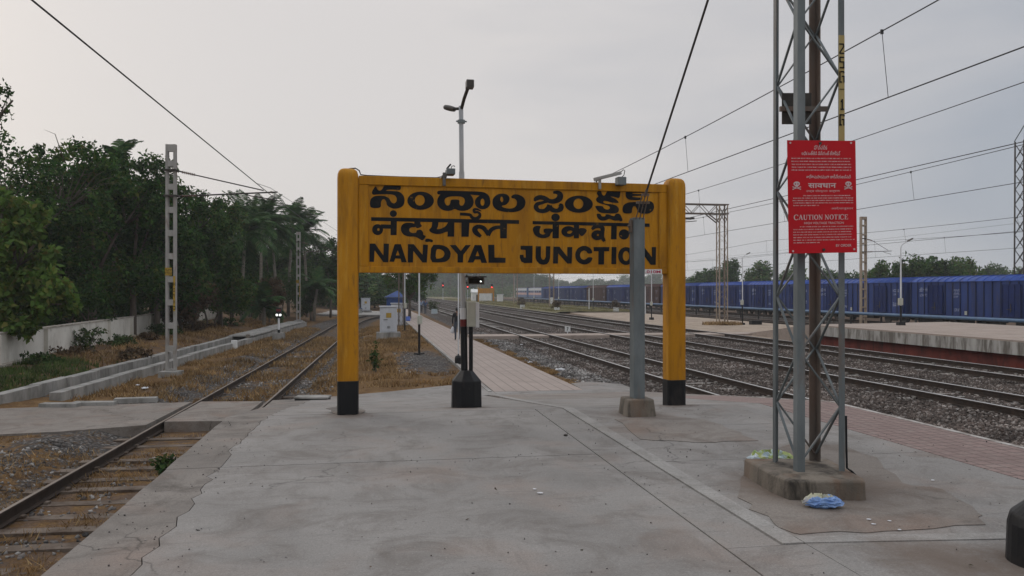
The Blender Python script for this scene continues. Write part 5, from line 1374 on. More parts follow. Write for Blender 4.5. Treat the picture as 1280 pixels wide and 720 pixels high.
# ------------------------------------------------------------------ signals, cabinets, huts, planters
D = 46.2
k = thing('ground_signal', 'low signal on a concrete block in the dry grass with two white lights', 'signal', at(348.5, 425.5, D))
b = MB(); b.box(-.31, .31, -.3, .3, -.1, .44, .02); b.build('concrete_base', M['block_light'], k, bevel=.01)
b = MB(); b.tube([(0, 0, .43), (0, 0, .62)], .07, 10); po = b.build('socket', M['black'], k)
b = MB(); b.tube([(0, 0, .62), (0, 0, 1.28)], .055, 10); b.build('post', M['pole_white'], k)
b = MB(); b.prism([(-.16, -.06), (.16, -.06), (.16, .08), (-.16, .08)], 1.28, 1.88); hd = b.build('head', M['black'], k, bevel=.03)
for x, z, m in ((-.09, 1.47, 'lit_white'), (.10, 1.47, 'lit_white')):
    b = MB(); b.tube([(x, -.085, z), (x, -.062, z)], .062, 12); b.build('lens', M[m], hd)
b = MB(); b.box(-.13, .13, -.072, -.062, 1.68, 1.80); b.build('red_panel', M['red_band'], hd)
def cabinet(label, loc, w, d, h, rz=TA, base=.45):
    k = thing('relay_cabinet', label, 'cabinet', loc, rz, 'grey relay cabinets beside the walkway')
    b = MB(); b.box(-w * .72, w * .72, -d * .8, d * .8, -.3, base, .02); b.build('concrete_base', M['block_light'], k, bevel=.02)
    b = MB(); b.box(-w / 2, w / 2, -d / 2, d / 2, base, base + h); bo = b.build('body', M['cab_grey'], k, bevel=.012)
    b = MB(); b.box(-w / 2 - .05, w / 2 + .05, -d / 2 - .06, d / 2 + .05, base + h + .002, base + h + .07); b.build('roof', M['cab_grey'], k, bevel=.012)
    b = MB(); b.box(-w / 2 + .05, w / 2 - .05, -d / 2 - .018, -d / 2 - .003, base + .05, base + h - .06); dr = b.build('door', M['cab_grey'], k, bevel=.006)
    b = MB(); b.box(-.13, .16, -d / 2 - .026, -d / 2 - .019, base + h * .58, base + h * .77); b.build('yellow_plate', M['yellow_bright'], dr)
    b = MB(); b.box(-.28, -.05, -d / 2 - .045, -d / 2 - .019, base + h * .49, base + h * .515); b.build('handle', M['dark_steel'], dr)
    b = MB()
    for i in range(3): b.box(-.08, .10, -d / 2 - .028, -d / 2 - .019, base + h * (.16 + .035 * i), base + h * (.175 + .035 * i))
    b.build('vent', M['dark_steel'], dr)
    return k
cabinet('grey relay cabinet on a concrete base in the dry grass, nearest and largest', at(485.5, 425, 45), .95, .55, 1.40)
cabinet('grey relay cabinet half hidden behind the nearest one and the thin mast', at(498, 411, 61), 1.1, .55, 1.55, TA, .35)
cabinet('small grey relay cabinet far to the left at the bend of the siding', at(457, 390, 101), 1.1, .6, 1.5, TA, .2)
# blue sheet hut, drum, tarpaulin shed
k = thing('hut', 'small blue sheet metal hut under the tree beside the walkway', 'hut', at(493, 392, 88), TA)
b = MB(); b.box(-.85, .85, -.8, .8, -.1, 1.75); b.build('wall', M['blue_tarp'], k)
b = MB(); b.add([(-1.1, -1.0, 1.80), (1.1, -1.0, 1.80), (1.1, 1.0, 1.80), (-1.1, 1.0, 1.80), (.25, 0, 2.5), (.45, 0, 2.5)], [(0, 1, 5, 4), (1, 2, 5), (2, 3, 4, 5), (3, 0, 4), (3, 2, 1, 0)]); b.build('roof', M['blue_tarp'], k)
k = thing('drum', 'blue plastic drum standing behind the relay cabinets by the walkway', 'drum', at(508.5, 405.5, 70))
b = MB(); b.sm = True; b.lathe([(.28, -.05), (.31, .1), (.31, .35), (.33, .37), (.31, .40), (.31, .62), (.27, .66)], n=16); b.build('body', M['plastic_blue'], k)
b = MB(); b.lathe([(.29, .662), (.29, .70), (.06, .705)], n=16); b.build('lid', M['plastic_blue'], k)
k = thing('shed', 'pale blue round topped shed far off above the green bushes', 'shed', at(477, 372, 160), R(5))
b = MB(); ar = [(1.5 * math.cos(math.pi * i / 10), 1.2 + 1.6 * math.sin(math.pi * i / 10)) for i in range(11)]
pr = [(1.5, -.5)] + ar + [(-1.5, -.5)]; n = len(pr)
b.add([(x, y, z) for y in (-2, 2) for x, z in pr], [tuple(range(n)), tuple(range(n, 2 * n))[::-1]] + [(i, n + i, n + (i + 1) % n, (i + 1) % n) for i in range(n)])
b.build('shell', M['blue_light'], k)
b = MB(); b.box(-.5, .5, -2.03, -2.005, -.5, 1.2); b.build('door', M['blue_tarp'], k)
# signals with red lights
def signal(label, u, v, D, h, flip=1):
    k = thing('signal', label, 'signal', at(u, 364 + (EYE + 1.0) / D * F, D), 0, 'red signals down the line')
    b = MB(); b.tube([(0, 0, 0), (0, 0, h)], .08, 8); b.build('post', M['pole_grey'], k)
    b = MB(); b.box(-.26, .26, -.1, .1, h - .2, h + 1.3); hd = b.build('head', M['black'], k, bevel=.04)
    zr = EYE + 1.0 + (364 - v) / F * D - .0
    b = MB(); b.tube([(0, -.16, zr), (0, -.105, zr)], .16, 12); b.build('lens', M['lit_red'], hd)
    b = MB(); b.box(-.3, .3, -.3, .3, -.2, .25); b.build('base', M['block_light'], k)
    return k
signal('red signal left of the grey lamp post', 553.7, 356.8, 215, 3.7)
signal('red signal half hidden at the right side of the grey lamp post', 584.6, 358.6, 212, 3.3)
signal('red signal over the right end of the small yellow board by the white hut', 614.8, 359.2, 185, 3.0)
# white hut and small yellow board
k = thing('hut', 'small white hut beside the tracks in the distance', 'hut', at(601, 376.5, 192), TA)
b = MB(); b.box(-2.2, 2.5, -1.4, 1.4, -.4, 2.1); b.build('wall', M['white'], k)
b = MB(); b.add([(-2.4, -1.6, 2.1), (2.7, -1.6, 2.1), (2.7, 1.6, 2.1), (-2.4, 1.6, 2.1), (-2.4, 0, 2.9), (2.7, 0, 2.9)], [(0, 1, 5, 4), (2, 3, 4, 5), (1, 2, 5), (3, 0, 4), (3, 2, 1, 0)]); b.build('roof', M['white'], k)
b = MB(); b.box(-1.3, -.6, -1.43, -1.405, -.3, 1.6); b.build('door', M['dark_steel'], k)
k = thing('station_sign', 'distant small yellow name board in front of the white hut', 'sign', at(607.5, 377, 184), TA)
for x in (-1.75, 1.75): b = MB(); b.box(x - .14, x + .14, -.14, .14, -.4, 3.25); b.build('post', M['yellow'], k)
b = MB(); b.box(-1.608, 1.608, -.08, .08, 1.9, 3.05); b.build('board', M['yellow'], k)
k = thing('kiosk', 'small white boxy kiosk right of the white hut', 'hut', at(625, 376.5, 180), TA)
b = MB(); b.box(-.6, .6, -.6, .6, -.3, 1.5); b.build('wall', M['white'], k)
b = MB(); b.box(-.75, .75, -.75, .75, 1.502, 1.62); b.build('roof', M['cab_grey'], k)
# boards between the tracks
k = thing('marker_board', 'small white marker board standing between the tracks by the foot crossing', 'board', at(709.5, 415, 49))
b = MB(); b.box(-.17, .17, -.02, .02, .02, .34); b.build('board', M['white'], k)
b = MB(); vs_, fs_ = fit(text2d('7', .03), -.06, .06, .07, .29); b.add([(x, -.0225, y) for x, y in vs_], fs_); b.build('lettering', M['sign_black'], k)
b = MB(); b.tube([(0, .03, -.3), (0, .03, .2)], .03, 8); b.build('stake', M['pole_white'], k)
k = thing('marker_board', 'square white board on a stake before the far wagons', 'board', at(689.3, 380, 140))
b = MB(); b.box(-.45, .45, -.03, .03, .1, 1.15); b.build('board', M['white'], k)
b = MB(); b.tube([(0, .05, -.4), (0, .05, .8)], .05, 8); b.build('stake', M['pole_white'], k)

# ------------------------------------------------------------------ litter
def crumple(name, label, cat, loc, sx_, sy, sz, mats, seed, n=18, rz=0.0, group=None):
    rr = np.random.default_rng(seed); vs = []; fs = []
    m = n + 6
    for i in range(n + 1):
        for j in range(m):
            th = math.pi * i / n; ph = 2 * math.pi * j / m
            k_ = 1 + .20 * (fbm(math.cos(ph) * 4 + 5 + seed, math.sin(ph) * 4 + th * 4, 3) - .5) * 2.6
            vs.append((sx_ * k_ * abs(math.sin(th)) ** .7 * math.cos(ph), sy * k_ * abs(math.sin(th)) ** .7 * math.sin(ph), max(0, sz * (.5 + .5 * math.cos(th)) * (1 + .5 * (fbm(math.cos(ph) * 6 + seed, math.sin(ph) * 6 + th * 6) - .5) * 1.8) + rr.normal() * sz * .05)))
    for i in range(n):
        for j in range(m): fs.append((i * m + j, (i + 1) * m + j, (i + 1) * m + (j + 1) % m, i * m + (j + 1) % m))
    b = MB(); b.add(vs, fs)
    for i, f in enumerate(b.f): b.m[i] = mats[1](vs[f[0]]) if len(mats) > 1 else 0
    o = b.build(name, mats[0], loc=loc, rz=rz); return tag(o, label, cat, group)
M['bag_blue'] = stdmat('blue_packet_film', [(.10, .20, .48), (.22, .36, .62)], 14, .3, .5, 40, spec=.6)
M['bag_yellow'] = stdmat('pale_yellow_packet_film', [(.42, .40, .22), (.52, .52, .40)], 12, .3, .5, 40, spec=.6, stains=[((.25, .25, .32), 9, .5, .62, .8)])
M['bag_green'] = stdmat('yellow_green_packet_film', [(.20, .29, .07), (.42, .43, .12)], 9, .35, .5, 40, spec=.6, stains=[((.42, .52, .60), 6, .52, .60, .95)])
M['bag_pale'] = stdmat('pale_packet_film', [(.40, .47, .52), (.52, .58, .60)], 9, .35, .5, 40, spec=.6)
crumple('packet', 'crumpled blue and yellow packet lying in front of the mast base', 'litter', gp(1028, 634, 0.004), .14, .07, .085, ([M['bag_blue'], M['bag_yellow']], lambda v: 1 if v[2] > .03 and v[1] > -.02 and v[0] < .07 else 0), 4, rz=-.08)
crumple('sack', 'crumpled yellow green sack lying behind the left legs of the mast', 'litter', Vector((2.43, 7.52, .004)), .22, .12, .13, ([M['bag_green'], M['bag_pale']], lambda v: 1 if v[2] < .05 or v[0] < -.15 else 0), 9, rz=.2)
gl = 'scraps of white litter'
for i, (u, v, z, sz, l) in enumerate(((700, 463.5, -.97, .16, 'white plastic scrap on the ballast, largest of the litter between walkway and track'), (662.5, 454, -.97, .11, 'small white plastic scrap at the ballast edge beside the walkway'), (677, 437.5, -.97, .10, 'pale blue plastic scrap on the ballast behind the white ones'), (652, 431, -.97, .07, 'tiny white scrap on the ballast near the foot crossing'), (181, 486, -1.2, .10, 'white paper scrap in the dry grass by the drain'), (172, 482, -1.2, .08, 'tiny white scrap in the dry grass closer to the drain'))):
    crumple('plastic_scrap', l, 'litter', gp(u, v, z), sz, sz * .8, sz * .5, ([M['plastic_white'] if i != 2 else M['bag_pale']],), 20 + i, 8, rz=i, group=gl)
sc_spots = [(1086, 650, 'white paper flake nearest the mast base'), (1112, 652, 'white paper flake right of the packet'), (1092, 656, 'white paper flake, lowest of the flakes beside the packet'), (1124, 663, 'white paper flake below the mast on the dusty patch'), (676, 617, 'torn white paper fleck alone on the grey slab'), (1166, 601, 'white paper flake far right of the mast'), (668, 612, 'tiny white fleck beside the torn one on the slab')]
for i, (u, v, l) in enumerate(sc_spots):
    q = gp(u, v, .0035); q.z = .009; rr = random.Random(i); r_ = .018 if i != 4 else .03
    b = MB(); b.prism([(r_ * rr.uniform(.5, 1.1) * math.cos(a), r_ * rr.uniform(.5, 1) * math.sin(a)) for a in np.linspace(0, 5.4, 7)], 0, .002)
    tag(b.build('paper_flake', M['plastic_white'], loc=q), l, 'litter', 'white flakes on the platform')
k = thing('stone', 'dark pebble lying on the grey slab in front of the board', 'stone', gp(707, 545, 0))
b = MB(); b.sm = True; b.lathe([(.008, -.004), (.024, .004), (.022, .018), (.006, .024)], n=8); b.build('stone', M['dark_steel'], k)
k = thing('cable_block', 'black box lying on sandy ground right of the boom mast lamp', 'box', W(28.6, 56.8, -.886), TA)
b = MB(); b.box(-.42, .42, -.25, .25, 0, .30); b.build('box', M['black'], k, bevel=.03)
b = MB(); b.box(-.43, .43, -.26, .26, .302, .33); b.build('lid', M['dark_steel'], k)
# ------------------------------------------------------------------ people
def person(name, label, loc, rz, shirt, trousers, pose='walk', group=None, scale=1.0):
    J = {'pelvis': (0, 0, .93, .15, .105), 'waist': (0, 0, 1.08, .145, .095), 'chest': (0, 0, 1.30, .175, .115), 'neck': (0, .005, 1.44, .058, .058), 'jaw': (0, .02, 1.53, .068, .078), 'skull': (0, .01, 1.61, .078, .092), 'crown': (0, 0, 1.675, .050, .058)}
    E = [('pelvis', 'waist', 1), ('waist', 'chest', 1), ('chest', 'neck', 0), ('neck', 'jaw', 0), ('jaw', 'skull', 0), ('skull', 'crown', 0)]
    for q, sd in ((-1, 'l'), (1, 'r')):
        sw = q if pose == 'walk' else 0
        J['sh' + sd] = (q * .185, 0, 1.375, .062, .062); J['el' + sd] = (q * .235, -.04 * sw - .02, 1.10, .044, .044); J['wr' + sd] = (q * .235, .05 - .06 * sw, .87, .030, .030); J['hd' + sd] = (q * .23, .07 - .06 * sw, .785, .036, .022)
        J['fg' + sd] = (q * .225, .08 - .06 * sw, .71, .020, .014); J['th' + sd] = (q * .20, .10 - .06 * sw, .79, .013, .013)
        E += [('chest', 'sh' + sd, 1), ('sh' + sd, 'el' + sd, 1), ('el' + sd, 'wr' + sd, 1 if q < 0 else 0), ('wr' + sd, 'hd' + sd, 0), ('hd' + sd, 'fg' + sd, 0), ('hd' + sd, 'th' + sd, 0)]
        if pose == 'sit':
            J['hp' + sd] = (q * .10, .02, .90, .095, .095); J['kn' + sd] = (q * .13, .42, .88, .07, .07); J['an' + sd] = (q * .13, .40, .50, .048, .048); J['to' + sd] = (q * .14, .54, .46, .04, .035)
        else:
            J['hp' + sd] = (q * .095, 0, .88, .095, .098); J['kn' + sd] = (q * .10, .03 + .09 * sw, .49, .066, .066); J['an' + sd] = (q * .10, -.03 + .13 * sw, .10, .047, .047); J['to' + sd] = (q * .115, .10 + .13 * sw, .04, .042, .034)
        E += [('pelvis', 'hp' + sd, 2), ('hp' + sd, 'kn' + sd, 2), ('kn' + sd, 'an' + sd, 2), ('an' + sd, 'to' + sd, 3)]
    names = list(J); ix = {n: i for i, n in enumerate(names)}
    me = bpy.data.meshes.new(name); me.from_pydata([J[n][:3] for n in names], [(ix[a], ix[b]) for a, b, _ in E], [])
    o = bpy.data.objects.new(name, me); COL.objects.link(o)
    o.modifiers.new('skin', 'SKIN')
    for n in names:
        sv = me.skin_vertices[0].data[ix[n]]; sv.radius = J[n][3:5]; sv.use_root = (n == 'pelvis')
    s = o.modifiers.new('sub', 'SUBSURF'); s.levels = 1; s.render_levels = 1
    bpy.context.view_layer.update()
    m2 = bpy.data.meshes.new_from_object(o.evaluated_get(bpy.context.evaluated_depsgraph_get()))
    bpy.data.objects.remove(o)
    for m in (M['skin'], shirt, trousers, M['sign_black']): m2.materials.append(m)
    P = {n: Vector(J[n][:3]) for n in names}
    def dseg(p, a, b):
        d = b - a; t = max(0, min(1, (p - a).dot(d) / max(1e-9, d.dot(d)))); return (p - a - d * t).length
    for f in m2.polygons:
        c = f.center; f.material_index = min(E, key=lambda e: dseg(c, P[e[0]], P[e[1]]))[2]; f.use_smooth = True
    m2.name = name
    o = bpy.data.objects.new(name, m2); o.location = loc; o.rotation_euler = (0, 0, rz); o.scale = (scale,) * 3
    link(o); tag(o, label, 'person', group)
    b = MB(); b.sm = True; b.lathe([(.06, -.085), (.094, -.05), (.10, 0), (.088, .05), (.05, .082), (.01, .09)], (0, -.012, 1.632), 14)
    b.build('hair', M['hair'], o)
    return o
pz = lambda u, v, D: at(u, v, D)
p1 = person('person', 'person in a black shirt walking on the walkway behind the thin pole', gp(571.5, 425.2, -.915), TA, M['cloth_black'], M['cloth_trouser'])
b = MB(); b.sm = True
b.tube([(-.235, .10, .72), (-.235, .10, .64), (-.24, .10, .52), (-.24, .10, .40), (-.24, .10, .34)], [.02, .07, .12, .11, .03], 12)
q = b.build('carrier_bag', M['plastic_white'], loc=p1.location, rz=TA); q.scale = (1, .6, 1); q.location = p1.location + Vector((0, .02, 0))
tag(q, 'white plastic carrier bag held in the left hand of the walking person', 'bag')
person('person', 'person in a pale blue shirt far along the walkway, left of a pair', gp(526.4, 391.5, -.97), TA, M['cloth_pale'], M['cloth_trouser'], group='pair walking on the walkway')
person('person', 'person in a dark blue shirt far along the walkway, right of a pair', gp(531.6, 392.3, -.97), TA + .2, M['cloth_blue'], M['cloth_trouser'], group='pair walking on the walkway')
st0 = at(448, 390.5, 97)
b = MB(); b.box(-.5, .5, -.3, .3, -.2, .44, .02); tag(b.build('low_bench', M['block_light'], loc=st0, rz=-1.0, bevel=.02), 'low concrete bench by the small far relay cabinet', 'bench')
person('person', 'seated person in blue beside the small far relay cabinet', st0 + Vector((0, 0, -.40)), -1.2, M['cloth_blue'], M['cloth_blue'], 'sit')

# ------------------------------------------------------------------ vegetation
def leaf_cloud(name, centers, radii, n_per, size, mat, seed, parent=None, aspect=.5, up=.35, hang=0.0, flat=1.0):
    rg = np.random.default_rng(seed); centers = np.asarray(centers, float); nC = len(centers)
    cid = np.repeat(np.arange(nC), n_per); N = len(cid)
    d = rg.normal(size=(N, 3)); d /= np.linalg.norm(d, axis=1, keepdims=True) + 1e-9
    r = (rg.random(N) ** .45)[:, None] * np.asarray(radii)[cid][:, None]
    p = centers[cid] + d * r * np.array([1, 1, flat])
    nrm = rg.normal(size=(N, 3)) * .8 + d * .5 + np.array([0, 0, up]); nrm /= np.linalg.norm(nrm, axis=1, keepdims=True)
    ax = rg.normal(size=(N, 3)); ax[:, 2] -= hang; ax -= nrm * (ax * nrm).sum(1, keepdims=True); ax /= np.linalg.norm(ax, axis=1, keepdims=True)
    bx = np.cross(nrm, ax); s = size * (.6 + .8 * rg.random(N))[:, None]
    fold = nrm * s * .12
    co = np.stack([p, p + ax * s * .45 + bx * s * aspect * .5 + fold, p + ax * s, p + ax * s * .45 - bx * s * aspect * .5 + fold], 1)
    f = np.arange(N * 4).reshape(N, 4)
    return np_mesh(name, co, f, mat, parent)
def tree(name, label, cat, loc, lobes, trunk_h, trunk_r, nclu, nleaf, lsize, mat, seed, crad=(.45, .85), group=None, lean=(0, 0), aspect=.5, hang=0.0, bare=0, ntrunk=1):
    """lobes: (x, y, z, r) balls of crown relative to the foot"""
    rr = random.Random(seed); k = thing(name, label, cat, loc, 0, group)
    cs = []; rs = []
    tot = sum(l[3] ** 2 for l in lobes)
    owner = []
    for li, (x, y, z, r) in enumerate(lobes):
        for _ in range(max(3, int(nclu * r * r / tot))):
            while True:
                v = Vector((rr.uniform(-1, 1), rr.uniform(-1, 1), rr.uniform(-1, 1)))
                if .30 < v.length < 1: break
            v = v.normalized() * (.55 + .45 * rr.random() ** .6)
            cs.append((x + v.x * r, y + v.y * r, z + v.z * r * .82)); rs.append(rr.uniform(*crad)); owner.append(li)
    leaf_cloud('crown', cs, rs, nleaf, lsize, mat, seed, k, aspect, .35, hang)
    b = MB(); b.sm = True
    for tI in range(ntrunk):
        ox, oy = (rr.uniform(-.35, .35), rr.uniform(-.35, .35)) if ntrunk > 1 else (0, 0)
        tp = Vector((lean[0] + ox * 2, lean[1] + oy * 2, trunk_h))
        b.tube([(ox, oy, -.4), (ox + lean[0] * .2 + rr.uniform(-.06, .06), oy + lean[1] * .2, trunk_h * .4), tuple(tp)], [trunk_r * 1.25, trunk_r, trunk_r * .75], 9)
        for li, (x, y, z, r) in enumerate(lobes):
            if ntrunk > 1 and li % ntrunk != tI: continue
            c = Vector((x, y, z)); mid = tp.lerp(c, .5) + Vector((rr.uniform(-.2, .2), rr.uniform(-.2, .2), rr.uniform(0, .3)))
            b.tube([tp - Vector((0, 0, trunk_r)), mid, c], [trunk_r * .6, trunk_r * .4, trunk_r * .2], 7)
            for i, cc in enumerate(cs):
                if owner[i] == li and rr.random() < .45: b.tube([c.lerp(tp, .25), Vector(cc).lerp(c, .45) + Vector((0, 0, .1)), Vector(cc)], [trunk_r * .16, trunk_r * .09, .008], 5)
    for _ in range(bare):
        x, y, z, r = rr.choice(lobes); d = Vector((rr.uniform(-1, 1), rr.uniform(-.4, .4), rr.uniform(.2, 1))).normalized(); c = Vector((x, y, z))
        b.tube([c + d * r * .6, c + d * r * 1.1 + Vector((rr.uniform(-.2, .2), 0, rr.uniform(-.1, .3))), c + d * r * 1.35 + Vector((rr.uniform(-.3, .3), 0, rr.uniform(-.2, .3)))], [.03, .016, .006], 5)
    b.build('trunk', M['bark'], k)
    return k
GZ = -1.15
def top_at(v, D): return EYE + (364 - v) / F * D - GZ
def foot(u, D): return Vector(((u - 640) / F * D, D, GZ))
# nearest broad leaved tree leaning over the wall
tn = foot(-10, 30.5)
tree('broadleaf_tree', 'bright large leaved tree leaning over the white wall at the left edge', 'tree', tn,
     [(1.2, -1.5, 2.6, 1.3), (2.3, -2.2, 2.3, 1.1), (3.1, -2.6, 2.1, .85), (.2, -1.2, 4.2, 1.5), (1.3, -1.6, 4.1, 1.1), (-1.5, -.6, 3.4, 1.6), (3.5, -2.5, 3.0, 1.0), (4.1, -2.6, 2.35, .65), (2.5, -2.0, 4.2, 1.0), (1.3, -1.5, 5.6, 1.1), (2.3, -1.8, 5.3, .8), (-.6, -1.3, 6.2, 1.1), (2.4, -2.0, 3.2, 1.0)], 2.2, .12, 190, 70, .24, M['leaf_broad'], 5, (.16, .42), None, (.6, -.5), .62, .9)
# sparse twigs of a tall tree outside the frame
tree('tall_tree', 'tall sparse tree of which only a few twigs reach in at the top left', 'tree', Vector((-19.35, 26.5, GZ)),
     [(1.9, 0, 8.75, .5), (2.75, .1, 9.15, .62), (-2.5, 0, 9.0, 1.3)], 5.2, .16, 34, 26, .17, M['leaf_dark'], 15, (.18, .36), None, (.3, 0), .5)
DARK = [
 ('dark dense tree highest at the left edge behind the bright large leaved tree', 15, 38, 167, 4.0),
 ('dark dense tree behind the wall with a ragged level top', 75, 41, 176, 3.3),
 ('dark dense tree whose top stands just left of the lone palm crown', 118, 43, 178, 3.1),
 ('dark tree falling away in steps towards the nearest slotted mast', 166, 45, 188, 3.0),
 ('dark tree with bare twigs at its tip, left of the nearest slotted mast', 196, 47, 222, 2.3),
 ('dark rounded tree right behind the nearest slotted mast', 243, 52, 240, 2.5),
 ('dark olive tree between the nearest slotted mast and the palms', 275, 57, 250, 2.2)]
for i, (l, u, D, vt, wr) in enumerate(DARK):
    h = top_at(vt, D); rr = random.Random(100 + i)
    lobes = [(rr.uniform(-.4, .4), 0, h - wr * .62, wr * .72)]
    for j in range(7):
        a = rr.uniform(0, 6.28); lobes.append((math.cos(a) * wr * .75, math.sin(a) * wr * .6, h * rr.uniform(.28, .78), wr * rr.uniform(.42, .62)))
    tree('dense_tree', l, 'tree', foot(u, D), lobes, h * .34, .17, 165, 75, .24, M['leaf_dark'] if i not in (1, 6) else M['leaf_mid'], 200 + i, (.35, .75), 'trees behind the white wall', (0, 0), .5, .2, 5 if i in (4, 5) else 2)
BACK = [('dark tree closing the gap behind the dense trees, furthest left', 40, 52, 215, 3.4), ('dark tree closing the gap behind the lone palm crown', 120, 56, 215, 3.6), ('dark tree seen in the gaps left of the nearest slotted mast', 190, 60, 245, 3.2),
 ('dark tree behind the first palm trunks', 290, 78, 268, 3.4), ('dark tree behind the palm with the slanting trunk', 335, 92, 288, 3.8), ('dark tree between the second slotted mast and the airy tree', 380, 96, 292, 3.6)]
for i, (l, u, D, vt, wr) in enumerate(BACK):
    h = top_at(vt, D); rr = random.Random(150 + i)
    lobes = [(rr.uniform(-.6, .6), 0, h - wr * .6, wr * .7)]
    for j in range(9):
        a = rr.uniform(0, 6.28); lobes.append((math.cos(a) * wr * .9, math.sin(a) * wr * .6, h * rr.uniform(.14, .7), wr * rr.uniform(.45, .62)))
    tree('dense_tree', l, 'tree', foot(u, D), lobes, h * .34, .17, 170, 80, .30, M['leaf_dark'], 250 + i, (.45, .85), 'trees behind the white wall', (0, 0), .5, .2, 0)
# undergrowth: shrubs under the trees
SH = [('dark leafy shrub under the trees left of the nearest slotted mast', 138, 47.5, 330, 1.9, 'leaf_dark'), ('tangled dark shrub behind the end of the white wall', 213, 50, 330, 1.8, 'leaf_dark'),
      ('shrub with hanging brown creepers right of the nearest slotted mast', 232, 50, 318, 1.7, 'leaf_dry'), ('dark shrub filling the gap before the palm trunks', 262, 55, 320, 1.9, 'leaf_mid'),
      ('leafy green shrub leaning on the first palm trunk', 288, 60, 325, 1.6, 'leaf_mid'), ('round bright green bush before the second slotted mast', 352, 72, 338, 1.5, 'leaf_shrub'), ('round green bush right of the second slotted mast', 389, 78, 345, 1.6, 'leaf_shrub'),
      ('dark shrub under the tall tree behind the bright leaved one', 40, 38.5, 330, 1.8, 'leaf_dark'), ('dark shrub in the shade behind the wall pilasters', 95, 40, 332, 2.0, 'leaf_dark'),
      ('wispy brown shrub among the palms', 333, 66, 330, 1.4, 'leaf_dry'), ('dark shrub closing the view behind the palms', 318, 80, 318, 2.4, 'leaf_dark'), ('dark shrub closing the view behind the second slotted mast', 372, 92, 320, 2.6, 'leaf_dark')]
for i, (l, u, D, vt, wr, m) in enumerate(SH):
    h = top_at(vt, D); rr = random.Random(300 + i)
    lobes = [(rr.uniform(-1, 1) * wr * .6, rr.uniform(-.5, .5), h * rr.uniform(.25, .75), wr * .55) for _ in range(5)]
    tree('shrub', l, 'shrub', foot(u, D) + Vector((0, 0, .1)), lobes, h * .3, .07, 70, 60, .20, M[m], 300 + i, (.25, .55), 'shrubs along the wall', (0, 0), .45, .2, 3, 2)
# tall tree behind the left sign post and the tree over the hut
tree('airy_tree', 'dark airy tree right behind the left post of the name board', 'tree', foot(413, 88) , [(.2, 0, 7.2, 1.5), (-.8, 0, 5.8, 1.4), (1.1, 0, 5.4, 1.4), (.6, 0, 3.8, 1.3), (1.4, .3, 8.3, .9)], 3.2, .12, 110, 60, .26, M['leaf_dark'], 401, (.3, .6), None, (.3, 0), .5, .2, 6)
tree('shade_tree', 'green shade tree over the blue hut left of the walkway', 'tree', foot(512, 76) + Vector((0, 0, .1)), [(0, 0, 4.6, 1.6), (-1.2, -.2, 3.9, 1.3), (1.3, 0, 4.0, 1.3), (.6, -.5, 3.2, .9), (-1.1, .4, 5.4, 1.3), (.8, .2, 5.7, 1.3), (1.9, .1, 4.8, .9)], 1.9, .14, 150, 55, .22, M['leaf_mid'], 402, (.3, .6), None, (0, 0), .5, .2)
# palms
def palm(label, loc, h, seed, fl=2.7, nf=18, tr=.13, group='palms along the siding'):
    rr = random.Random(seed); k = thing('palm', label, 'palm tree', loc, rr.uniform(0, 6), group)
    b = MB(); b.sm = True; lx, ly = rr.uniform(-.4, .4), rr.uniform(-.4, .4)
    b.tube([(0, 0, -.3), (lx * .3, ly * .3, h * .5), (lx, ly, h)], [tr * 1.3, tr, tr * .8], 10); b.build('trunk', M['palm_bark'], k)
    vs = []; fs = []; b = MB(); b.sm = True
    for i in range(nf):
        az = i * 2.4 + rr.uniform(-.2, .2); el = rr.uniform(-.35, 1.4); L = fl * rr.uniform(.8, 1.15)
        p = Vector((lx, ly, h)); d = Vector((math.cos(az) * math.cos(el), math.sin(az) * math.cos(el), math.sin(el))); pts = [p.copy()]; n = 16
        for j in range(n):
            p = p + d * (L / n); d = (d + Vector((0, 0, -.085 - .05 * j / n))).normalized(); pts.append(p.copy())
        b.tube(pts, [.028 * (1 - j / (n + 2)) + .004 for j in range(n + 1)], 5)
        side = Vector((-math.sin(az), math.cos(az), 0))
        for j in range(2, n + 1):
            for hf in (0, .5):
                if j == n and hf: continue
                q = pts[j] if not hf else (pts[j] + pts[j + 1]) / 2
                dd = (pts[min(j + 1, n)] - pts[j - 1]).normalized(); ll = L * .24 * math.sin(math.pi * min(1, (j + hf + 2) / (n + 3))) + .10
                for sg in (-1, 1):
                    t_ = (side * sg + dd * .65 + Vector((0, 0, -.30 + rr.uniform(-.15, .15)))).normalized(); wv = dd * .05
                    m_ = q + t_ * ll * .55 + Vector((0, 0, .02)); e_ = q + t_ * ll + Vector((0, 0, -.10 * ll))
                    bI = len(vs); vs += [q - wv * .6, q + wv * .6, m_ + wv, e_, m_ - wv]; fs.append((bI, bI + 1, bI + 2, bI + 4)); fs.append((bI + 2, bI + 3, bI + 4, bI + 4))
    fs = [f if f[2] != f[3] else (f[0], f[1], f[2], f[2]) for f in fs]
    quads = [f for f in fs if len(set(f)) == 4]; tris = [f[:3] for f in fs if len(set(f)) == 3]
    bb = MB(); bb.add(vs, quads + tris); bb.build('fronds', M['leaf_palm'], k)
    b.build('frond_stems', M['leaf_palm'], k)
    return k
palm('lone palm crown rising out of the dark trees, left of the nearest slotted mast', foot(142, 47), top_at(206, 47), 1, 2.0, 16)
for i, (u, D, vt, l) in enumerate(((302, 64, 285, 'palm with a pale ringed trunk, first of the group left of the second slotted mast'), (326, 70, 275, 'palm with a bushy upright crown, second of the group'), (346, 74, 280, 'palm with a slanting trunk, third of the group'), (360, 80, 272, 'palm just left of the second slotted mast'), (384, 84, 285, 'palm behind the second slotted mast, nearest to the left sign post'), (312, 78, 268, 'palm half hidden behind the first two of the group'))):
    palm(l, foot(u, D), top_at(vt, D) * .93, 20 + i, 3.5, 30)
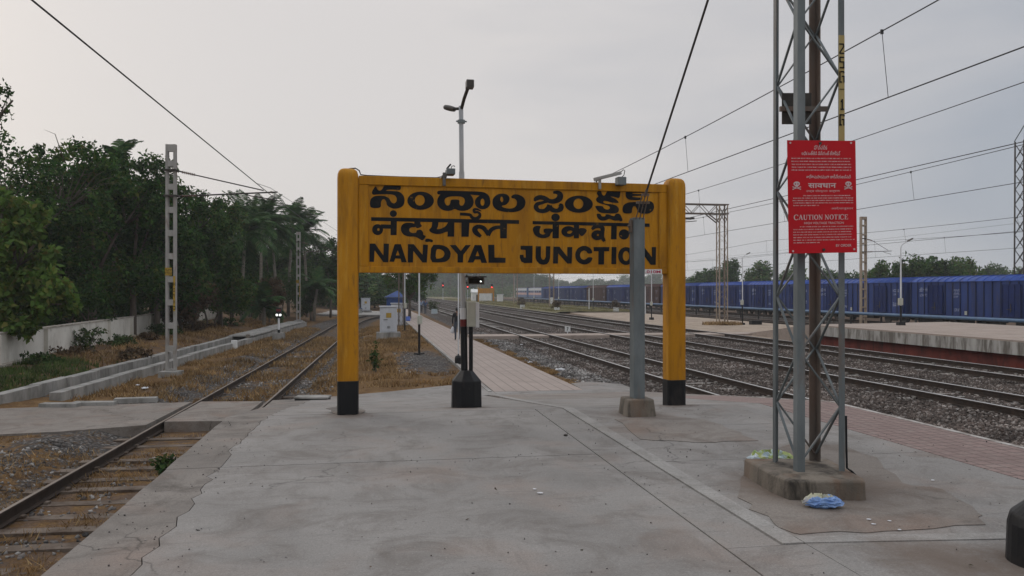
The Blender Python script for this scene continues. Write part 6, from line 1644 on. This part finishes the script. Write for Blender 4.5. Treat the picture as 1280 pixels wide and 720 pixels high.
palm('young low palm with fronds down to the ground among the palm trunks', foot(330, 62) + Vector((0, 0, -.2)), 1.7, 40, 2.4, 16)
palm('young palm with long drooping fronds right of the second slotted mast', foot(392, 76), 3.0, 41, 2.8, 16)

# climbing weed on the wall and weeds on the berm
def weed(label, loc, r, h, n, m, seed, ls=.12, group='weeds along the wall'):
    rr = random.Random(seed); k = thing('weed', label, 'weed', loc, 0, group)
    cs = [(rr.gauss(0, r * .5), rr.gauss(0, r * .5), rr.uniform(.05, h)) for _ in range(n)]
    leaf_cloud('leaves', cs, [.12] * n, 22, ls, M[m], seed, k, .55)
    b = MB()
    for c in cs[::2]: b.tube([(c[0] * .3, c[1] * .3, -.05), (c[0] * .7, c[1] * .7, c[2] * .6), c], [.012, .008, .004], 5)
    b.build('stems', M['bark'], k); return k
def wz(y, off): return Vector((x_wall(y) + off, y, -.92))
weed('dark green creeper climbing the wall between two pilasters', wz(34.6, .6), .55, .95, 40, 'leaf_shrub', 1)
weed('low leafy weed at the wall foot right of the creeper', wz(39, .9), .5, .35, 24, 'leaf_shrub', 2)
weed('green bushy weed near the end of the visible wall', wz(46.5, 1.2), .6, .6, 40, 'leaf_shrub', 3)
weed('brown and green weed before the first palm trunks', wz(50, 2.6), .8, .7, 46, 'leaf_dry', 4)
weed('green weed below the palm trunks', wz(58, 3.4), .9, .6, 50, 'leaf_shrub', 5)
weed('dry brown weed on the berm above the drain', Vector((-14.4, 30.5, -1.0)), .6, .4, 36, 'leaf_dry', 6)
weed('tiny green weed at the edge of the platform beside the siding', gp(208, 586, -1.2) + Vector((0, 0, -.02)), .14, .14, 14, 'leaf_shrub', 7, .09, None)
weed('thin green seedling in the dry grass right of the left sign post', Vector((-4.55, 26.5, -1.0)), .12, .9, 10, 'leaf_shrub', 8, .10, None)
for i, (y, off) in enumerate(((28, 1.2), (31.5, 1.0), (36.8, 1.4), (42, 1.6), (47, 2.0), (54, 3.0))):
    weed('low dry weed on the earth berm at the foot of the white wall', wz(y, off), .6, .3, 30, 'leaf_dry' if i % 2 else 'leaf_shrub', 30 + i)
# planters on white blocks
for i, (u, v, D, l) in enumerate(((543, 392, 94, 'planter with a bushy plant beside the walkway'), (653, 385.5, 118, 'white planter with a dark plant before the boom mast legs'), (696, 389.5, 100, 'pale planter with a dark plant between yard lamps'), (770, 390, 98, 'planter with a plant at the foot of the mast before the furthest brown wagon'))):
    k = thing('planter', l, 'planter', at(u, v, D))
    b = MB(); b.box(-.36, .36, -.3, .3, -.2, .55, .03); b.build('tub', M['white'] if i else M['bag_pale'], k, bevel=.03)
    leaf_cloud('plant', [(random.uniform(-.6, .4), random.uniform(-.3, .3), random.uniform(.5, 1.3)) for _ in range(24)], [.25] * 24, 30, .14, M['leaf_shrub'] if not i else M['leaf_dry'], 60 + i, k)

# trees beyond the train and at the end of the yard: three kinds, copied
def proto(name, lobes, h, m, seed, nclu=130, nleaf=46, ls=.42):
    return tree(name, 'x', 'tree', (0, -500, GZ), lobes, h * .3, .2, nclu, nleaf, ls, m, seed, (.5, 1.0), 'trees beyond the railway yard', (0, 0), .55, .1)
kinds = [('far_tree', [(0, 0, 4.6, 2.0), (-1.6, 0, 3.7, 1.6), (1.7, 0, 3.8, 1.7), (.4, .6, 5.9, 1.3), (-1.0, .5, 2.4, 1.5), (1.2, .5, 2.3, 1.5)], 7.1, M['leaf_mid'], 501),
         ('far_tree', [(0, 0, 3.6, 2.2), (-2.4, 0, 2.8, 1.7), (2.5, 0, 3.0, 1.8), (-1.2, .4, 4.8, 1.3), (1.4, .4, 4.9, 1.4)], 6.3, M['leaf_dark'], 502),
         ('far_tree', [(0, 0, 5.6, 1.7), (-1.2, 0, 4.2, 1.5), (1.2, 0, 4.4, 1.5), (0, .4, 7.2, 1.2), (.3, .5, 2.8, 1.6)], 8.4, M['leaf_dark'], 503)]
first = {}
def far_tree(kind, u, D, vt, label, wide=1.0):
    h = EYE + (364 - vt) / F * D + 1.3; sc = h / kinds[kind][2]; loc = Vector(((u - 640) / F * D, D, -1.3)); rzz = random.uniform(0, 6.28)
    if kind not in first: first[kind] = proto(*kinds[kind]); o = first[kind]; o.location = loc; o.rotation_euler = (0, 0, rzz); o.scale = (sc * wide, sc * wide, sc); o['label'] = label
    else: dup(first[kind], loc, rzz, label, (sc * wide, sc * wide, sc))
for a in ((0, 1096, 105, 329, 'green tree beyond the train just right of the red notice', 1.1), (2, 1126, 118, 327, 'slender dark tree behind the white lamp on the far platform', 1.0), (1, 1161, 100, 318, 'biggest dark tree standing over the blue wagon roofs on the right', 1.25), (0, 1188, 112, 325, 'green tree touching the biggest dark tree on its right', 1.0), (0, 1212, 108, 325, 'green tree second to the right of the biggest dark tree', 1.1),
          (1, 1246, 170, 329, 'pale hazy tree left of the lattice tower', 1.2), (1, 1076, 150, 340, 'low hazy tree behind the slotted mast before the train', 1.2), (2, 912, 150, 323, 'brownish tall tree behind the lamp beside the boom mast', 1.1), (1, 884, 165, 334, 'tree seen through the legs of the boom mast', 1.3), (0, 948, 160, 329, 'broad hazy tree left of the foreground mast', 1.5), (0, 990, 150, 333, 'tree seen through the foreground mast lacing', 1.3), (1, 1040, 170, 336, 'tree seen behind the right leg of the foreground mast', 1.4),
          (1, 858, 260, 345, 'faint hazy tree just right of the right sign post', 1.5), (0, 1275, 190, 336, 'low hazy tree behind the lattice tower', 1.2)):
    far_tree(*a[:5], a[5] * .8)
nm = ['far left', 'second', 'third', 'fourth', 'fifth', 'sixth', 'seventh', 'eighth']
rr = random.Random(77)
us_ = [536, 549, 562, 575, 590, 604, 618, 632, 646, 660, 673]
desc = ['tall hazy tree at the end of the yard over the far signal', 'tall hazy tree just right of the walkway end', 'tall hazy tree left of the grey lamp post', 'tall hazy tree straight behind the grey lamp post', 'tall hazy tree behind the indicator board', 'tall hazy tree behind the white hut', 'tall hazy tree over the white kiosk', 'tall hazy tree left of the curved street lamp', 'tall hazy tree over the leading engine', 'hazy tree over the second engine', 'hazy tree falling lower right of the engines']
for i, u in enumerate(us_): far_tree(i % 3, u, 520 + rr.uniform(-60, 120), (330 if i < 9 else 339) + rr.uniform(-5, 5), desc[i], 1.3)
desc2 = ['low faint tree beyond the wagons, right of the engines', 'low faint tree beyond the yard lamp before the brown wagon', 'faint tree behind the pair of boom mast legs', 'faint tree over the furthest brown wagon', 'faint rounded tree over the blue wagon between the brown ones', 'faint tree left of the anchor post', 'faint tree behind the anchor post', 'faint tree between anchor post and right sign post', 'faint tree touching the right sign post']
for i, u in enumerate((690, 706, 722, 742, 764, 782, 800, 818, 838)): far_tree((i + 1) % 3, u, 620 + rr.uniform(-50, 120), (350, 352, 349, 347, 348, 344, 342, 341, 343)[i] + rr.uniform(-2, 2), desc2[i], 1.6)
for i, (u, D, vt, l) in enumerate(((452, 128, 350, 'green bush beyond the bend of the siding, left one'), (468, 135, 363, 'green bush under the pale blue shed'), (482, 122, 362, 'green bush left of the blue hut'), (430, 120, 330, 'dark tree behind the left sign post at the bend of the siding'), (497, 140, 345, 'hazy tree behind the thin lattice mast'), (460, 210, 343, 'hazy pale tree line tree left of the pale blue shed'), (484, 220, 348, 'hazy pale tree right of the pale blue shed'), (400, 130, 318, 'tall dark tree behind the second slotted mast'), (415, 150, 322, 'tall hazy tree beside the left sign post'))):
    far_tree(1 if i < 3 else i % 3, u, D, vt, l, 1.7)
# far wood that closes the horizon as one mass
rg = np.random.default_rng(5)
def wood(name, u0, u1, D0, D1, vt, n, seed, m):
    rg = np.random.default_rng(seed); cs = []; rs = []
    for _ in range(n):
        D = rg.uniform(D0, D1); u = rg.uniform(u0, u1); hh = (364 - vt) / F * D + EYE + 1.4
        cs.append(((u - 640) / F * D, D, -1.4 + hh * (rg.random() ** .7) * (.75 + .25 * math.sin(u * .11) * math.sin(u * .041)))); rs.append(rg.uniform(1.2, 2.2))
    o = leaf_cloud(name, cs, rs, 26, 1.0, m, seed); tag(o, kind='stuff')
wood('far_wood', 380, 1330, 820, 960, 353, 2600, 1, M['leaf_mid'])
wood('far_scrub', 500, 900, 380, 480, 358.5, 1500, 3, M['leaf_mid'])
wood('far_wood', -300, 480, 150, 210, 330, 900, 2, M['leaf_dark'])
tag(bpy.data.objects['far_wood'], 'distant wood closing the horizon beyond the yard', None)

# dry grass, stones, ground cover
M['verge'] = leafmat('verge_blades', [(.12, .13, .05), (.20, .18, .085), (.27, .225, .12), (.16, .16, .065)], .1)
def blades(name, X, Y, Z, h, w, mat, seed, lean=.5):
    rg = np.random.default_rng(seed); N = len(X); a = rg.random(N) * 6.283; hh = h * (.45 + rg.random(N)); ww = w * (.6 + .8 * rg.random(N)); l = hh * lean * rg.random(N) * 1.6; a2 = rg.random(N) * 6.283
    dx, dy = np.cos(a) * ww, np.sin(a) * ww
    co = np.stack([np.stack([X - dx, Y - dy, Z - .015], -1), np.stack([X + dx, Y + dy, Z - .015], -1), np.stack([X + np.cos(a2) * l, Y + np.sin(a2) * l, Z + hh], -1)], 1)
    o = np_mesh(name, co, np.arange(N * 3).reshape(N, 3), mat); tag(o, kind='stuff'); return o
def scatter(n, u0, u1, v0, v1, keep, seed):
    rg = np.random.default_rng(seed); U = rg.uniform(u0, u1, n); V = rg.uniform(v0, v1, n)
    X, Y, Z = land(U, V); k_ = keep(U, V, X, Y, rg); return X[k_], Y[k_], Z[k_]
cl_ = lambda X, Y, sc, lo: fbm(X * sc + 3, Y * sc + 7, 3) > lo
def keep1(U, V, X, Y, rg):                     # between siding and drain, and between siding and walkway
    d = X - xc(Y)
    a = (d < -1.5) & (X > x_ch(Y) + .05) & (Y > 20.2) & cl_(X, Y, .9, .40)
    c = (d > 1.5) & (U < 2.7) & (V > 22) & cl_(X, Y, .8, .44) & ~((np.abs(U - 2.0) < 1.2) & (np.abs(V - 30.5) < 5))
    c &= ~((U > -1.9) & (V < 21.8))
    e = (np.abs(d) < 1.3) & (np.abs(np.abs(d) - .87) > .06) & (Y > 20.0) & (Y < 50) & cl_(X, Y, 1.0, .46)
    return a | c | e
X, Y, Z = scatter(150000, -17, 2.8, 19, 62, keep1, 1); blades('dry_grass', X, Y, Z, .13, .016, M['straw'], 1, .8)
def keep2(U, V, X, Y, rg):
    d = X - xc(Y)
    return (Y > 3) & (Y < 16.6) & (U < -1.95) & (np.abs(np.abs(d) - .87) > .06) & (Y < 15 + np.clip(X + 9.7, 0, 4) * .42) & (((np.abs(d) < .8) & cl_(X, Y, 1.1, .47)) | ((d < -.95) & cl_(X, Y, .8, .45)))
X, Y, Z = scatter(60000, -14, -1.9, 2, 17, keep2, 2); blades('dry_grass', X, Y, Z, .075, .009, M['straw'], 2, 1.2)
X, Y, Z = scatter(22000, 5.2, 5.85, 21, 44, lambda U, V, X, Y, rg: cl_(X, Y, 1.2, .54), 3)
X2, Y2 = X, Y; blades('dry_grass', X2, Y2, np.full_like(X2, -.97), .06, .010, M['straw'], 3, .9)
def keep4(U, V, X, Y, rg):                     # fresh green growth on the berm foot
    q = x_ch(Y) - 1.5 - X
    return (q > .1) & (X > x_wall(Y) + .2) & (Y > 18) & (Y < 30.5) & cl_(X, Y, .6, .42)
X, Y, Z = scatter(60000, -22, -8, 15, 36, keep4, 4); blades('green_grass', X, Y, Z, .18, .020, M['greenblade'], 4, .7)
def keep5(U, V, X, Y, rg):
    q = x_ch(Y) - 1.5 - X
    return (q > .2) & (X > x_wall(Y) + .15) & (Y > 29) & (Y < 75) & cl_(X, Y, .7, .46)
X, Y, Z = scatter(90000, -26, -8, 28, 74, keep5, 5); blades('dry_grass', X, Y, Z, .16, .018, M['straw'], 5, .8)
X, Y, Z = scatter(40000, -26, -8, 28, 74, lambda U, V, X, Y, rg: keep5(U, V, X + 5, Y, rg) & keep5(U, V, X, Y, rg), 6); blades('green_grass', X, Y, Z, .20, .022, M['greenblade'], 6, .7)
rg = np.random.default_rng(8); n = 16000; U = rg.uniform(20.9, 32, n); V = 92 + 150 * rg.random(n) ** 1.5
blades('verge_grass', U * math.cos(TA) + V * DX, U * math.sin(TA) + V * DY, -.80 + fbm(U, V * .4) * .15, .16, .05, M['verge'], 8, .9)
U = rg.uniform(24.5, 27.3, 1500); V = rg.uniform(55.5, 58.0, 1500); k_ = ((U - 25.9) / 1.5) ** 2 + ((V - 56.8) / 1.2) ** 2 < 1
blades('dry_grass', (U * math.cos(TA) + V * DX)[k_], (U * math.sin(TA) + V * DY)[k_], np.full(k_.sum(), -.88), .22, .03, M['straw'], 9, .8)
def stones(name, X, Y, Z, s, mat, seed):
    rg = np.random.default_rng(seed); N = len(X); P = np.stack([X, Y, Z], -1)
    base = np.array([[1, 0, 0], [-1, 0, 0], [0, 1, 0], [0, -1, 0], [0, 0, 1], [0, 0, -1]], float)
    f = np.array([[0, 2, 4], [2, 1, 4], [1, 3, 4], [3, 0, 4], [2, 0, 5], [1, 2, 5], [3, 1, 5], [0, 3, 5]])
    A = rg.normal(size=(N, 3, 3)); Q, _ = np.linalg.qr(A)
    sc_ = s * (.5 + rg.random((N, 6, 1)) * .9) * (.6 + .8 * rg.random((N, 1, 1)))
    co = np.einsum('nij,kj->nki', Q, base) * sc_ + P[:, None, :]
    fa = (f[None] + 6 * np.arange(N)[:, None, None]).reshape(-1, 3)
    o = np_mesh(name, co, fa, mat); tag(o, kind='stuff')
n = 95000; U = rg.uniform(6.85, 21.0, n); V = 11 + 45 * rg.random(n) ** 1.4
ok = np.ones(n, bool)
for c in (8.8, 13.96, 19.0):
    for q in (-.872, .872): ok &= np.abs(U - c - q) > .10
    ok &= ~((np.abs(U - c) < 1.3) & (rg.random(n) < .35))
ok &= ~((V > 42.8) & (V < 45.2))
U, V = U[ok], V[ok]; X, Y, Z = yard(U, V)
stones('ballast_stones', X, Y, Z + .004, .036, M['stone'], 3)
n = 9000; U = rg.uniform(5.65, 6.9, n); V = 20.5 + 30 * rg.random(n) ** 1.3; X, Y, Z = land(U, V)
X2, Y2, Z2 = yard(U, V); Z = np.where(U > 6.05, np.maximum(Z, Z2), Z); k_ = ~((V > 42.8) & (V < 45.2)) & (rg.random(n) < np.clip((U - 5.5) * 1.4, 0, 1))
stones('ballast_stones', X[k_], Y[k_], Z[k_] + .004, .042, M['stone_grey'], 6)
n = 40000; U = rg.uniform(-12, 1.5, n); V = 4 + 44 * rg.random(n) ** 1.2; X, Y, Z = land(U, V); d = X - xc(Y)
ok = ((np.abs(d) < 2.3) & (np.abs(np.abs(d) - .87) > .08) & (fbm(X * 1.1 + 9, Y * 1.1, 3) > np.where(Y < 17, .54, .47))) | ((np.abs(U - 2.0) < 1.2) & (np.abs(V - 30.5) < 5) & (rg.random(n) < .8)) | ((d < -1) & (Y < 15) & (d > -3.2) & (fbm(X + 9, Y, 3) > .5))
ok &= ~((Y > 14.8) & (Y < 20.2)); ok &= ~(U > -1.9) | (V > 22)
stones('ballast_stones', X[ok], Y[ok], Z[ok] + .003, .032, M['stone_grey'], 4)

# grit, chips and blown soil lying on the platform
n = 5200; U = rg.uniform(-1.9, 6.7, n); V = 3.5 + 7.3 * rg.random(n); w_g = fbm(U * .9 + 2, V * .9 + 5, 3)
near_edge = np.minimum.reduce([np.abs(U + 1.42), np.abs(U - 2.22) * 1.5, np.abs(U - 2.70) * 1.5, np.abs(U - 5.6), np.abs(V - 7.85), np.abs(U + 1.8), np.hypot(U - 3.6, V - 6.1) * .6])
k_ = rg.random(n) < np.clip(.85 - near_edge * 2.2, .10, 1) * np.clip((w_g - .25) * 2.2, .1, 1)
U, V = U[k_], V[k_]
stones('platform_grit', U * math.cos(TA) + V * DX, U * math.sin(TA) + V * DY, np.full(k_.sum(), .004), .0058, M['stone_grey'], 12)
n = 40; U = rg.uniform(-1.8, 6.5, n); V = rg.uniform(4.2, 10.8, n)
leaf_cloud('fallen_leaves', np.stack([U * math.cos(TA) + V * DX, U * math.sin(TA) + V * DY, np.full(n, .010)], -1), [.005] * n, 1, .03, M['leaf_dry'], 13, None, .5, 3.0, 0, .2)
tag(bpy.data.objects['fallen_leaves'], kind='stuff')

# ------------------------------------------------------------------ haze: one box of even, thin air
b = MB(); b.box(-1000, 1000, -130, 1320, -2.6, 30)
hz = b.build('haze', []); tag(hz, kind='stuff')
hm = bpy.data.materials.new('haze_air'); hm.use_nodes = True; hn = hm.node_tree
hn.nodes.remove(hn.nodes['Principled BSDF'])
pv = hn.nodes.new('ShaderNodeVolumePrincipled'); pv.inputs['Color'].default_value = (.93, .965, 1.0, 1); pv.inputs['Density'].default_value = .00048; pv.inputs['Anisotropy'].default_value = 0.2
hn.links.new(pv.outputs[0], hn.nodes['Material Output'].inputs['Volume'])
hz.data.materials.append(hm)
